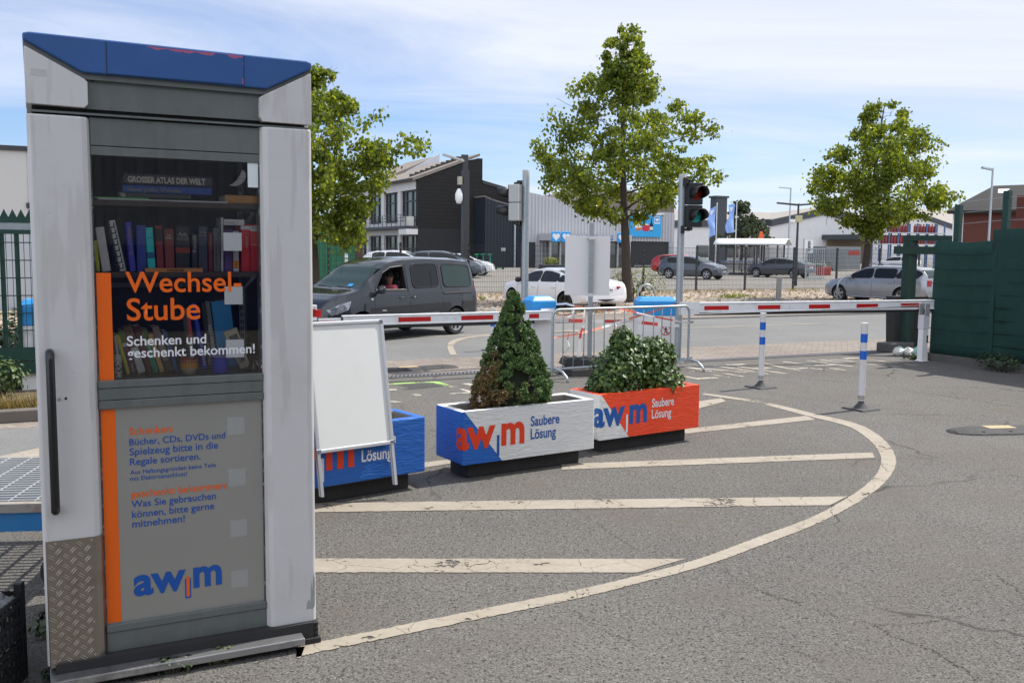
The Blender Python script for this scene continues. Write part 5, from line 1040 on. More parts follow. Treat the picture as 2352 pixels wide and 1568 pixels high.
class Car:
    def __init__(s, t, body, prof):
        s.t, s.m, s.p = t, body, prof
    def sec(s, x):
        p = s.p; zt, zb, W, zs = interp(p['zt'], x), interp(p['zb'], x), interp(p['W'], x), interp(p['zs'], x)
        if zt < zb + .02: zt = zb + .02
        up = zt - zb; k = min(1, up / .5); tumble = p.get('tumble', .22)
        yr = W * (.93 - tumble * k)
        return [(0, zs), (W * .86, zs), (W * .96, zs + .05), (W * 1.0, zs + (zb - zs) * .42), (W * .985, zs + (zb - zs) * .72), (W * .972, zs + (zb - zs) * .86), (W * .945, zb - .015), (W * .925, zb + .01 if up > .05 else zb), (yr, zb + up * .80), (yr * .93, zb + up * .93), (yr * .72, zb + up * .985), (0, zt)]
    def side(s, x, z):
        q = s.sec(x)
        for (y0, z0), (y1, z1) in zip(q[1:], q[2:]):
            if z <= z1: 
                t = (z - z0) / max(1e-6, z1 - z0); return y0 + (y1 - y0) * max(0, t)
        return q[-2][0]
    def body(s, n=64):
        x0, x1 = s.p['zt'][0][0], s.p['zt'][-1][0]; mb = MB(); v = []; xs = [x0 + (x1 - x0) * (.5 - .5 * math.cos(math.pi * i / n)) * .35 + (x1 - x0) * i / n * .65 for i in range(n + 1)]
        rows = []
        for x in xs:
            q = s.sec(x); ring = q + [(-y, z) for y, z in q[-2:0:-1]]; rows.append(len(v)); v += [(x, y, z) for y, z in ring]
        m = len(ring); f = []
        for i in range(n):
            for k in range(m): f.append((rows[i] + k, rows[i] + (k + 1) % m, rows[i + 1] + (k + 1) % m, rows[i + 1] + k))
        f += [tuple(range(m))[::-1], tuple(rows[-1] + k for k in range(m))]
        mb.add(v, f); o = mb.build('body', s.m, s.t, smooth=True, ang=38)
        s.o = o; return o
    def cut(s, cutters, cm):
        for c in cutters:
            co = c.build('cutter', cm); md = s.o.modifiers.new('b', 'BOOLEAN'); md.operation = 'DIFFERENCE'; md.object = co; md.solver = 'EXACT'; md.material_mode = 'TRANSFER'
        bpy.context.view_layer.update(); dg = bpy.context.evaluated_depsgraph_get(); dg.update(); pmw = s.o.parent; s.o.parent = None; bpy.context.view_layer.update(); dg = bpy.context.evaluated_depsgraph_get()
        me = bpy.data.meshes.new_from_object(s.o.evaluated_get(dg)); s.o.modifiers.clear(); s.o.data = me; me.name = 'body'; s.o.parent = pmw
        me.polygons.foreach_set('use_smooth', [True] * len(me.polygons)); me.set_sharp_from_angle(angle=R_(38))
        for o in [o for o in bpy.data.objects if o.name.startswith('cutter')]: bpy.data.objects.remove(o)
    def arches(s, extra=()):
        cs = []; r = s.p['wr'] * 1.17
        for x in s.p['wx']:
            c = MB(); c.lathe([(0, -1.3), (r, -1.3), (r, -.42), (0, -.42)], (x, 0, s.p['wr'] * 1.02), 28, 'y'); cs.append(c)
            c = MB(); c.lathe([(0, .42), (r, .42), (r, 1.3), (0, 1.3)], (x, 0, s.p['wr'] * 1.02), 28, 'y'); cs.append(c)
        s.cut(cs + list(extra), TRIM)
    def wheels(s, rim=RIM, spokes=5):
        r = s.p['wr']
        for x in s.p['wx']:
            W = interp(s.p['W'], x)
            for sg in (1, -1):
                y = sg * (W - .015); mb = MB(); y0, y1 = y, y - sg * .20
                mb.lathe([(r * .66, y0 - sg * .012), (r * .72, y0), (r * .93, y0), (r, y0 - sg * .03), (r, y1 + sg * .03), (r * .93, y1), (r * .6, y1)], (x, 0, r), 30, 'y'); wo = mb.build('wheel', TYRE, s.t, smooth=True, ang=35)
                mb = MB(); mb.lathe([(r * .68, y0 - sg * .004), (r * .62, y0 - sg * .012), (r * .60, y0 - sg * .06)], (x, 0, r), 30, 'y'); mb.lathe([(0, y0 - sg * .012), (r * .17, y0 - sg * .014), (r * .17, y0 - sg * .05)], (x, 0, r), 16, 'y')
                for k in range(spokes):
                    a = 2 * math.pi * k / spokes + .3; ca, sa = math.cos(a), math.sin(a); P = []
                    for d_, w_ in ((r * .12, r * .10), (r * .64, r * .13)):
                        for q_ in (-1, 1): P.append((x + d_ * ca - q_ * w_ * sa, r + d_ * sa + q_ * w_ * ca))
                    quad = [P[0], P[1], P[3], P[2]]; mb.hexa([(a_, y0 - sg * .05, b2) for a_, b2 in quad], [(a_, y0 - sg * .016, b2) for a_, b2 in quad])
                mb.build('rim', rim, wo, smooth=False)
                mb = MB(); mb.lathe([(0, y0 - sg * .07), (r * .64, y0 - sg * .07)], (x, 0, r), 24, 'y'); mb.build('brake_disc', DARK, wo)
    def window(s, xa, xb, lo=.05, hi=.80, name='side_window', m=None, off=.006, sides=(1, -1), ztop=None, shear=0.0, border=True):
        for sg in sides:
            def fn(a, b, gx=0.0):
                a = .5 - .5 * math.cos(math.pi * a); x = xa + (xb - xa) * a; q = s.sec(x); zb = q[7][1]; z1 = q[8][1] if hi >= .79 else zb + (q[11][1] - zb) * hi; z0 = zb + lo
                z1 = max(z0 + .005, z1 - .01)
                if ztop: z1 = min(z1, ztop)
                e = min(a, 1 - a) * abs(xb - xa) / .10; cu = (1 - math.sqrt(max(0, 1 - (1 - e) ** 2))) * .10 if e < 1 else 0; z0, z1 = z0 + min(cu, (z1 - z0) * .3), z1 - min(cu, (z1 - z0) * .3); z = z0 + (z1 - z0) * b; xx = x + shear * (b - .5); return (xx, sg * (s.side(xx, z) + off), z)
            mb = MB(); mb.grid(22, 5, fn); o = mb.build(name, m or CGL, s.t, smooth=True, fixn=False)
            if border:
                ex = .035 if xb > xa else -.035; mb = MB(); e = []
                for k in range(23): e.append(fn(k / 22, 0))
                for k in range(1, 6): e.append(fn(1, k / 5))
                for k in range(21, -1, -1): e.append(fn(k / 22, 1))
                for k in range(4, -1, -1): e.append(fn(0, k / 5))
                mb.tube(e, .012, 5); mb.build('window_seal', TRIM, o)
    def screen(s, xa, xb, name, m=None, inset=.94, off=.006):
        def fn(a, b):
            x = xa + (xb - xa) * b; q = s.sec(x); path = [q[8], q[9], q[10], q[11]]; t = abs(2 * a - 1) * inset; ys = path[0][0] * t
            for (y0, z0), (y1, z1) in zip(path, path[1:]):
                if y1 <= ys + 1e-9: z = z1 + (z0 - z1) * ((ys - y1) / max(1e-6, y0 - y1)); break
            return (x + (off if xb > xa else -off) * .6, (1 if a > .5 else -1) * ys, z + off)
        mb = MB(); mb.grid(16, 8, fn); return mb.build(name, m or CGL2, s.t, smooth=True, fixn=False)
    def seam(s, x, z0, z1, parent=None, sides=(1, -1), lean=0.0):
        for sg in sides:
            mb = MB(); pts = []
            for k in range(9): z = z0 + (z1 - z0) * k / 8; xx = x + lean * k / 8; pts.append((xx, sg * (s.side(xx, z) + .0005), z))
            mb.tube(pts, .005, 4); mb.build('door_gap', TRIM, s.t)
    def hseam(s, xa, xb, z, r=.006, m=None, name='side_strip', sides=(1, -1), dz=0.0):
        for sg in sides:
            mb = MB(); mb.tube([(xa + (xb - xa) * k / 14, sg * (s.side(xa + (xb - xa) * k / 14, z) + .001), z + dz * k / 14) for k in range(15)], r, 6); mb.build(name, m or TRIM, s.t)
    def handle(s, x, z, m=None):
        for sg in (1, -1):
            y = s.side(x, z); mb = MB(); mb.tube([(x - .10, sg * y, z), (x - .085, sg * (y + .028), z + .004), (x + .085, sg * (y + .028), z + .004), (x + .10, sg * y, z)], .013, 6); mb.build('door_handle', m or s.m, s.t, smooth=True)
    def mirror(s, x, z, m=None):
        for sg in (1, -1):
            y = s.side(x, z - .06); mb = MB(); mb.use(TRIM).tube([(x, sg * (y - .02), z - .05), (x, sg * (y + .09), z - .02)], .025, 6); mb.use(m or s.m); c = (x, sg * (y + .15), z + .02)
            mb.grid(10, 8, lambda a, b: (c[0] + .075 * math.cos(2 * math.pi * a) * math.sin(math.pi * b) ** .6, c[1] + .115 * math.sin(2 * math.pi * a) * math.sin(math.pi * b) ** .6, c[2] - .09 * math.cos(math.pi * b))); mb.build('mirror', None, s.t, smooth=True)
    def patch(s, name, m, pts, off=.004, sides=(1, -1)):   # side surface polygon in (x, z)
        for sg in sides:
            mb = MB(); n = len(pts); cxx = sum(p[0] for p in pts) / n; czz = sum(p[1] for p in pts) / n; vs = []
            ring = []
            for (x0, z0), (x1, z1) in zip(pts, pts[1:] + pts[:1]):
                for k in range(3): ring.append((x0 + (x1 - x0) * k / 3, z0 + (z1 - z0) * k / 3))
            lay = []
            for f_ in (1.0, .66, .33): lay.append([(cxx + (x - cxx) * f_, czz + (z - czz) * f_) for x, z in ring])
            N_ = len(ring)
            for L_ in lay: vs += [(x, sg * (s.side(x, z) + off), z) for x, z in L_]
            vs.append((cxx, sg * (s.side(cxx, czz) + off), czz)); fs = []
            for j in range(2): fs += [(j * N_ + k, j * N_ + (k + 1) % N_, (j + 1) * N_ + (k + 1) % N_, (j + 1) * N_ + k) for k in range(N_)]
            fs += [(2 * N_ + k, 2 * N_ + (k + 1) % N_, 3 * N_) for k in range(N_)]
            mb.add(vs, fs); mb.build(name, m, s.t, smooth=True)
    def endbox(s, name, m, x, y0, y1, z0, z1, th=.012, bevel=.004):
        mb = MB(); sg = 1 if x > 0 else -1; mb.box(min(x, x + sg * th), max(x, x + sg * th), y0, y1, z0, z1); return mb.build(name, m, s.t, bevel=bevel)
SED = dict(zt=[(-2.3, .62), (-2.26, .88), (-2.1, 1.02), (-1.75, 1.07), (-1.55, 1.10), (-.95, 1.33), (-.45, 1.425), (.0, 1.44), (.4, 1.40), (.75, 1.25), (1.12, 1.02), (1.25, .98), (1.75, .90), (2.1, .79), (2.24, .66), (2.32, .52)],
           zb=[(-2.3, .60), (-2.26, .84), (-2.1, .93), (-1.5, .965), (-.5, .945), (.5, .92), (1.2, .90), (1.75, .83), (2.1, .72), (2.24, .60), (2.32, .48)],
           W=[(-2.3, .70), (-2.2, .80), (-1.9, .87), (-1.2, .905), (.5, .905), (1.3, .90), (1.9, .85), (2.15, .75), (2.32, .5)],
           zs=[(-2.3, .38), (-2.1, .30), (-1.6, .22), (1.6, .20), (2.1, .22), (2.32, .30)], wx=(-1.42, 1.40), wr=.325, tumble=.23)
BSED = dict(SED); BSED['W'] = [(-2.3, .78), (-2.2, .86), (-1.9, .895), (-1.2, .905), (.5, .905), (1.3, .90), (1.9, .85), (2.15, .75), (2.32, .5)]
def sedan(name, label, cat, P, az, sc, pm, group=None, prof=SED, rims=RIM, fast=False, wag=False):
    t = thing(name, label, cat, P, math.pi / 2 - az, group); t.scale = (sc, sc, sc); c = Car(t, pm, prof); c.body(); c.arches()
    c.wheels(rims); return t, c
# -- white saloon parked nose-in, seen from behind
Pw = G(1176, 705); az_b = R_(-34); hd = Vector((math.sin(az_b), math.cos(az_b), 0)); lf = Vector((-hd.y, hd.x, 0)); sc = .96
ctr_b = Vector((Pw.x, Pw.y, 0)) - hd * 1.40 * sc - lf * .86 * sc
WCAR = paint('white_car_paint', (.74, .74, .75), .0, .3)
t, c = sedan('parked_car', 'white saloon parked nose-in behind the blank sign, seen from the rear', 'car', ctr_b, az_b, sc, WCAR, 'cars parked by the road', rims=RIMD, prof=BSED); t.scale = (.96, .96, .87)
c.window(-1.45, -1.02, .03, .80, shear=-.10); c.window(-.98, -.08, .03); c.window(-.02, .98, .03, shear=.0); c.screen(-1.50, -.78, 'rear_window'); c.screen(1.10, .50, 'windscreen'); c.seam(-.05, .26, .93); c.seam(-.98, .40, .93); c.seam(1.08, .3, .88); c.handle(-.85, .80); c.handle(.18, .78); c.mirror(.88, .98, TRIM); c.hseam(-1.0, 1.0, .27, .02, TRIM)
for sg in (1, -1):
    mb = MB(); mb.grid(8, 4, lambda a, b: (-2.265 + (a ** 2) * .16 - (b - .5) * .02, sg * (.42 + a * (.345 + .03 * b)), .74 + .15 * b * (1 - .25 * a))); mb.build('tail_lamp', TAIL, t, smooth=True, solid=.03)
c.endbox('number_plate', PLATE_, -2.285, -.26, .26, .70, .81)
letter('S   B 1998', LTR['k'], t, lambda a, b: Vector((-2.2985, .235 - a, .722 + b)), .47, .068, bold=.02)
mb = MB(); mb.grid(10, 3, lambda a, b: (-2.285 + .06 * (2 * a - 1) ** 2 - .02 * b, -.72 + 1.44 * a, .36 + .10 * b)); mb.build('bumper_insert', TRIM, t, solid=.02)
mb = MB(); mb.lathe([(0, -2.30), (.04, -2.298), (.042, -2.27)], (0, 0, .90), 16, 'x'); mb.build('badge', BLUE, t)
mb = MB(); mb.tube([(-2.30, .45, .315), (-2.2, .45, .315)], .035, 10); mb.tube([(-2.30, .36, .315), (-2.2, .36, .315)], .035, 10); mb.build('exhaust', STEEL, t)
# -- silver estate on the right
EST = dict(SED); EST['zt'] = [(-2.42, .62), (-2.40, .92), (-2.34, 1.12), (-2.12, 1.34), (-1.8, 1.44), (-1.0, 1.49), (.0, 1.49), (.35, 1.46), (.75, 1.28), (1.12, 1.05), (1.25, 1.0), (1.75, .92), (2.15, .80), (2.35, .66), (2.45, .50)]
EST['zb'] = [(-2.42, .58), (-2.38, .88), (-2.1, .98), (-.5, .965), (.5, .94), (1.2, .92), (1.75, .85), (2.15, .73), (2.35, .60), (2.45, .46)]; EST['W'] = [(-2.42, .78), (-2.2, .86), (-1.2, .92), (.5, .92), (1.3, .91), (2.0, .85), (2.3, .70), (2.45, .48)]; EST['zs'] = [(-2.42, .36), (-2.0, .26), (-1.6, .20), (1.6, .20), (2.1, .22), (2.45, .30)]; EST['wx'] = (-1.40, 1.47); EST['tumble'] = .20
SILV = paint('silver_paint', (.30, .31, .335), .5, .3)
Pw = G(1925, 692); az_s = R_(-33); hd = Vector((math.sin(az_s), math.cos(az_s), 0)); lf = Vector((-hd.y, hd.x, 0)); sc = .90
ctr = Vector((Pw.x, Pw.y, 0)) - hd * 1.47 * sc - lf * .88 * sc
t, c = sedan('parked_car', 'silver blue estate car behind the right tree, its tail hidden by green gate posts', 'car', ctr, az_s, sc, SILV, 'cars parked by the road', prof=EST)
c.window(-2.1, -1.15, .04, shear=-.12); c.window(-1.08, -.12, .04); c.window(-.04, 1.0, .04); c.screen(1.10, .45, 'windscreen'); c.screen(-2.36, -2.05, 'rear_window'); c.seam(-.08, .26, .95); c.seam(-1.1, .40, .95); c.seam(1.1, .3, .9); c.handle(-.92, .82); c.handle(.18, .80); c.mirror(.88, 1.0); c.hseam(-1.0, 1.0, .25, .022, STEEL)
c.patch('head_lamp', LAMP, [(2.02, .60), (2.30, .55), (2.26, .64), (2.02, .72)])
for sg in (1, -1):
    mb = MB(); mb.tube([(-1.9, sg * .60, 1.475), (-1.8, sg * .61, 1.52), (.2, sg * .60, 1.545), (.3, sg * .58, 1.49)], .016, 6); mb.build('roof_rail', STEEL, t)
    mb = MB(); mb.box(-2.42, -2.36, sg * .62 - .12, sg * .62 + .12, .74, .98); mb.build('tail_lamp', TAIL, t, bevel=.02)
# -- grey hatchback on the lot (nose to the right)
HAT = dict(zt=[(-2.1, .6), (-2.08, .95), (-1.95, 1.15), (-1.7, 1.33), (-1.2, 1.40), (-.5, 1.43), (.0, 1.42), (.4, 1.34), (.85, 1.14), (1.15, 1.0), (1.7, .90), (1.98, .76), (2.08, .60), (2.12, .48)],
           zb=[(-2.1, .58), (-2.06, .90), (-1.5, .96), (-.3, .93), (.8, .90), (1.3, .86), (1.7, .80), (1.98, .68), (2.12, .44)], W=[(-2.1, .72), (-1.9, .84), (-1.2, .89), (.6, .89), (1.2, .88), (1.75, .82), (2.0, .68), (2.12, .5)], zs=[(-2.1, .36), (-1.6, .22), (1.6, .20), (2.12, .28)], wx=(-1.28, 1.32), wr=.32, tumble=.23)
GRYC = paint('slate_grey_paint', (.085, .10, .125), .5, .3)
hp_ = atY(1592, 640, 59.5); hp_.z = 0.03
t, c = sedan('parked_car', 'slate grey hatchback facing right in the lot, in front of a red car', 'car', hp_, R_(128), 1.0, GRYC, 'cars on the far lot', prof=HAT)
c.window(-1.45, -.75, .05, shear=-.1); c.window(-.68, .85, .05); c.screen(1.10, .38, 'windscreen'); c.seam(-.7, .3, .95); c.mirror(.72, .98); c.screen(-2.04, -1.72, 'rear_window')
for sg in (1, -1):
    mb = MB(); mb.grid(6, 3, lambda a, b: (2.07 - .28 * a ** 1.5, sg * (.40 + .40 * a), .60 + .10 * b + .05 * a)); mb.build('head_lamp', LAMP, t, solid=.03)
c.endbox('grille', TRIM, 2.09, -.36, .36, .38, .62); c.endbox('number_plate', PLATE_, 2.105, -.24, .24, .42, .52); c.patch('tail_lamp', TAIL, [(-1.9, .82), (-2.06, .84), (-2.06, .94), (-1.88, .94)])
REDC = paint('red_car_paint', hexc('#a31318'), .0, .3); hp_ = atY(1572, 620, 66); hp_.z = .03
t, c = sedan('parked_car', 'red car whose roof shows behind the slate grey hatchback', 'car', hp_, R_(118), 1.05, REDC, 'cars on the far lot', prof=HAT); c.window(-1.45, -.75, .05); c.window(-.68, .85, .05); c.screen(1.10, .38, 'windscreen'); c.patch('tail_lamp', TAIL, [(-1.9, .82), (-2.06, .84), (-2.06, .94), (-1.88, .94)])
# -- grey fastback saloon on the lot (tail to the right)
FAS = dict(SED); FAS['zt'] = [(-2.32, .62), (-2.28, .90), (-2.15, 1.02), (-1.8, 1.10), (-1.2, 1.25), (-.6, 1.36), (.0, 1.385), (.4, 1.34), (.8, 1.19), (1.15, 1.0), (1.3, .96), (1.8, .87), (2.15, .74), (2.35, .50)]
FAS['W'] = [(-2.32, .72), (-2.2, .82), (-1.9, .89), (-1.2, .92), (.5, .92), (1.3, .91), (1.9, .86), (2.15, .76), (2.35, .5)]
hp_ = atY(1792, 636, 64.5); hp_.z = .03
t, c = sedan('parked_car', 'dark grey fastback saloon beside the trolley shelter, tail lamps to the right', 'car', hp_, R_(-47), .97, paint('graphite_paint', (.06, .068, .078), .5, .3), 'cars on the far lot', prof=FAS)
c.window(-1.3, -.86, .04, shear=-.08); c.window(-.80, -.05, .04); c.window(.02, .98, .04); c.screen(-1.75, -.85, 'rear_window'); c.screen(1.12, .5, 'windscreen'); c.seam(-.02, .26, .93); c.seam(1.1, .3, .88); c.mirror(.88, .98); c.handle(.2, .78)
for sg in (1, -1):
    mb = MB(); mb.grid(6, 3, lambda a, b: (-2.29 + .14 * a ** 2, sg * (.42 + .36 * a), .76 + .12 * b)); mb.build('tail_lamp', TAIL, t, solid=.03)
c.endbox('number_plate', PLATE_, -2.30, -.25, .25, .68, .78)
# -- cars seen behind the van and far right
def far_car(label, px, py, Y, az, m, prof, s=1.0):
    hp_ = atY(px, py, Y); hp_.z = .03; t, c = sedan('parked_car', label, 'car', hp_, az, s, m, 'cars on the far lot', prof=prof); c.window(-1.45, -.75, .05); c.window(-.68, .85, .05); c.screen(1.10, .38, 'windscreen'); c.screen(-2.04, -1.72, 'rear_window'); return t, c
far_car('white car whose roof shows above the dark van, before the glazed building front', 925, 600, 57, R_(105), WCAR, HAT, 1.12)
far_car('dark car whose roof shows above the rear of the van', 1022, 600, 57, R_(100), GRYC, HAT, 1.12)
far_car('pale car nose peeking out right of the van tail', 1062, 612, 62, R_(95), WCAR, HAT, 1.0)
far_car('small white car in the distance left of the green gate posts', 2062, 600, 95, R_(-40), WCAR, HAT, 1.0)
# -- the dark van at the left boom
VAN = dict(zt=[(-2.36, .95), (-2.35, 1.30), (-2.30, 1.62), (-2.18, 1.755), (-1.6, 1.80), (-.6, 1.825), (.1, 1.80), (.5, 1.74), (.80, 1.62), (1.10, 1.40), (1.42, 1.17), (1.52, 1.12), (1.9, 1.045), (2.15, .93), (2.27, .78), (2.33, .60)],
           zb=[(-2.36, .92), (-2.3, 1.06), (-1.0, 1.075), (.4, 1.055), (1.3, 1.03), (1.8, .94), (2.15, .82), (2.27, .68), (2.33, .52)], W=[(-2.36, .83), (-2.25, .88), (-1.6, .915), (.6, .915), (1.3, .905), (1.8, .875), (2.1, .78), (2.26, .62), (2.33, .5)],
           zs=[(-2.36, .38), (-2.0, .30), (1.7, .24), (2.1, .24), (2.33, .30)], wx=(-1.52, 1.46), wr=.312, tumble=.145)
VPA = paint('van_charcoal_paint', (.022, .026, .032), .45, .22)
rw = G(1047, 768, 0); az_v = R_(218); hv = Vector((math.sin(az_v), math.cos(az_v), 0)); lv = Vector((-hv.y, hv.x, 0)); sc = .885
ctr = Vector((rw.x, rw.y, 0)) + hv * 1.52 * sc - lv * .88 * sc
van = thing('delivery_van', 'dark grey passenger van waiting at the left boom, driver window open', 'van', ctr + Vector((0, 0, .006)), math.pi / 2 - az_v); van.scale = (sc, sc, sc)
c = Car(van, VPA, VAN); c.body(80)
win = [(1.02, 1.115), (.10, 1.095), (.115, 1.62), (.50, 1.585), (.74, 1.47)]
ct = MB(); ct.xz(win, -1.2, 1.2); ct2 = MB(); ct2.box(-.35, .96, -.70, .70, .62, 1.56)
c.arches([ct, ct2]); c.wheels(RIM, 7)
c.window(-.97, -.12, .06, .80); c.window(-2.14, -1.14, .05, .80, name='rear_side_window', m=CGL2)
c.screen(1.44, .70, 'windscreen', CGL2, .95); c.screen(-2.345, -2.24, 'rear_window', CGL2, .9)
# divider bar in the sliding-door window, window surround of the open window
for sg in (1, -1):
    mb = MB(); mb.tube([(-.74, sg * (c.side(-.74, z) + .006), z) for z in (1.13, 1.3, 1.5)], .012, 5); mb.build('window_bar', TRIM, van)
    mb = MB(); ring = win + [win[0]]; pts = []
    for (a0, b0_), (a1, b1) in zip(ring, ring[1:]):
        for k in range(5): xx, zz = a0 + (a1 - a0) * k / 5, b0_ + (b1 - b0_) * k / 5; pts.append((xx, sg * (c.side(xx, zz) + .003), zz))
    pts.append(pts[0]); mb.tube(pts, .016, 5); mb.build('window_seal', TRIM, van)
mb = MB(); mb.add([(x, -c.side(x, z) - .002, z) for x, z in win], [tuple(range(len(win)))]); mb.build('far_window', glassmat('tinted_pane', (.02, .03, .03), see=.85), van)
mb = MB(); mb.add([(.98, c.side(.98, 1.12) - .02, 1.10), (.12, c.side(.12, 1.1) - .02, 1.08), (.13, c.side(.13, 1.16) - .02, 1.115), (.35, c.side(.35, 1.2) - .02, 1.11), (.60, c.side(.6, 1.2) - .02, 1.105)], [(0, 1, 2, 3, 4)]); mb.build('lowered_pane', glassmat('clear_pane', (.02, .03, .03), see=1.0), van)
c.seam(.04, .34, 1.66, lean=.02); c.seam(1.10, .34, 1.06); c.seam(-1.06, .34, 1.66, lean=.03); c.seam(.04, 1.06, 1.66)
c.hseam(.04, 1.0, 1.66, .004); c.handle(.26, .92); c.handle(-.12, .92)
c.hseam(-.9, 1.02, .545, .016, mat('van_strip', (.10, .11, .12), .4, .2)); c.hseam(-2.1, -1.08, .985, .022, BLACK, 'sliding_rail'); c.hseam(-1.2, 1.2, .30, .03, TRIM, 'sill_trim')
c.mirror(1.0, 1.10)
c.patch('fuel_flap', mat('van_flap', (.046, .054, .063), .35, .5, coat=.6), [(-1.85, .78), (-1.62, .78), (-1.62, .96), (-1.85, .96)], .003, (1,))
c.patch('side_repeater', mat('pale_lens', (.6, .6, .6), .3), [(1.14, .90), (1.20, .90), (1.20, .945), (1.14, .945)], .006); c.patch('badge', STEEL, [(.78, .655), (.90, .66), (.90, .685), (.78, .68)], .005)
c.patch('head_lamp', LAMP, [(1.83, .72), (2.16, .60), (2.22, .72), (2.0, .84), (1.74, .90)], .006)
c.patch('tail_lamp', TAIL, [(-2.30, .74), (-2.355, .76), (-2.355, 1.22), (-2.30, 1.26), (-2.26, 1.1)], .008)
mb = MB(); mb.grid(10, 3, lambda a, b: (2.315 - .12 * (2 * a - 1) ** 2, -.5 + a, .46 + .2 * b)); mb.build('grille', TRIM, van, solid=.03); c.endbox('number_plate', PLATE_, 2.32, -.26, .26, .36, .46)
mb = MB(); mb.tube([(.35, 0, 1.76), (.33, 0, 1.80), (.05, .0, 1.95)], .008, 5); mb.build('aerial', BLACK, van)
mb = MB(); mb.tube([(1.50, .55, 1.155), (1.46, .1, 1.19)], .012, 5); mb.tube([(1.50, -.05, 1.16), (1.46, -.5, 1.19)], .012, 5); mb.build('wipers', BLACK, van)
mb = MB(); q0 = [(1.40, .50), (1.33, .50), (1.33, .36), (1.40, .36)]; mb.add([(x + .012, y, c.sec(x)[11][1] - .005 + .018) for x, y in q0], [(0, 1, 2, 3)]); mb.build('windscreen_card', SKYB, van)
mb = MB(); mb.box(-.10, .06, .20, .58, .66, 1.30); mb.box(-.07, .03, .27, .51, 1.31, 1.53); mb.box(-.05, .5, .18, .60, .62, .76); mb.build('driver_seat', BLACK, van, bevel=.04)
mb = MB(); mb.lathe([(.165, -.012), (.18, 0), (.165, .012)], (0, 0, 0), 20); o = mb.build('steering_wheel', BLACK, van); o.location = (.74, .38, 1.08); o.rotation_euler = (0, R_(62), 0)
# ---------------------------------------------------------------- driver
drv = thing('person', 'driver in a pink T-shirt and dark cap, looking out of the open van window', 'person', van.matrix_basis @ Vector((.17, .40, .76)) if False else (Matrix.Translation(ctr) @ Matrix.Rotation(math.pi / 2 - az_v, 4, 'Z') @ Vector((.17 * sc,   .40 * sc, .70 * sc))), math.pi / 2 - az_v); drv.scale = (sc, sc, sc)
SKIN = mat('skin', (.42, .22, .155), .55, var=.08); PINKT = mat('pink_cotton', hexc('#c8606c'), .8, var=.08, vs=40)
def skinned(name, verts, edges, radii, m, parent, sub=2, root=0):
    me = bpy.data.meshes.new(name); me.from_pydata(verts, edges, []); o = bpy.data.objects.new(name, me); COL.objects.link(o)
    sk = o.modifiers.new('skin', 'SKIN'); sk.use_smooth_shade = True
    for i, r in enumerate(radii): me.skin_vertices[0].data[i].radius = r if isinstance(r, tuple) else (r, r); me.skin_vertices[0].data[i].use_root = (i == root)
    s = o.modifiers.new('s', 'SUBSURF'); s.levels = sub; s.render_levels = sub
    bpy.context.view_layer.update(); dg = bpy.context.evaluated_depsgraph_get(); nm = bpy.data.meshes.new_from_object(o.evaluated_get(dg)); o.modifiers.clear(); o.data = nm; nm.name = name
    nm.materials.clear(); nm.materials.append(m); nm.polygons.foreach_set('use_smooth', [True] * len(nm.polygons)); o.parent = parent; return o
V = [(0, 0, 0), (.0, 0, .22), (.02, 0, .42), (.03, 0, .49), (.05, .03, .555), (.07, .05, .645), (.075, .055, .725),
     (.02, .17, .44), (.10, .235, .22), (.30, .20, .20), (.40, .17, .26), (.02, -.17, .44), (.10, -.22, .22), (.32, -.14, .24), (.42, -.10, .29), (.22, .10, -.02), (.48, .12, .0), (.22, -.10, -.02), (.48, -.12, 0)]
E_ = [(0, 1), (1, 2), (2, 3), (3, 4), (4, 5), (5, 6), (2, 7), (7, 8), (8, 9), (9, 10), (2, 11), (11, 12), (12, 13), (13, 14), (0, 15), (15, 16), (0, 17), (17, 18)]
Rr = [(.13, .16), (.12, .16), (.11, .13), .055, (.072, .066), (.094, .078), (.075, .066), .07, .05, .040, .032, .07, .05, .040, .032, .085, .065, .085, .065]
skinned('body', V, E_, Rr, SKIN, drv)
vt = [(0, 0, -.04), (.0, 0, .22), (.02, 0, .42), (.025, 0, .475), (.02, .18, .44), (.075, .235, .30), (.02, -.18, .44), (.075, -.235, .30)]
skinned('shirt', vt, [(0, 1), (1, 2), (2, 3), (2, 4), (4, 5), (2, 6), (6, 7)], [(.145, .175), (.135, .175), (.125, .145), .07, .085, .066, .085, .066], PINKT, drv)
mb = MB(); hc_ = Vector((.07, .05, .67)); mb.grid(18, 8, lambda a, b: (hc_.x + .098 * math.cos(2 * math.pi * a) * math.cos(b * math.pi / 2), hc_.y + .086 * math.sin(2 * math.pi * a) * math.cos(b * math.pi / 2), hc_.z + .035 + .095 * math.sin(b * math.pi / 2)))
fd = Vector((.42, .90, 0)).normalized(); sd_ = Vector((fd.y, -fd.x, 0))
mb.grid(8, 3, lambda a, b: tuple(hc_ + fd * (.07 + .085 * b * (1 - .5 * (2 * a - 1) ** 2)) + sd_ * (.075 * (2 * a - 1)) + Vector((0, 0, .036 - .012 * b)))); mb.build('cap', mat('cap_black', (.015, .015, .017), .8), drv, smooth=True)
mb = MB(); mb.use(SKIN)
f0 = hc_ + Vector((0, 0, -.03)); mb.hexa([tuple(f0 + fd * .075 + sd_ * s_ + Vector((0, 0, -.018))) for s_ in (-.012, .012)] + [tuple(f0 + fd * .112 + sd_ * s_ + Vector((0, 0, -.016))) for s_ in (.012, -.012)], [tuple(f0 + fd * .078 + sd_ * s_ + Vector((0, 0, .03))) for s_ in (-.007, .007)] + [tuple(f0 + fd * .088 + sd_ * s_ + Vector((0, 0, .026))) for s_ in (.006, -.006)])
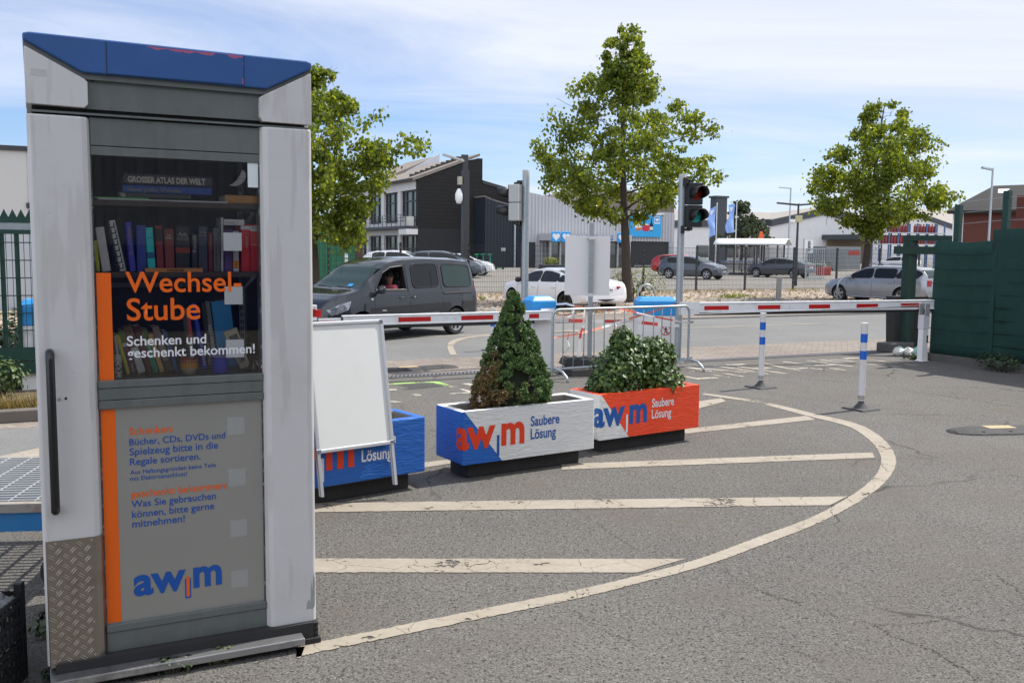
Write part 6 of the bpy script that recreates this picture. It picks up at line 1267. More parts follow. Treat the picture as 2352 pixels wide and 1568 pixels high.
mb.use(mat('lips', (.33, .12, .10), .5)); mb.hexa([tuple(f0 + fd * .080 + sd_ * s_ + Vector((0, 0, -.05))) for s_ in (-.026, .026)] + [tuple(f0 + fd * .094 + sd_ * s_ * .7 + Vector((0, 0, -.05))) for s_ in (.026, -.026)], [tuple(f0 + fd * .080 + sd_ * s_ + Vector((0, 0, -.036))) for s_ in (-.026, .026)] + [tuple(f0 + fd * .094 + sd_ * s_ * .7 + Vector((0, 0, -.038))) for s_ in (.026, -.026)])
mb.use(mat('eye_white', (.6, .58, .55), .3))
for s_ in (-.032, .032): p = f0 + fd * .078 + sd_ * s_ + Vector((0, 0, .028)); mb.lathe([(0, -.007), (.010, -.004), (.0125, 0), (.010, .004), (0, .007)], tuple(p), 10)
mb.use(BLACK)
for s_ in (-.032, .032): p = f0 + fd * .0885 + sd_ * s_ + Vector((0, 0, .028)); mb.lathe([(0, -.004), (.004, 0), (0, .004)], tuple(p), 8)
mb.build('face', None, drv, smooth=True, ang=50)
for s_ in (-1, 1):
    mb = MB(); p = hc_ + sd_ * (s_ * .082) + fd * -.005; mb.grid(8, 5, lambda a, b: (p.x + .012 * math.cos(6.283 * a) * math.sin(math.pi * b) + .006 * s_ * sd_.x, p.y + .012 * math.sin(6.283 * a) * math.sin(math.pi * b), p.z - .01 - .03 * math.cos(math.pi * b))); mb.build('ear', SKIN, drv, smooth=True)
# hands: palm, four bent fingers and a thumb closed on the wheel rim
def hand(wr_, side):
    w = Vector(wr_); vs = [tuple(w), tuple(w + Vector((.035, 0, .012))), tuple(w + Vector((.07, 0, .022)))]; es = [(0, 1), (1, 2)]; rs = [.030, (.036, .022), (.034, .02)]
    for k in range(4):
        b = len(vs); y = (-.027 + .018 * k) * side; l = (.030, .034, .032, .026)[k]; base = w + Vector((.078, y, .022)); vs += [tuple(base), tuple(base + Vector((l * .8, 0, .016))), tuple(base + Vector((l * 1.05, 0, -.010))), tuple(base + Vector((l * .6, 0, -.030)))]; es += [(2, b), (b, b + 1), (b + 1, b + 2), (b + 2, b + 3)]; rs += [.0095, .009, .0085, .0075]
    b = len(vs); base = w + Vector((.030, .030 * side, .0)); vs += [tuple(base), tuple(base + Vector((.032, .016 * side, -.006))), tuple(base + Vector((.060, .004 * side, -.016)))]; es += [(1, b), (b, b + 1), (b + 1, b + 2)]; rs += [.0125, .011, .009]
    return skinned('hand', vs, es, rs, SKIN, drv, 1)
hand((.41, .165, .268), -1); hand((.43, -.098, .296), 1)
# ---------------------------------------------------------------- buildings (all square to the road)
def bthing(name, label, u, v, cat='building', group=None): return thing(name, label, cat, UV(u, v), AU, group)
class BL3:      # builder working in (u, v, z) about a base
    def __init__(s, t, u, v): s.t, s.u, s.v = t, u, v
    def uz(s, name, poly, v0, v1, m, parent=None, **k):
        mb = MB(); mb.prism(poly, lambda u, z: (u - s.u, v0 - s.v, z), lambda u, z: (u - s.u, v1 - s.v, z)); return mb.build(name, m, parent or s.t, **k)
    def vz(s, name, poly, u0, u1, m, parent=None, **k):
        mb = MB(); mb.prism(poly, lambda v, z: (u0 - s.u, v - s.v, z), lambda v, z: (u1 - s.u, v - s.v, z)); return mb.build(name, m, parent or s.t, **k)
    def box(s, name, u0, u1, v0, v1, z0, z1, m, parent=None, **k):
        mb = MB(); mb.box(u0 - s.u, u1 - s.u, v0 - s.v, v1 - s.v, z0, z1); return mb.build(name, m, parent or s.t, **k)
    def ribs(s, name, u0, u1, v, zb, ztop, pitch, dep, m, parent=None):   # trapezoid sheet wall facing -v
        mb = MB(); n = int((u1 - u0) / pitch); vs = []
        for i in range(n):
            for f, d in ((0, 0), (.42, 0), (.55, dep), (.87, dep)):
                u = u0 + (i + f) * pitch; vs += [(u - s.u, v - s.v - dep + d, zb), (u - s.u, v - s.v - dep + d, ztop(u))]
        mb.add(vs, [(2 * i, 2 * i + 2, 2 * i + 3, 2 * i + 1) for i in range(len(vs) // 2 - 1)]); return mb.build(name, m, parent or s.t)
BBLK = mat('black_brick', (.008, .0075, .007), .8, var=.5, vs=3, dirt=(.022, .021, .020, .7), ds=1.2, stretch=(.6, 1, 6)); ROOFB = mat('fibre_cement_roof', (.23, .20, .175), .9, var=.22, vs=2.5, bump=.5, bs=9, dirt=(.12, .105, .09, .6), ds=1.0)
WREN = mat('white_render', (.64, .63, .62), .8, var=.04, dirt=(.45, .44, .42, .35), ds=.7); NAVY = mat('navy_cladding', (.012, .017, .027), .6, var=.1); FRM = mat('anthracite_frame', (.03, .032, .036), .5); WGLASS = glassmat('window_glass', (.05, .06, .055), see=0, rough=.03, refl=2.0)
CORR = mat('grey_sheet_cladding', (.44, .445, .46), .55, .15, var=.05, vs=2); CORRD = mat('dark_sheet', (.028, .029, .032), .7)
v0 = 83.0; u0, ze = onV(959, 412, v0); up, zp = onV(1098, 360, v0); up2, _ = onV(1108, 420, v0); _, zl = onV(1108, 419, v0); ur, zr = onV(1215, 446, v0)
bk = bthing('brick_hall', 'black brick hall with a steep grey roof and a white glazed side', u0, v0); b = BL3(bk, u0, v0)
b.uz('gable_wall', [(u0, 0), (ur, 0), (ur, zr - .1), (up2, zl), (up2, zp - .15), (up, zp - .15), (u0, ze)], v0, v0 + .4, BBLK)
mb = MB()       # courses standing slightly proud, so the dark wall keeps its brick bands
for k in range(26):
    z = .4 + k * .34; zz1 = min(z + .05, zp); uu0 = u0 if z < ze else u0 + (z - ze) / (zp - ze) * (up - u0) + .3; uu1 = ur if z < zr - .2 else up2
    mb.box(0 + uu0 - u0, uu1 - u0, -.03, 0, z, zz1)
mb.build('brick_courses', mat('brick_course_grey', (.017, .016, .0155), .8, var=.6, vs=1.5), bk)
b.box('lower_brick', u0, up, v0 - .05, v0 - .001, 0, onV(959, 524, v0)[1], mat('lower_black_brick', (.011, .011, .013), .7, var=.3))
dep = 26.0
b.uz('roof', [(u0 - .5, ze - .15), (up + .15, zp + .05), (up + .15, zp + .30), (u0 - .5, ze + .15)], v0 - .12, v0 + dep, ROOFB)
b.box('rear_face', up - .15, up2, v0 + .4, v0 + dep, zl - .5, zp - .2, CORR)
b.uz('low_roof', [(up2, zl - .1), (ur, zr - .25), (ur, zr + .0), (up2, zl + .2)], v0 - .1, v0 + dep, FRM)
mb = MB()
for k in range(11): f = .06 + k * .087; mb.cbox(((up - u0) * f, 2.2, ze + (zp - ze) * f + .36), (.62, .35, .28))
mb.build('roof_vents', mat('vent_dark', (.06, .055, .05), .8), bk)
b2u, b2z = onV(990, 361, v0 + 16)
b.uz('second_roof', [(u0 - .4, ze + .25), (b2u, b2z), (b2u, b2z - .3), (u0 - .4, ze)], v0 + 14, v0 + 24, ROOFB)
b.uz('roof_glazing', [(u0 + 2.4, ze + 1.0), (b2u + .05, b2z - 2.2), (b2u + .05, b2z + .15)], v0 + 13.6, v0 + 13.9, mat('translucent_sheet', (.50, .51, .52), .5, var=.25, vs=9, stretch=(6, 1, .3)))
# white glazed side, running away from the corner
side = lambda py: onU(959, py, u0)[1]
zt0, zw1, zw0, zs1, zs0, zl1 = side(413), side(434), side(508), side(522), side(526), side(539)
ve = v0 + dep
b.box('side_wall', u0 + .5, u0 + .9, v0 + .4, ve, 0, ze - .1, WREN); b.box('eaves_band', u0 - .05, u0 + .5, v0 + .4, ve, zw1, ze - .12, WREN); b.box('gutter', u0 - .75, u0 - .5, v0, ve, ze - .05, ze + .1, FRM)
b.box('floor_band', u0 + .02, u0 + .5, v0 + .4, ve, zs0, zw0 - .05, WREN); b.box('balcony_slab', u0 - 1.2, u0 + .02, v0 - .1, ve, zs0 + .02, zs1 + .12, FRM); b.box('canopy_edge', u0 - 1.15, u0 - .02, v0 - .15, v0 + 2.0, zs0 - .50, zs0 + .0, WREN); b.box('lower_band', u0 + .02, u0 + .5, v0 + .4, ve, zl1, zs0 - .02, WREN)
nb = 5; bayw = (dep - .6) / nb
for i in range(nb):
    a = v0 + .5 + i * bayw
    b.box('pilaster', u0 - .02, u0 + .49, a + bayw - .9, a + bayw - .05, .05, ze - .2, WREN)
    for (z0_, z1_) in ((zw0, zw1), (.3, zl1)):
        w = b.box('window', u0 + .30, u0 + .34, a, a + bayw - .9, z0_, z1_, WGLASS)
        mb = MB(); y0, y1 = a - v0, a + bayw - .9 - v0
        for y in (y0, y0 + (y1 - y0) * .34, y0 + (y1 - y0) * .72, y1 - .14): mb.box(.20, .295, y, y + .14, z0_, z1_)
        for z in (z0_, z0_ + (z1_ - z0_) * (.64 if z0_ > 1 else .5), z1_ - .14): mb.box(.21, .297, y0 + .001, y1 - .001, z, z + .12)
        mb.build('window_frame', FRM, w)
        w2 = MB(); w2.box(.36, .40, y0, y1, z0_, z0_ + (z1_ - z0_) * .6); w2.build('blind', mat('pale_blind', (.45, .43, .34), .8), w)
rail = MB()
for k in range(20): rail.box(-1.18, -1.13, k * 1.35, k * 1.35 + .05, zs1 + .12, zs1 + 1.15)
for z in (.55, .85, 1.13): rail.box(-1.175, -1.135, 0, dep - .5, zs1 + z, zs1 + z + .045)
rail.build('balcony_rail', FRM, bk)
ac = b.box('air_conditioner', u0 - .95, u0 - .25, v0 + .3, v0 + 1.3, zs1 + .13, zs1 + 1.0, mat('ac_grey', (.5, .49, .46), .6, var=.2, vs=9))
b.box('slit_window', onV(1100, 500, v0)[0], onV(1112, 500, v0)[0], v0 - .03, v0 - .001, onV(1100, 516, v0)[1], onV(1100, 462, v0)[1], FRM)
# navy annex
va_ = 80.5; ua0, za0 = onV(1114, 452, va_); ua1, za1 = onV(1206, 480, va_); an = bthing('annex', 'low navy blue ribbed annex with a curved grey roof beside the black hall', ua0, va_); b = BL3(an, ua0, va_)
topf = lambda u: za0 + (za1 - za0) * min(1, max(0, (u - ua0) / (ua1 - ua0))) ** .75
b.ribs('wall', ua0, ua1, va_, 0, topf, .33, .06, NAVY); b.uz('core', [(ua0, 0), (ua1, 0)] + [(ua1 + (ua0 - ua1) * k / 6, topf(ua1 + (ua0 - ua1) * k / 6)) for k in range(7)], va_ + .05, va_ + 2.4, NAVY)
b.uz('roof', [(ua0 + (ua1 - ua0) * k / 6, topf(ua0 + (ua1 - ua0) * k / 6)) for k in range(7)] + [(ua1 + (ua0 - ua1) * k / 6, topf(ua1 + (ua0 - ua1) * k / 6) + .12) for k in range(7)], va_ + .1, va_ + 2.5, ROOFB)
b.box('downpipe', ua1 - 1.2, ua1 - 1.05, va_ - .22, va_ - .07, 0, za1 - .6, GALV); b.box('sign_plate', onV(1150, 560, va_)[0], onV(1160, 560, va_)[0], va_ - .12, va_ - .07, onV(1150, 577, va_)[1], onV(1150, 569, va_)[1], GALV)
# grey corrugated market hall
vc = 80.0; uc0, zc0 = onV(1207, 440, vc); uc1, zc1 = onV(1395, 482, vc); uc2, zc2 = onV(1554, 489, vc); ucd, zcd = onV(1452, 554, vc)
hall = bthing('market_hall', 'grey ribbed market hall with a blue billboard and a customer entrance', uc0, vc); b = BL3(hall, uc0, vc)
tp = lambda u: zc0 + (zc1 - zc0) * (u - uc0) / (uc1 - uc0) if u < uc1 else zc1 + (zc2 - zc1) * (u - uc1) / (uc2 - uc1)
b.ribs('cladding', uc0, ucd, vc, 0, tp, .36, .09, CORR); b.ribs('upper_cladding', ucd, uc2, vc, zcd, tp, .36, .09, CORR)
b.uz('core', [(uc0, 0), (uc2, 0), (uc2, zc2 - .1), (uc1, zc1 - .1), (uc0, zc0 - .1)], vc + .3, vc + 30, CORR)
b.box('dark_wall', ucd, uc2 - .9, vc + .1, vc + .29, 0, zcd, CORRD); b.box('corner_pipe', uc2 - .9, uc2 - .6, vc - .1, vc + .2, 0, zcd, GALV)
b.uz('roof', [(uc0 + 11, zc1 + .6), (uc2 + 4, zc2 + .2), (uc2 + 4, zc2 + 1.6), (uc0 + 14, zc1 + 2.6)], vc + 6, vc + 34, mat('brown_sheet_roof', (.17, .14, .13), .8, var=.12))
ue0, zt_ = onV(1264, 546, vc - 2.5); ue1, _ = onV(1452, 546, vc - 2.5); zpt, zpb = onV(1320, 538, vc - 2.5)[1], onV(1320, 553, vc - 2.5)[1]
po = b.box('entrance_porch', ue0, ue1, vc - 2.5, vc - .15, zpb, zpt, mat('porch_fascia', (.42, .42, .44), .5)); b.box('porch_doors', ue0 + .2, ue1 - .2, vc - 1.9, vc - 1.85, 0, zpb - .02, WGLASS)
for k in range(9): b.box('porch_post', ue0 + .2 + (ue1 - ue0 - .55) * k / 8, ue0 + .34 + (ue1 - ue0 - .55) * k / 8, vc - 2.1, vc - 1.95, 0, zpb - .01, mat('porch_post', (.40, .40, .41), .5))
b.box('dark_doorway', onV(1208, 560, vc)[0], onV(1227, 560, vc)[0], vc - .2, vc - .11, 0, onV(1208, 556, vc)[1], CORRD)
def heart(cx, cz, r): return [(cx + r * .062 * 16 * math.sin(t) ** 3, cz + r * .062 * (13 * math.cos(t) - 5 * math.cos(2 * t) - 2 * math.cos(3 * t) - math.cos(4 * t))) for t in [2 * math.pi * k / 22 for k in range(22)]]
BSIG = mat('sign_blue', hexc('#1f94d8'), .4)
def heart_sign(px, s, bb, v, z, parent):
    u = onV(px, 546, v)[0]; o = bb.box('heart_sign', u - s / 2, u + s / 2, v - .12, v - .02, z - s / 2, z + s / 2, BSIG, parent, bevel=.06); bb.uz('white_heart', heart(u, z, s * .42), v - .135, v - .122, LWHITE, o)
zc_ = (zpt + zpb) / 2
for px in (1276, 1299, 1427): heart_sign(px, .95, b, vc - 2.5, zc_ + .05, hall)
letter('KUNDENEINGANG', LBL, hall, lambda p, q: Vector((onV(1323, 546, vc - 2.5)[0] - uc0 + p, -2.515, zc_ - .2 + q)), onV(1408, 546, vc - 2.5)[0] - onV(1323, 546, vc - 2.5)[0], .45, bold=.03, shear=.15)
# billboard
ub0, zb1_ = onV(1447, 493, vc - .2); ub1, zb0_ = onV(1517, 545, vc - .2); bbd = thing('billboard', 'light blue billboard with noodles, tin and bottle on the ribbed hall', 'billboard', UV(ub0, vc - .2), AU); q_ = BL3(bbd, ub0, vc - .2); wb, hb = ub1 - ub0, zb1_ - zb0_
q_.box('board', ub0, ub1, vc - .30, vc - .2, zb0_, zb1_, mat('poster_blue', hexc('#2f9fd8'), .5, var=.06, vs=.6)); q_.box('lamp_bar', ub0 + .1, ub1, vc - .75, vc - .62, zb1_ + .05, zb1_ + .17, WHITE)
P2 = lambda x, y: (ub0 + wb * x, zb0_ + hb * y)
def flat(nm, pts, col, lvl): q_.uz(nm, [P2(*p) for p in pts], vc - .301 - lvl * .004, vc - .3005, mat('poster_%s' % col.lstrip('#'), hexc(col), .5))
flat('noodle_pack', [(.17, .27), (.36, .32), (.37, .90), (.15, .84)], '#d9c264', 1); flat('noodle_label', [(.165, .40), (.365, .44), (.365, .56), (.16, .52)], '#e6e2dc', 2); flat('noodle_base', [(.17, .27), (.36, .32), (.362, .43), (.165, .39)], '#bb6d4a', 2)
flat('tin', [(.38, .32), (.46, .26), (.56, .26), (.60, .31), (.61, .56), (.55, .60), (.44, .60), (.39, .55)], '#c5283a', 3); flat('tin_top', [(.40, .56), (.46, .535), (.56, .54), (.60, .565), (.55, .60), (.44, .60)], '#d8d4d0', 4); flat('bottle', [(.63, .28), (.72, .28), (.73, .55), (.69, .68), (.685, .87), (.66, .87), (.655, .68), (.62, .55)], '#15161c', 3); flat('bottle_label', [(.63, .32), (.72, .32), (.725, .47), (.628, .47)], '#d8d2c0', 4)
flat('badge', [(.77, .62), (.95, .62), (.95, .96), (.77, .96)], '#e8eaec', 1); flat('badge_blue', [(.785, .67), (.935, .67), (.935, .93), (.785, .93)], '#1f94d8', 2)
q_.uz('white_heart', heart(*P2(.86, .80), hb * .105), vc - .32, vc - .3005, LWHITE)
letter('DAS BESTE. DER GÜNSTIGSTE.', LWHITE, bbd, lambda p, q: Vector((wb * .17 + p, -.115, hb * .07 + q)), wb * .58, hb * .07, bold=.02)
# white halls with grey roofs, further off
FASC = mat('anthracite_fascia', (.05, .058, .066), .6); ROOFG = mat('grey_brown_roof', (.27, .245, .225), .9, var=.1, vs=1)
def whitehall(label, v, pts, wallbot, roofpts, depth=26, fz=1.0):
    P = [onV(x, y, v) for x, y in pts]; t = bthing('white_hall', label, P[0][0], v, group='white halls beyond the lot'); q = BL3(t, P[0][0], v)
    q.uz('wall', [(P[0][0], 0)] + [(P[-1][0], 0)] + [(u, z - fz) for u, z in P[::-1]], v, v + depth, WREN)
    q.uz('fascia', [(u, z - fz) for u, z in P] + [(u, z) for u, z in P[::-1]], v - .3, v + .5, FASC)
    if roofpts:
        R2 = [onV(x, y, v + depth * .9) for x, y in roofpts]; mb = MB(); a = [(u - P[0][0], -.2, z + .01) for u, z in P]; c = [(u - P[0][0], depth * .9, z) for u, z in R2]; n = len(a); mb.add(a + c, [(i, i + 1, n + i + 1, n + i) for i in range(n - 1)]); mb.build('roof', ROOFG, t, solid=.1)
    return t, q
t, q = whitehall('long low white hall with a dark eaves band, behind the trolley shelter', 118, [(1545, 507), (1768, 504), (1772, 504)], 598, [(1540, 482), (1768, 489), (1780, 489)])
ww = MB()
for k in range(5): u = onV(1600 + k * 35, 570, 118)[0] - q.u; ww.box(u, u + 2.2, -.1, -.01, .8, 2.6)
ww.build('window_band', WGLASS, t)
t, q = whitehall('white hall with a broad dark-edged gable left of the right tree', 116, [(1770, 505), (1895, 478), (2022, 517)], 598, [(1770, 490), (1895, 474), (2022, 500)])
cn = q.box('canopy', onV(1898, 540, 115)[0], onV(2008, 540, 115)[0], 108, 116, onV(1898, 549, 112)[1], onV(1898, 538, 112)[1], FASC); q.box('loading_door', onV(1900, 560, 115.8)[0], onV(1985, 560, 115.8)[0], 115.7, 115.95, 0, onV(1900, 552, 115.8)[1], mat('door_brown', (.22, .17, .11), .7))
t, q = whitehall('white hall with a cream roof behind the bottle racks', 150, [(2000, 488), (2120, 492), (2200, 520)], 590, [(2000, 478), (2120, 480), (2200, 484)]); 
py = atY(1648, 560, 100); t = thing('sign_pylon', 'tall dark square pylon rising above the white hall', 'pylon', (py.x, py.y, 0), AU); mb = MB(); zz = hz(py, 1648, 455); mb.box(-.7, .7, -.5, .5, 0, zz); mb.build('shaft', FASC, t); mb = MB(); mb.box(-.85, .85, -.62, .62, zz + .001, zz + .2); mb.build('cap', FASC, t)
# brick house at the right
PH = atY(2184, 570, 56); ra = math.atan2(PH.x, PH.y) + .04
hs = thing('brick_house', 'red brick house with a dark tiled roof and a glazed corner', 'building', (PH.x, PH.y, 0), -ra); hx_, hy_ = Vector((math.cos(ra), -math.sin(ra), 0)), Vector((math.sin(ra), math.cos(ra), 0))
def onH(px, py):
    d = ray(px, py); o = Vector((0, 0, CAM_H)) - Vector((PH.x, PH.y, 0)); P = o - d * (o.dot(hy_) / d.dot(hy_)); return P.dot(hx_), P.z
q = BL3(hs, 0, 0); R0 = [onH(x, y) for x, y in ((2184, 482), (2278, 432), (2420, 424), (2420, 478))]; uw = onH(2212, 520)[0]
BRK = mat('red_brick', (.105, .032, .022), .85, var=.25, vs=14, bump=.3); q.box('wall', uw, R0[2][0] + 3, .3, 3.8, 0, R0[0][1] - .1, BRK)
mb = MB(); mb.add([(R0[0][0] - .2, -.2, R0[0][1] - .15), (R0[3][0] + 4, -.2, R0[3][1] - .1), (R0[2][0] + 4, 1.9, R0[2][1] + .15), (R0[1][0] + .1, 1.9, R0[1][1] + .15), (R0[0][0] - .2, 4, R0[0][1]), (R0[3][0] + 4, 4, R0[3][1])], [(0, 1, 2, 3), (0, 3, 4), (3, 2, 5, 4)]); rf = mb.build('roof', mat('dark_roof_tiles', (.03, .028, .027), .85, var=.3, vs=20, bump=.6, bs=30), hs, solid=.2)
s0 = onH(2292, 444); mb = MB(); mb.add([(s0[0], 1.25, s0[1] + .05), (s0[0] + .9, 1.25, s0[1] + .05), (s0[0] + .9, 1.6, s0[1] + .30), (s0[0], 1.6, s0[1] + .30)], [(0, 1, 2, 3)]); mb.build('skylight', WHITE, rf, solid=.1)
gu0, gu1 = onH(2192, 520)[0], uw - .05; g = q.box('corner_glazing', gu0, gu1, .5, .6, 0, R0[0][1] - .2, WGLASS); mb = MB()
for u in (gu0 - .12, gu1 - .1): mb.box(u, u + .16, .35, .49, 0, R0[0][1] - .2)
for z in (.9, 1.9, 2.9, 3.4, 4.4): mb.box(gu0, gu1, .36, .48, z, z + .14)
mb.build('white_frame', WHITE, g)
# hall at the far left and the one the booth glass mirrors, behind the photographer
vl = 28.3; ul0, zlh = onV(0, 343, vl); ul1 = onV(420, 345, vl)[0]; lh = bthing('panel_hall', 'pale panelled hall at the far left behind the green gate', ul1, vl); q = BL3(lh, ul1, vl)
PANEL = mat('pale_panels', (.50, .50, .48), .6, var=.03); zt2 = onV(60, 347, vl)[1]
q.box('wall', ul0 - 25, ul1, vl, vl + 14, .0, zt2, PANEL); q.box('roof_edge', ul0 - 25, ul1 + .05, vl - .08, vl + 14, zt2 + .001, zt2 + .12, FRM)
mb = MB()
for k in range(26): u = ul0 - 20 + k * 1.03; mb.box(u - ul1, u - ul1 + .012, -.006, -.0005, .1, zt2)
mb.build('panel_joints', mat('joint_grey', (.36, .36, .35), .7), lh); q.box('small_window', onV(60, 460, vl)[0], onV(75, 460, vl)[0], vl - .05, vl - .001, onV(60, 478, vl)[1], onV(60, 466, vl)[1], FRM); q.box('lower_panels', ul0 - 25, ul1, vl - .09, vl - .008, .0, onV(30, 512, vl)[1], mat('grey_blue_panels', (.40, .43, .46), .55, var=.05))
bh = thing('depot_hall', 'grey and blue depot hall standing behind the viewpoint', 'building', Vector((14.5, -17.9, 0)), R_(36)); mb = MB(); n = 90; vs = []
for i in range(n):
    for f, d in ((0, 0), (.5, 0), (.6, .08), (.9, .08)): vs += [(-18 + (i + f) * .4, 10 + d, 1.8), (-18 + (i + f) * .4, 10 + d, 5.5)]
mb.add(vs, [(2 * i, 2 * i + 2, 2 * i + 3, 2 * i + 1) for i in range(len(vs) // 2 - 1)]); mb.build('cladding', mat('depot_grey', (.45, .46, .45), .6), bh); mb = MB(); mb.box(-18, 18, -6, 9.8, 5.2, 10.5); mb.build('upper_hall', mat('depot_upper', (.32, .33, .33), .7), bh)
mb = MB(); mb.box(-18, 18, 9.0, 10.3, .0, 1.8); mb.build('lower_wall', mat('depot_blue', hexc('#15306a'), .5), bh)
# ---------------------------------------------------------------- containers, lamps, flags, shelter, racks
CG = mat('container_green', (.018, .15, .075), .5, var=.12, vs=2, dirt=(.05, .12, .07, .4), ds=1.5)
vq = 43.6; uq1, zq = onV(831, 526, vq); uq0 = onV(640, 526, vq)[0]; ct = thing('shipping_container', 'green shipping container with white code letters and one rusty corner post', 'container', UV(uq1, vq, .03), AU); q = BL3(ct, uq1, vq)
q.ribs('side_wall', uq0, uq1 - .3, vq + .02, .16, lambda u: zq - .12, .27, .05, CG); q.box('shell', uq0, uq1 - .25, vq + .03, vq + 2.1, .12, zq - .06, CG)
RUST = mat('rusty_steel', (.10, .045, .03), .8, var=.4, vs=8); q.box('corner_post', uq1 - .28, uq1, vq - .08, vq + .1, .05, zq, RUST)
mb = MB(); mb.box(uq0 - uq1, -.3, -.06, .02, zq - .12, zq - .02); mb.box(uq0 - uq1, -.3, -.06, .02, .02, .15); mb.build('side_rails', CG, ct)
letter('ESU 158561 4', LWHITE, ct, lambda p, z: Vector((onV(748, 540, vq)[0] - uq1 + p, -.075, onV(770, 547, vq)[1] + z)), 1.75, .16, bold=.02); letter('42G1', LWHITE, ct, lambda p, z: Vector((onV(778, 550, vq)[0] - uq1 + p, -.075, onV(778, 557, vq)[1] + z)), .62, .16, bold=.02)
mb = MB(); 
for z in (1.25, 1.0): mb.box(-.85, -.70, -.06, -.045, z, z + .2)
mb.build('data_plates', WHITE, ct)
rc_ = atY(2330, 500, 24); rc = thing('shipping_container', 'rusty red and grey container rising behind the tall green screen', 'container', (rc_.x + .6, rc_.y, 0), AU - .2); zr1 = hz(rc_, 2330, 447); RR_ = mat('container_red', (.12, .022, .016), .6, var=.3, vs=2, dirt=(.06, .03, .02, .8), ds=3); RW_ = mat('container_worn_white', (.38, .38, .38), .7, var=.1, dirt=(.12, .06, .04, .9), ds=5)
mb = MB(); mb.box(-.42, -.12, 0, .3, 0, zr1); mb.build('corner_post', RR_, rc, bevel=.03); mb = MB(); mb.box(-.12, 6, .0, .25, zr1 - .22, zr1); mb.build('top_rail', RR_, rc); mb = MB()
for i in range(14): mb.box(-.1 + i * .44, .14 + i * .44, .06, .2, 0, zr1 - .23)
mb.box(-.12, 6, .2, .3, 0, zr1 - .23); mb.build('side_wall', RW_, rc)
gc_ = atY(1937, 600, 90); gc = thing('shipping_container', 'plain grey container behind the dark fence left of the right tree', 'container', (gc_.x, gc_.y, .03), AU); mb = MB(); mb.box(-2.2, 2.2, 0, 2.4, .1, hz(gc_, 1937, 567)); mb.build('shell', mat('container_grey', (.20, .21, .22), .6, var=.1), gc); mb = MB(); mb.box(.6, 2.0, -.03, -.005, 1.5, 1.9); mb.build('red_sign', mat('faded_red', hexc('#a33a30'), .6), gc)
mb = MB(); [mb.box(-2.2 + k * .3, -2.1 + k * .3, -.02, 0, .15, 1.9) for k in range(9)]; mb.build('ribs', MATS['container_grey'], gc)
def lamp(label, px, ytop, Y, r, arms=1, m=None, hl=1.1):
    P = atY(px, 600, Y); z = hz(P, px, ytop); t = thing('street_lamp', label, 'street lamp', (P.x, P.y, 0.03), 0, 'lamp posts'); mm = m or GALV; mb = MB(); mb.lathe([(r * 1.3, 0), (r * 1.3, 1.2), (r, 1.3), (r * .7, z)], n=10); mb.build('column', mm, t, smooth=True, ang=40)
    for k in range(arms):
        s = 1 if k else -1; mb = MB(); mb.hexa([(0, -.08, z - .12), (s * hl, -.12, z - .02), (s * hl, .12, z - .02), (0, .08, z - .12)][:: s], [(0, -.08, z - .03), (s * hl, -.1, z + .06), (s * hl, .1, z + .06), (0, .08, z - .03)][:: s]); mb.build('lamp_head', mm, t)
    return t, z
lamp('thin grey lamp post left of the red and green signal, far behind the big tree', 1538, 452, 110, .10); lamp('tall thin grey lamp post right of the trolley shelter', 1810, 432, 90, .09)
lamp('grey lamp post rising before the red brick house', 2268, 388, 44, .06, hl=.5)
t, z = lamp('dark two-armed lamp post with a yellow box, right of the trolley shelter', 1829, 469, 49, .07, 2, DARK); mb = MB(); mb.box(-.12, .2, -.1, .1, z - .95, z - .6); mb.build('yellow_box', mat('dull_yellow', (.45, .42, .24), .6), t); mb = MB(); mb.box(-.42, -.15, -.1, .1, z - .95, z - .8); mb.build('camera', WHITE, t)
P = atY(1068, 600, 60); zb_ = hz(P, 1068, 359); t = thing('camera_column', 'thick black column with a white dome camera before the black hall', 'column', (P.x, P.y, .03), AU); mb = MB(); mb.box(-.20, .20, -.2, .2, 0, zb_ - .9); mb.box(-.13, .13, -.13, .13, zb_ - .9, zb_); mb.build('column', DARK, t)
mb = MB(); mb.hexa([(-1.5, -.15, zb_ - .05), (0, -.12, zb_ - .42), (0, .12, zb_ - .42), (-1.5, .15, zb_ - .05)], [(-1.5, -.15, zb_ + .05), (0, -.12, zb_ - .30), (0, .12, zb_ - .30), (-1.5, .15, zb_ + .05)]); mb.build('lamp_head', mat('lamp_grey', (.45, .45, .43), .6), t)
mb = MB(); mb.box(-.5, -.26, -.12, .12, zb_ - 1.8, zb_ - 1.3); mb.build('junction_box', mat('dull_cream', (.40, .38, .28), .6), t); mb = MB(); mb.lathe([(0, zb_ - 3.0), (.16, zb_ - 2.95), (.24, zb_ - 2.7), (.24, zb_ - 2.4), (.16, zb_ - 2.2), (.08, zb_ - 2.05), (0, zb_ - 2.05)], (-.45, -.05, 0), 14); mb.build('dome_camera', WHITE, t, smooth=True)
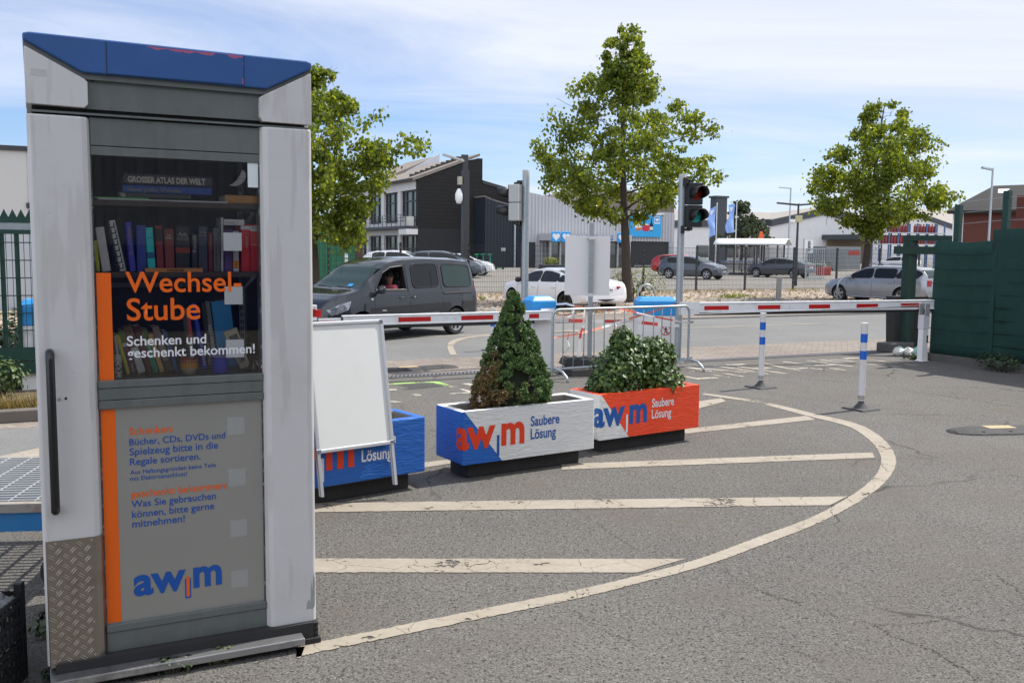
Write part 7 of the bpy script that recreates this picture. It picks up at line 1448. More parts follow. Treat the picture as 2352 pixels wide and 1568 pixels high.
def flag(label, px0, px1, yt, yb, pole, Y, wav):
    P = atY(pole, 600, Y); zt = hz(P, pole, yt - 4); t = thing('flag', label, 'flag', (P.x, P.y, .03), 0, 'light blue flags'); mb = MB(); mb.lathe([(.05, 0), (.035, zt)], n=8); mb.lathe([(0, zt), (.06, zt + .05), (0, zt + .1)], n=8); mb.build('pole', mat('flagpole', (.6, .6, .6), .4), t)
    x0, x1 = atY(px0, 500, Y).x - P.x, atY(px1, 500, Y).x - P.x; z1, z0 = hz(P, pole, yt), hz(P, pole, yb); FL = mat('flag_blue', (.26, .42, .78), .7, var=.18, vs=.8)
    fn = lambda a, b: (x0 + (x1 - x0) * a + wav * .12 * math.sin(b * 7) * (1 - a), .12 * math.sin(a * 5 + b * 6), z0 + (z1 - z0) * b + .28 * (a - 1) * (1 if wav > 0 else .2))
    mb = MB(); mb.grid(8, 16, fn); mb.build('cloth', FL, t, smooth=True)
    mb = MB(); cs = [fn(.5 + (x - 0) * .3, .84 + z * .11) for x, z in heart(0, 0, 1.0)]; mb.add([(x, y - .04, z) for x, y, z in cs], [tuple(range(22))]); mb.build('heart_emblem', mat('flag_white', (.62, .68, .8), .6), t)
flag('light blue hanging flag beside the signal, left of the dark pylon', 1628, 1643, 474, 540, 1643, 75, 1); flag('light blue hanging flag right of the dark pylon', 1671, 1686, 470, 535, 1688, 75, -1)
# trolley shelter and trolleys
Pl, Pr = atY(1655, 622, 72), atY(1790, 622, 70); Pl.z = Pr.z = .03; dv = Pr - Pl; sh = thing('trolley_shelter', 'trolley shelter with a curved pale roof on dark posts', 'shelter', Pl, math.atan2(dv.y, dv.x)); SL = dv.length; zr0 = hz(Pl, 1655, 562); zr1 = hz(Pl, 1655, 549)
mb = MB(); mb.grid(8, 8, lambda a, b: (-.35 + (SL + .9) * a, -1.0 + 2.6 * b, zr0 + (zr1 - zr0) * math.sin(math.pi * b))); mb.build('roof', mat('pale_roof', (.70, .72, .73), .4), sh, smooth=True, solid=.05)
for x in (0, SL * .28, SL * .62, SL * .66, SL):
    for y in (-.9, 1.5): mb = MB(); mb.box(x - .05, x + .05, y - .05, y + .05, 0, zr0); mb.build('post', DARK, sh)
mb = MB(); mb.box(-.1, SL + .1, -.95, -.87, zr0 - .04, zr0 + .05); mb.box(-.1, SL, 1.46, 1.54, zr0 - .04, zr0 + .05); mb.box(0, SL * .65, -.93, -.88, .75, .82); mb.build('beams', DARK, sh)
mb = MB(); mb.box(0, SL, 1.5, 1.53, .3, zr0 - .1); mb.build('rear_glass', glassmat('shelter_glass', (.2, .22, .21), see=.75), sh)
WIRE = mat('trolley_wire', (.38, .41, .44), .4, .5, var=.2, vs=40); tro = thing('shopping_trolley', 'leftmost shopping trolley of the nested row under the shelter', 'shopping trolley', sh.matrix_basis @ Vector((.05, -.1, 0)), math.atan2(dv.y, dv.x), 'shopping trolleys under the shelter')
mb = MB(); v = []
for k in range(9): x = .1 + k * .1; mb.box(x, x + .012, -.28, -.27, .42 + .0 * k, .98); mb.box(x, x + .012, .27, .28, .42, .98)
for z in (.42, .6, .78, .97): mb.box(.1, .95, -.285, -.265, z, z + .015); mb.box(.1, .95, .265, .285, z, z + .015); mb.box(.93, .95, -.28, .28, z, z + .015)
mb.box(.1, .95, -.28, .28, .40, .415); mb.build('basket', WIRE, tro); mb = MB(); mb.tube([(.05, -.28, 1.02), (.05, .28, 1.02)], .03, 8); mb.build('handle', BSIG, tro)
mb = MB(); mb.tube([(.1, -.25, .95), (.12, -.25, .2), (.9, -.25, .16)], .018, 6); mb.tube([(.1, .25, .95), (.12, .25, .2), (.9, .25, .16)], .018, 6); mb.build('chassis', WIRE, tro)
for x in (.14, .86):
    for y in (-.25, .25): mb = MB(); mb.lathe([(0, y - .02), (.07, y - .02), (.07, y + .02), (0, y + .02)], (x, 0, .07), 12, 'y'); mb.build('wheel', BLACK, tro)
ords = ['second', 'third', 'fourth', 'fifth', 'sixth', 'seventh', 'eighth', 'ninth', 'tenth', 'eleventh']
for k in range(10): dup(tro, sh.matrix_basis @ Vector((.05 + .29 * (k + 1), -.1 + random.uniform(-.02, .02), 0)), math.atan2(dv.y, dv.x), ords[k] + ' trolley from the left in the nested row under the shelter')
# bottle racks with red bottles
P = atY(2085, 590, 98); rk = thing('pallet_rack', 'blue storage rack carrying red gas bottles, seen left of the green posts', 'rack', (P.x, P.y, 0), AU - .15); m_ = 98 / FPX; RB_ = mat('rack_blue', (.06, .12, .24), .6); zz = [hz(P, 2085, y) for y in (586, 560, 534, 513)]
mb = MB()
for k in range(8): mb.box(-3.6 + k * 1.15, -3.48 + k * 1.15, 0, .12, 0, zz[3]); mb.box(-3.6 + k * 1.15, -3.48 + k * 1.15, 1.1, 1.22, 0, zz[3])
mb.build('uprights', RB_, rk); mb = MB(); [mb.box(-3.7, 4.7, -.03, 1.2, z - .1, z) for z in zz[1:3]]; mb.build('beams', mat('rack_grey', (.4, .42, .45), .5), rk)
bot = tag(MB().lathe([(0, 0), (.15, 0), (.16, .05), (.16, .62), (.10, .72), (.05, .74), (.05, .80), (.08, .80), (.08, .88), (0, .88)], n=10).build('gas_bottle', mat('bottle_red', (.17, .02, .02), .5), None, smooth=True, ang=40), 'red gas bottle on the blue rack', 'gas bottle', 'red gas bottles on the blue rack')
mk0 = Matrix.Translation((P.x, P.y, 0)) @ Matrix.Rotation(AU - .15, 4, 'Z'); first = True
for (lv, x0, n) in ((1, -3.4, 12), (2, -2.4, 7), (2, 0.9, 8), (1, 1.4, 7)):
    for k in range(n):
        loc = mk0 @ Vector((x0 + k * .36, .2, zz[lv] + .002)); o = bot if first else bot.copy()
        if not first: COL.objects.link(o)
        first = False; o.location = loc
# ---------------------------------------------------------------- dark mesh fence along the gravel
vf = 33.5; FD = mat('fence_anthracite', (.02, .024, .026), .5); fn_ = thing('mesh_fence', 'long dark wire mesh fence on black posts between the gravel and the lot', 'fence', UV(0, vf), AU)
fz0, fz1 = .06, 1.93; uu = onV(754, 600, vf)[0] - 5; k = 0
posts = [onV(x, 620, vf)[0] for x in (754, 920, 1076, 1198, 1345, 1478, 1600, 1712, 1823, 1922, 2020, 2110)]; posts = [posts[0] - 5, posts[0] - 2.5] + posts + [posts[-1] + 2.5 * j for j in range(1, 5)]
for i, u in enumerate(posts):
    mb = MB(); mb.box(u - .035, u + .035, -.03, .04, 0, fz1 + .06); po_ = mb.build('post', FD, fn_)
    mb = MB(); [mb.box(u - .012, u + .012, -.034, -.0305, .25 + .22 * j, .275 + .22 * j) for j in range(8)]; mb.build('clips', GALV, po_)
    if i + 1 < len(posts):
        u2 = posts[i + 1]; mb = MB(); n = int((u2 - u) / .075)
        for j in range(n): x = u + .05 + (u2 - u - .1) * j / (n - 1); mb.box(x - .0032, x + .0032, -.044, -.038, fz0, fz1)
        for z in [fz0 + .05 + .2 * j for j in range(10)]: mb.box(u, u2, -.050, -.0445, z - .005, z + .005)
        mb.build('mesh_panel', FD, fn_)
# ---------------------------------------------------------------- green screen fence at the right edge
SCR = mat('green_screen_fabric', (.006, .042, .032), .85, var=.3, vs=3, bump=.4, bs=120, dirt=(.006, .022, .018, .6), ds=2)
g0 = G(2134, 826); gu, gv = toUV(g0); t = thing('screen_fence', 'tall green fence covered with dark green fabric at the right edge', 'fence', g0, AU); zt0 = hz(g0, 2134, 555)
def fab(v0_, v1_, z0, z1, seed):
    mb = MB(); mb.grid(26, 12, lambda a, b: (.035 * mnoise.noise((a * 6, b * 3, seed)) + .05 * (1 - b) * mnoise.noise((a * 3, 1, seed)), v0_ + (v1_ - v0_) * a, z0 + (z1 - z0) * b + .012 * math.sin(a * 9) * (b > .95))); return mb.build('fabric', SCR, t, smooth=True, solid=.006)
fab(0, -1.17, .10, zt0, 1.0); P = UV(gu, gv - 1.3); zs2 = hz(P, 2262, 527); fab(-1.08, -3.15, .10, zs2, 4.0); fab(-3.1, -6.5, .10, zs2, 7.0)
for v_ in (-.35, -1.22, -3.1, -5.6, -6.5):
    Pp = UV(gu, gv + v_); zz = {-.35: hz(UV(gu, gv - .35), 2150, 471), -1.22: hz(P, 2270, 438)}.get(v_, 2.7); mb = MB(); mb.box(.05, .13, v_ - .05, v_ + .05, 0, zz); mb.build('post', GREEN, t)
for z in (zs2 + .15, zs2 + .33, zs2 + .50):
    mb = MB(); mb.tube([(.09, -.35, z - .05), (.09, -1.22, z), (.09, -6.5, z)], .004, 4); mb.build('barbed_wire', GALV, t)
mb = MB(); [mb.box(.006, .03, -6.5, -1.14, z, z + .014) for z in [.35 + .2 * j for j in range(9)]]; [mb.tube([(-.045, -1.12, z), (-.05, -.6, z - .02), (-.045, 0, z)], .006, 4) for z in [.3 + .25 * j for j in range(7)]]; mb.build('rods', mat('rod_dark_green', (.004, .024, .019), .8), t)
mb = MB(); mb.box(-.10, .12, -6.5, -.05, 0, .12); mb.build('base_kerb', mat('dark_concrete', (.10, .095, .085), .9, var=.3), t)
# dark green portal of the sliding gate, left of the screen
gp = G(2073, 806); t = thing('gate_portal', 'dark green steel gate guide posts with a crossbar and a dark lower box', 'gate', gp, AU); zg = hz(gp, 2080, 553); DK = mat('gate_dark_green', (.006, .032, .022), .5, var=.2); w2 = (atY(2143, 700, gp.y).x - gp.x)
mb = MB(); mb.box(-.02, .17, -.08, .1, 0, zg); mb.build('post', DK, t, bevel=.01); mb = MB(); mb.box(.42, .60, -.45, -.27, 0, zg); mb.build('post', DK, t, bevel=.01)
mb = MB(); mb.hexa([(-.02, -.08, zg), (.60, -.45, zg), (.60, -.27, zg), (-.02, .1, zg)], [(-.02, -.08, zg + .1), (.60, -.45, zg + .1), (.60, -.27, zg + .1), (-.02, .1, zg + .1)]); mb.hexa([(-.22, .02, zg - .24), (.5, -.42, zg - .24), (.5, -.32, zg - .24), (-.22, .12, zg - .24)], [(-.22, .02, zg - .10), (.5, -.42, zg - .10), (.5, -.32, zg - .10), (-.22, .12, zg - .10)]); mb.build('crossbar', DK, t)
mb = MB(); mb.hexa([(-.10, .10, .06), (.40, -.15, .06), (.40, .05, .06), (-.10, .30, .06)], [(-.16, .10, 1.0), (.42, -.15, 1.0), (.42, .05, 1.0), (-.16, .30, 1.0)]); mb.build('lower_box', mat('gate_dark_box', (.02, .022, .02), .7), t); mb = MB(); mb.box(-.50, .12, -.16, .16, 0, .17); mb.build('concrete_stop', mat('dark_stone', (.09, .085, .08), .9, var=.3, bump=.5, bs=20), t, bevel=.02)
random.seed(9)
def rag(label, P, s, cols):
    mb = MB(); 
    for c in range(5):
        mb.use(cols[c % len(cols)]); o3 = Vector((random.uniform(-s, s), random.uniform(-s, s) * .5, 0)); mb.grid(7, 5, lambda a, b: (o3.x + s * .6 * math.cos(6.28 * a) * math.sin(3.14 * b) * (1 + .5 * mnoise.noise((a * 4, b * 4, c))), o3.y + s * .6 * math.sin(6.28 * a) * math.sin(3.14 * b), max(.002, s * .45 * (1 - math.cos(3.14 * b)) * (1 + .6 * mnoise.noise((a * 5, b * 5, c + 9))))))
    o = mb.build('litter', None); o.location = P; return tag(o, label, 'litter', 'litter by the gate')
BAGW, BAGT = mat('bag_white', (.6, .61, .58), .5), mat('bag_teal', (.22, .40, .38), .5)
rag('crumpled white and teal plastic bag under the gate posts', G(2085, 818), .17, (BAGW, BAGT)); rag('small white litter scrap beside the rest post', G(2107, 824), .06, (BAGW,))
# ---------------------------------------------------------------- trees
BARK = mat('bark', (.055, .042, .033), .95, var=.45, vs=18, bump=1.0, bs=30, stretch=(1, 1, .35))
LEAF_T = leafmat('linden_leaves', (.054, .088, .012), (.185, .240, .025), (.28, .29, .04), trans=.5, rough=.42)
LEAF_B = leafmat('dark_leaves', (.020, .036, .016), (.055, .075, .03), trans=.2)
def tree(label, base, H, crown0, env, nclump, leaf_s, seed, r0, lean=(0, 0), lm=None, per=52, name='tree', cat='tree', grp='street trees', spread=.36):
    """env: list of (height fraction, left radius, right radius) describing the uneven outline; left/right along local x"""
    random.seed(seed); t = thing(name, label, cat, base, 0, grp)
    lx, ly = lean; axis = lambda f: Vector((lx * f + .10 * math.sin(f * 5 + seed) * f, ly * f + .08 * math.cos(f * 4 + seed) * f, H * f))
    mb = MB(); fs = [0, .02, .06] + [.06 + .9 * k / 14 for k in range(1, 15)]
    mb.tube([axis(f) for f in fs], [r0 * (1.5 if f == 0 else 1.18 if f < .03 else 1) * (1 - f) ** 1.15 + .012 for f in fs], 12); mb.build('trunk', BARK, t, smooth=True)
    tips = []; nb = MB(); nl = 30
    def rad(f, a):
        for (f0, l0, q0), (f1, l1, q1) in zip(env, env[1:]):
            if f <= f1:
                k = max(0, (f - f0) / (f1 - f0)); L_, Q_ = l0 + (l1 - l0) * k, q0 + (q1 - q0) * k; c = .5 + .5 * math.cos(a); return L_ + (Q_ - L_) * c
        return env[-1][1]
    for k in range(nl):
        f = crown0 + (0.97 - crown0) * (k + random.random()) / nl; a = k * 2.4 + random.uniform(-.4, .4); s = axis(max(crown0 * .9, f - random.uniform(.05, .10)))
        rr_ = rad(f, a) * random.uniform(.75, 1.0); e = Vector((axis(f).x + rr_ * math.cos(a), axis(f).y + rr_ * math.sin(a), H * f + random.uniform(-.1, .35))); mid = s.lerp(e, .5) + Vector((random.uniform(-.15, .15), random.uniform(-.15, .15), -.12 + random.uniform(0, .15)))
        rb = max(.012, r0 * .34 * (1 - f)); nb.tube([s, s.lerp(mid, .5) + Vector((0, 0, .05)), mid, mid.lerp(e, .55), e], [rb, rb * .8, rb * .6, rb * .4, .006], 6); pathp = [s, mid, e]
        for j in range(5):
            u = random.uniform(.35, .95); p0 = mid.lerp(e, (u - .5) * 2) if u > .5 else s.lerp(mid, u * 2); d = Vector((random.gauss(0, 1), random.gauss(0, 1), random.gauss(.1, .6))).normalized() * random.uniform(.35, .8) * (.3 + rad(f, a) * .28)
            nb.tube([p0, p0 + d * .6 + Vector((0, 0, -.03)), p0 + d], [rb * .4, rb * .25, .004], 5); tips.append(p0 + d)
        tips.append(e); tips.append(mid.lerp(e, .6))
    nb.build('branches', BARK, t, smooth=True)
    mb = MB(); n = 0
    while n < nclump:
        if random.random() < .55: c = random.choice(tips) + Vector((random.gauss(0, .12), random.gauss(0, .12), random.gauss(0, .12)))
        else:
            f = crown0 - .02 + (1.0 - crown0) * random.random() ** 1.15; a = random.uniform(0, 6.283); q = math.sqrt(random.random()) * rad(f, a); c = axis(f) + Vector((q * math.cos(a), q * math.sin(a), 0))
        f = c.z / H; d = c - axis(min(1, max(0, f))); rr_ = rad(f, math.atan2(d.y, d.x)); 
        if math.hypot(d.x, d.y) > rr_ * 1.12 or mnoise.noise((c.x * 1.1 + seed, c.y * 1.1, c.z * 1.1)) < -.14: n += .30; continue
        n += 1; sp = spread * random.uniform(.45, 1.0) * (1 if f < .8 else .65)
        for j in range(int(per * random.uniform(.6, 1.3))):
            o3 = Vector((random.gauss(0, 1), random.gauss(0, 1), random.gauss(0, .75))) * sp * .55; nn = Vector((random.gauss(0, .8), random.gauss(0, .8), random.gauss(.35, .5)))
            leaf(mb, c + o3, nn, leaf_s, .9)
    mb.build('foliage', lm or LEAF_T, t, fixn=False); return t
Tm = G(1441, 697); HT = hz(Tm, 1413, 52)
k_ = Tm.y / FPX
tree('tall slender linden tree with a pointed crown, in the middle behind the blank sign', Tm, HT, .33, [(.0, .0, .0), (.30, .3, .3), (.35, 1.5, 1.2), (.41, 2.7, 2.9), (.47, 2.5, 3.25), (.55, 2.85, 2.8), (.62, 2.5, 3.3), (.69, 2.4, 2.5), (.75, 1.9, 1.6), (.80, 1.2, 1.2), (.86, .55, .95), (.90, .8, .55), (.95, .5, .8), (1.0, .3, .15)], 560, .125, 3, .175, (-.42, 0))
Tr = G(1978, 690); HR = hz(Tr, 2008, 220)
tree('rounder linden tree on a slanting trunk, at the right before the silver blue car', Tr, HR, .37, [(.0, .0, .0), (.37, .3, .3), (.42, 1.6, 1.9), (.47, 2.5, 2.9), (.55, 2.2, 2.7), (.62, 2.6, 2.2), (.70, 2.0, 2.2), (.78, 1.2, 2.0), (.85, .7, 1.5), (.90, .7, .9), (.95, .5, .5), (1.0, .35, .2)], 470, .125, 8, .17, (.55, 0), per=54)
Tl = UV(*toUV(atY(722, 700, 27.5))); Tl.z = 0; HL_ = hz(Tl, 726, 150)
tree('dense linden tree half hidden behind the book booth', Tl, HL_, .30, [(.0, .0, .0), (.24, 1.2, .6), (.30, 2.4, 1.5), (.40, 2.8, 1.6), (.50, 2.9, 2.0), (.60, 2.9, 2.5), (.68, 2.6, 3.4), (.76, 2.0, 2.2), (.84, 1.2, 1.5), (.92, .6, .9), (1.0, .3, .3)], 480, .125, 15, .19, (-.05, 0), per=58)
P = atY(1702, 600, 88); P.z = 0
tree('small dark tree standing behind the trolley shelter', P, hz(P, 1702, 458), .40, [(.0, .0, .0), (.34, .4, .4), (.40, 3.2, 3.0), (.50, 2.4, 2.5), (.70, 1.3, 1.6), (.85, .9, 1.0), (1.0, .4, .2)], 120, .36, 23, .16, lm=LEAF_B, per=18, grp=None, spread=.6)
# distant low greenery line at the horizon end of the road is hidden by halls; small shrubs and weeds
def bush(name, label, P, rx, ry, h, n, size, lm, cat='shrub', grp=None, seed=1, rz=0, stems=6):
    random.seed(seed); t = thing(name, label, cat, P, rz, grp); mb = MB()
    for k in range(n):
        d = Vector((random.gauss(0, 1), random.gauss(0, 1), random.gauss(.2, 1))).normalized(); q = random.uniform(.5, 1.0); p = Vector((d.x * rx * q, d.y * ry * q, h * .5 + d.z * h * .5 * q)); 
        if p.z > .0: leaf(mb, p, d + Vector((0, 0, .5)), size, .2)
    mb.build('foliage', lm, t, fixn=False); mb = MB()
    for k in range(stems): a = random.uniform(0, 6.28); mb.tube([(0, 0, -.02), (rx * .3 * math.cos(a), ry * .3 * math.sin(a), h * .4), (rx * .65 * math.cos(a), ry * .65 * math.sin(a), h * .8)], [.012, .008, .003], 5)
    mb.build('stems', BARK, t); return t
LEAF_W = leafmat('weed_leaves', (.07, .11, .03), (.17, .22, .07), trans=.25); LEAF_Y = leafmat('yellow_green_leaves', (.10, .14, .02), (.28, .30, .05), trans=.3); LEAF_H = leafmat('low_shrub_leaves', (.03, .06, .015), (.09, .14, .035), trans=.15); LEAF_D = leafmat('hedge_leaves', (.015, .035, .01), (.05, .085, .025), trans=.12)
bush('weed', 'tall straggly weeds left and right of the middle tree trunk', Tm + Vector((.3, .6, 0)), 1.3, .5, 1.35, 420, .10, LEAF_W, 'weed', seed=4, stems=14)
bush('weed', 'low green weed tuft on the gravel beside the short grey post', G(1690, 688), .8, .3, .26, 160, .08, LEAF_Y, 'weed', seed=5); bush('weed', 'small yellow-green plant on the gravel left of the white saloon', G(1106, 693), .16, .16, .22, 40, .08, LEAF_Y, 'weed', seed=6)
bush('weed', 'dark weeds creeping along the foot of the green screen fence', UV(gu - .25, gv - 1.5), .45, .25, .30, 260, .05, LEAF_D, 'weed', seed=7, rz=AU + 1.57); bush('weed', 'small weeds between the rest post and the gate posts', G(2096, 826), .28, .12, .12, 120, .035, LEAF_D, 'weed', seed=8)
bush('weed', 'weeds under the tall right part of the green screen', UV(gu - .2, gv - 3.0), .7, .2, .25, 240, .05, LEAF_D, 'weed', seed=18, rz=AU + 1.57)
for i, (x, y, w, lab) in enumerate(((505, 1520, .10, 'small leafy weed at the middle of the booth sill'), (395, 1545, .13, 'grassy weed tuft at the left part of the booth sill'), (595, 1493, .10, 'low weed with lobed leaves near the rubber foot of the booth'), (145, 1560, .10, 'weed at the left front corner of the booth'))):
    bush('weed', lab, G(x, y), w, .035, .075, 70, .026, LEAF_W if i % 2 == 0 else LEAF_D, 'weed', 'weeds along the booth sill', seed=30 + i, rz=BA, stems=8)
bush('weed', 'dark weed between the crate and the booth', G(118, 1455), .10, .10, .11, 60, .045, LEAF_D, 'weed', seed=40)
# dry grass tufts on the gravel and by the left kerb
DRY = leafmat('dry_grass', (.13, .10, .035), (.26, .20, .08), trans=.25)
def grassbed(name, pts, h, m, seed, label=None):
    random.seed(seed); mb = MB()
    for p in pts:
        for k in range(9):
            a = random.uniform(0, 6.28); d = Vector((math.cos(a), math.sin(a), 0)); b0 = Vector(p) + d * random.uniform(0, .06); s = Vector((-d.y, d.x, 0)) * .006; hh = h * random.uniform(.5, 1.2); mb.add([b0 - s, b0 + s, b0 + d * hh * .6 + Vector((0, 0, hh))], [(0, 1, 2)])
    o = mb.build(name, m, fixn=False); o['kind'] = 'stuff'; return o
random.seed(50)
grassbed('dry_grass', [UV(random.uniform(4, 44), random.choice((random.uniform(31.6, 33.3), random.uniform(22.1, 23.0), random.uniform(25, 33)))) + Vector((0, 0, .05)) for _ in range(1500)], .16, DRY, 51)
random.seed(52); mb = MB()      # scattered stones give the gravel relief
for i in range(5200):
    p = UV(random.uniform(2, 40), random.uniform(22.05, 33.4)); r = random.uniform(.025, .075); q0 = [(math.cos(a) * r * random.uniform(.7, 1.2), math.sin(a) * r * random.uniform(.7, 1.2)) for a in (0, 1.25, 2.5, 3.75, 5.0)]
    mb.add([(p.x + x, p.y + y, .052) for x, y in q0] + [(p.x + q0[0][0] * .2, p.y + q0[1][1] * .2, .054 + r * .75)], [(k, (k + 1) % 5, 5) for k in range(5)])
st = bpy.data.materials.new('stones'); st.use_nodes = True; nt = st.node_tree; ge = nt.nodes.new('ShaderNodeNewGeometry'); cr = nt.nodes.new('ShaderNodeValToRGB'); cr.color_ramp.elements[0].color = (.10, .075, .055, 1); cr.color_ramp.elements[1].color = (.42, .36, .30, 1); nt.links.new(ge.outputs['Random Per Island'], cr.inputs[0]); nt.links.new(cr.outputs[0], nt.nodes['Principled BSDF'].inputs['Base Color']); nt.nodes['Principled BSDF'].inputs['Roughness'].default_value = .9
mb.build('stones', st, fixn=False)['kind'] = 'stuff'
# ---------------------------------------------------------------- street bits on the gravel
def hoop(label, px, py, w, h):
    P = G(px, py); P.z = .05; t = tag(MB().tube([(-w / 2, 0, -.05), (-w / 2, 0, h - w * .5)] + [(-w / 2 * math.cos(a), 0, h - w * .5 + w * .5 * math.sin(a)) for a in [k * math.pi / 8 for k in range(1, 8)]] + [(w / 2, 0, h - w * .5), (w / 2, 0, -.05)], .035, 8).build('hoop_bollard', GALV, None, smooth=True), label, 'hoop bollard', 'grey hoop bollards'); t.location = P; t.rotation_euler = (0, 0, .3); return t
hoop('grey hoop bollard showing above the wide blue hooded cabinet', 1484, 700, .62, .62); hoop('grey hoop bollard in front of the silver blue car front wheel', 1942, 694, .74, .86); hoop('grey hoop bollard below the silver blue car doors', 2050, 697, .72, .52)
P = G(1788, 690); t = tag(MB().box(-.085, .085, -.06, .06, 0, .82).build('short_post', mat('weathered_grey', (.26, .26, .25), .7, var=.2), None, bevel=.01), 'short grey square post standing alone on the gravel', 'post'); t.location = (P.x, P.y, .05)
def scooter(label, px):
    P = atY(px, 614, 80); P.z = .03; t = thing('kick_scooter', label, 'kick scooter', P, random.uniform(-.2, .2), 'green kick scooters'); SG_ = mat('scooter_green', hexc('#1f8d62'), .5)
    mb = MB(); mb.tube([(0, 0, .1), (-.12, 0, 1.25)], .05, 6); mb.tube([(-.12, -.25, 1.25), (-.12, .25, 1.25)], .035, 6); mb.tube([(-.32, 0, 1.25), (.08, 0, 1.27)], .04, 6); mb.build('stem', SG_, t); mb = MB(); mb.box(0, .95, -.08, .08, .10, .17); mb.build('deck', SG_, t)
    for x in (.0, 1.0): mb = MB(); mb.lathe([(0, -.03), (.12, -.03), (.12, .03), (0, .03)], (x, 0, .12), 12, 'y'); mb.build('wheel', BLACK, t)
    return t
scooter('left one of three green kick scooters by the navy annex', 1098); scooter('middle one of three green kick scooters by the navy annex', 1112); scooter('right one of three green kick scooters by the navy annex', 1128)
P = atY(1264, 618, 77); P.z = .03; t = thing('shrub_tub', 'dark tub with a yellow-green clipped shrub at the hall entrance', 'tub', P, AU); mb = MB(); mb.box(-.9, .9, -.4, .4, 0, .5); mb.build('tub', CORRD, t, bevel=.05); b_o = bush('foliage_holder', 'x', P, .8, .45, .75, 260, .14, LEAF_Y, seed=60)
for ch in list(b_o.children): ch.parent = t; ch.location = (0, 0, .42)
bpy.data.objects.remove(b_o)
P = atY(1896, 614, 72); P.z = .03; t = thing('shrub_tub', 'red tub in front of a dark round shrub beside the grey container', 'tub', P, AU); mb = MB(); mb.box(-.75, .1, -.5, .2, 0, .62); mb.build('tub', mat('red_tub', hexc('#9c3b35'), .7), t, bevel=.04); b_o = bush('foliage_holder', 'x', P, 1.25, .7, 1.15, 420, .16, LEAF_D, seed=61)
for ch in list(b_o.children): ch.parent = t; ch.location = (.1, .6, 0)
bpy.data.objects.remove(b_o)
P = atY(1752, 560, 76); t = thing('warning_cone_sign', 'orange triangular sign top showing above the shelter roof', 'sign', (P.x, P.y, .03), 0); z0, z1 = hz(P, 1752, 552), hz(P, 1752, 532); mb = MB(); mb.xz([(-.35, z0 - .4), (.35, z0 - .4), (.10, z1), (-.10, z1)], .55, .60); mb.build('panel', mat('sign_orange', hexc('#e2632b'), .5), t); mb = MB(); mb.tube([(0, .65, 0), (0, .65, z0)], .05, 6); mb.build('pole', GALV, t)
P = atY(1857, 575, 70); t = thing('banner', 'narrow white banner with vertical black letters by the far hall', 'banner', (P.x, P.y, .03), 0); z1, z0 = hz(P, 1857, 552), hz(P, 1857, 582); mb = MB(); mb.box(-.32, .32, -.03, .03, z0, z1); mb.build('cloth', WHITE, t); mb = MB(); mb.tube([(-.36, 0, 0), (-.36, 0, z1 + .1)], .04, 6); mb.build('pole', GALV, t); letter('tkamm', LTR['k'], t, lambda a, b: Vector((.12 - b, -.034, z0 + .08 + a)), z1 - z0 - .16, .30, bold=.04)
P = atY(1860, 590, 58); t = thing('grey_gate_panel', 'grey steel gate panel standing open right of the dark fastback', 'gate', (P.x + .35, P.y, .03), .2); mb = MB()
for k in range(9): mb.box(-.55 + k * .14, -.52 + k * .14, -.02, .02, .15, 1.9)
mb.build('bars', GALV, t); mb = MB(); [mb.box(-.6, .65, -.03, .03, z, z + .07) for z in (.1, 1.0, 1.9)]; mb.box(-.66, -.59, -.03, .03, .1, 1.97); mb.build('frame', GALV, t)
# ---------------------------------------------------------------- left edge: planted bed, gate, grating trolley, crates
kv = 10.62; mb = MB(); mb.box(-9, 1.6, kv, kv + .14, 0, .13); o = mb.build('bed_kerb', mat('dark_kerb', (.13, .115, .10), .9, var=.25, bump=.5, bs=60), None, bevel=.015); o.rotation_euler = (0, 0, AU); struct(o)
quad_sheet('planting_bed', [UV(-9, kv + .14), UV(1.6, kv + .14), UV(1.6, kv + 1.9), UV(-9, kv + 1.9)], .115, SOIL)
strip('gutter_bricks', -12, 1.6, kv - .32, kv, .004, PAVE); strip('left_lane', -12, 1.6, 7.6, kv - .32, .003, ROADM)
random.seed(70); grassbed('dry_grass', [UV(random.uniform(-2.5, .4), kv + random.uniform(.16, .5)) + Vector((0, 0, .11)) for _ in range(260)], .15, DRY, 71)
gvv = kv + 1.55; gl0, gl1 = onV(-60, 500, gvv)[0], onV(130, 500, gvv)[0]; t = thing('sliding_gate', 'dark green spiked sliding gate of mesh and bars left of the booth', 'gate', UV(gl0, gvv), AU); W_ = gl1 - gl0; zg1 = onV(30, 505, gvv)[1]; zs_ = onV(30, 486, gvv)[1]; zb1 = onV(30, 800, gvv)[1]; zb0 = onV(30, 826, gvv)[1]
mb = MB(); mb.box(0, W_, -.04, .04, zg1 - .03, zg1 + .03); mb.box(0, W_, -.04, .04, zg1 - .16, zg1 - .11); mb.build('top_rails', GREEN, t); mb = MB(); mb.box(0, W_, -.03, -.01, zg1 - .11, zg1 - .03); mb.build('cover_strip', GALV, t)
mb = MB()
for k in range(int(W_ / .085)): x = k * .085; mb.xz([(x, zg1 + .03), (x + .085, zg1 + .03), (x + .0425, zs_ + .03)], -.004, .004)
mb.build('spike_strip', GREEN, t); mb = MB(); mb.box(0, W_, -.06, .06, zb0, zb1); mb.box(0, W_, -.05, .05, zb0 - .16, zb0 - .02); mb.build('lower_beams', GREEN, t)
for px in (8, 42, -30, 80): x = onV(px, 650, gvv)[0] - gl0; mb = MB(); mb.box(x - .025, x + .025, -.025, .025, zb1, zg1 - .11); mb.build('post', GREEN, t)
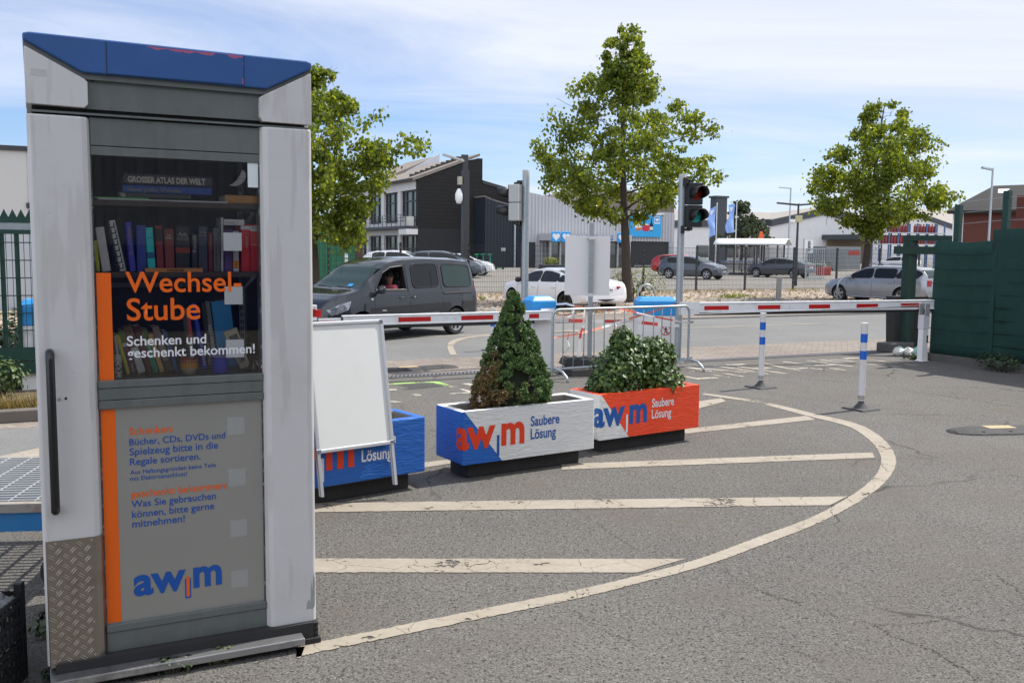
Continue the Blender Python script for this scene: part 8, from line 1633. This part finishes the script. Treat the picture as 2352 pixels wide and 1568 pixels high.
mb = MB(); n = int(W_ / .06); [mb.box(k * .06, k * .06 + .007, -.035, -.028, zb1, zg1 - .11) for k in range(n)]; [mb.box(0, W_, -.045, -.036, z, z + .012) for z in [zb1 + .2 * j for j in range(7)]]; mb.build('mesh', GREEN, t)
mb = MB(); mb.box(0, W_, .1, .5, .11, zb0 - .2); mb.build('void_block', mat('void_dark', (.02, .02, .018), .9), t)  # dark-coloured block standing in for the shaded void under the gate beams
P = UV(*toUV(atY(28, 850, 10.9))); P.z = .11; bush('shrub', 'low green shrub in the planted bed before the sliding gate', UV(onV(4, 850, gvv - .4)[0], gvv - .4, .11), .30, .25, .46, 380, .05, LEAF_H, seed=80); bush('shrub', 'dark green shrub right behind the sliding gate bars', UV(onV(48, 800, gvv + .6)[0], gvv + .6, .11), .6, .3, .95, 500, .09, LEAF_D, seed=81)
# platform trolley with grating deck
zd = .5; pa = G(84, 1148, zd); t = thing('platform_trolley', 'blue framed platform trolley with a galvanised grating deck left of the booth', 'platform trolley', (pa.x + .18, pa.y, 0), R_(7)); Lx, Ly = 1.5, 1.05
mb = MB(); n = 40
for k in range(12): mb.box(-Lx + .03 + k * .128, -Lx + .037 + k * .128, .02, Ly, zd - .03, zd)
mb.build('bearing_bars', mat('grating_steel', (.42, .43, .44), .5, .3), t); mb = MB(); [mb.box(-Lx, .03, .03 + k * .051, .040 + k * .051, zd - .025, zd + .0008) for k in range(n // 2)]; mb.build('cross_rods', MATS['grating_steel'], t)
mb = MB(); mb.box(-Lx - .02, .05, -.03, .018, zd - .05, zd - .004); mb.box(-Lx - .02, .05, Ly + .002, Ly + .05, zd - .05, zd - .004); mb.box(.032, .05, .02, Ly, zd - .05, zd - .004); mb.build('deck_edge', mat('rusty_edge', (.27, .25, .22), .7, var=.2, dirt=(.16, .06, .03, .9), ds=9), t)
mb = MB(); mb.box(-Lx, .03, -.015, .03, zd - .15, zd - .052); mb.box(-Lx, .03, Ly - .03, Ly + .03, zd - .15, zd - .052); mb.box(-.02, .029, .0, Ly, zd - .149, zd - .053); mb.build('frame', mat('trolley_blue', hexc('#1c6ea4'), .5, var=.15, dirt=(.1, .07, .05, .4), ds=6), t)
for x in (-.1, -Lx + .1):
    for y in (.1, Ly - .1): mb = MB(); mb.box(x - .03, x + .03, y - .03, y + .03, .12, zd - .052); mb.build('leg', MATS['trolley_blue'], t); mb = MB(); mb.lathe([(0, y - .03), (.09, y - .03), (.1, y - .015), (.1, y + .015), (.09, y + .03), (0, y + .03)], (x, 0, .1), 18, 'y'); mb.build('wheel', BLACK, t)
CRM = mat('crate_black', (.012, .012, .012), .45)
def crate(label, P, rz, h):
    t = thing('crate', label, 'crate', P, rz, 'black plastic crates beside the booth'); X, Y_ = .38, .30; mb = MB()
    mb.box(0, X, 0, Y_, 0, .01)
    for z in (.03, h * .36, h * .68, h - .03): mb.box(0, X, 0, .008, z, z + .018); mb.box(0, X, Y_ - .008, Y_, z, z + .018); mb.box(0, .008, .008, Y_ - .008, z, z + .018); mb.box(X - .008, X, .008, Y_ - .008, z, z + .018)
    n = 13
    for k in range(n + 1): x = (X - .010) * k / n; mb.box(x, x + .010, .001, .007, 0, h - .01); mb.box(x, x + .010, Y_ - .007, Y_ - .001, 0, h - .01)
    for k in range(10): y = (Y_ - .010) * k / 9; mb.box(.001, .007, y, y + .010, 0, h - .01); mb.box(X - .007, X - .001, y, y + .010, 0, h - .01)
    mb.build('basket', CRM, t); mb = MB()
    for x, y in ((0, 0), (X - .03, 0), (0, Y_ - .03), (X - .03, Y_ - .03)): mb = MB(); mb.box(x - .002, x + .032, y - .002, y + .032, .0, h + .03); mb.build('corner_post', CRM, t, bevel=.004)
    return t
cp = G(-22, 1640); cr0 = Vector((cp.x - .38, cp.y, 0)); ch = .19
crate('lower black plastic crate of the stack beside the booth', cr0, R_(4), ch); crate('upper black plastic crate holding paper rubbish beside the booth', cr0 + Vector((0, 0, ch + .002)), R_(4), ch)
random.seed(91); PAPW, PAPP, PAPC = mat('crumpled_paper', (.36, .35, .33), .8, var=.1), mat('packaging_pink', hexc('#c98f86'), .6), mat('clear_film', (.22, .23, .23), .25)
mrt = Matrix.Translation(cr0 + Vector((0, 0, 2 * ch - .04))) @ Matrix.Rotation(R_(4), 4, 'Z')
for k in range(11):
    mb = MB(); s = random.uniform(.05, .085); sd = random.random() * 99; c = Vector((random.uniform(.05, .33), random.uniform(.05, .25), random.uniform(-.03, .06)))
    def fn(a, b): 
        d = Vector((math.cos(6.283 * a) * math.sin(3.1416 * b), math.sin(6.283 * a) * math.sin(3.1416 * b), math.cos(3.1416 * b))); r = s * (1 + .7 * mnoise.noise(d * 2.2 + Vector((sd, 0, 0)))); return tuple(c + Vector((d.x * r, d.y * r, d.z * r * .6)))
    mb.grid(10, 7, fn); o = mb.build('packaging_scrap', (PAPW, PAPC, PAPC, PAPP)[k % 4]); o.matrix_world = mrt; tag(o, 'crumpled packaging scrap lying in the upper black crate', 'packaging', 'packaging scraps in the upper crate')
mb = MB(); mb.add([(0, 0, 0), (.11, 0, .01), (.11, .07, .04), (0, .07, .035)], [(0, 1, 2, 3)]); o = mb.build('wrapper', WHITE, None, solid=.002); o.matrix_world = mrt @ Matrix.Translation((.17, .02, .13)) @ Matrix.Rotation(.5, 4, 'Y'); tag(o, 'white wrapper with a red band lettered grillter on top of the crate', 'wrapper'); mb = MB(); mb.add([(.002, .015, .0095), (.108, .015, .0185), (.108, .034, .0275), (.002, .034, .0195)], [(0, 1, 2, 3)]); mb.build('red_band', REDP, o)
letter('grillter', LWHITE, o, lambda a, b: Vector((.02 + a, .020 + b, .0145 + a * .085 + b * .45 + .001)), .07)
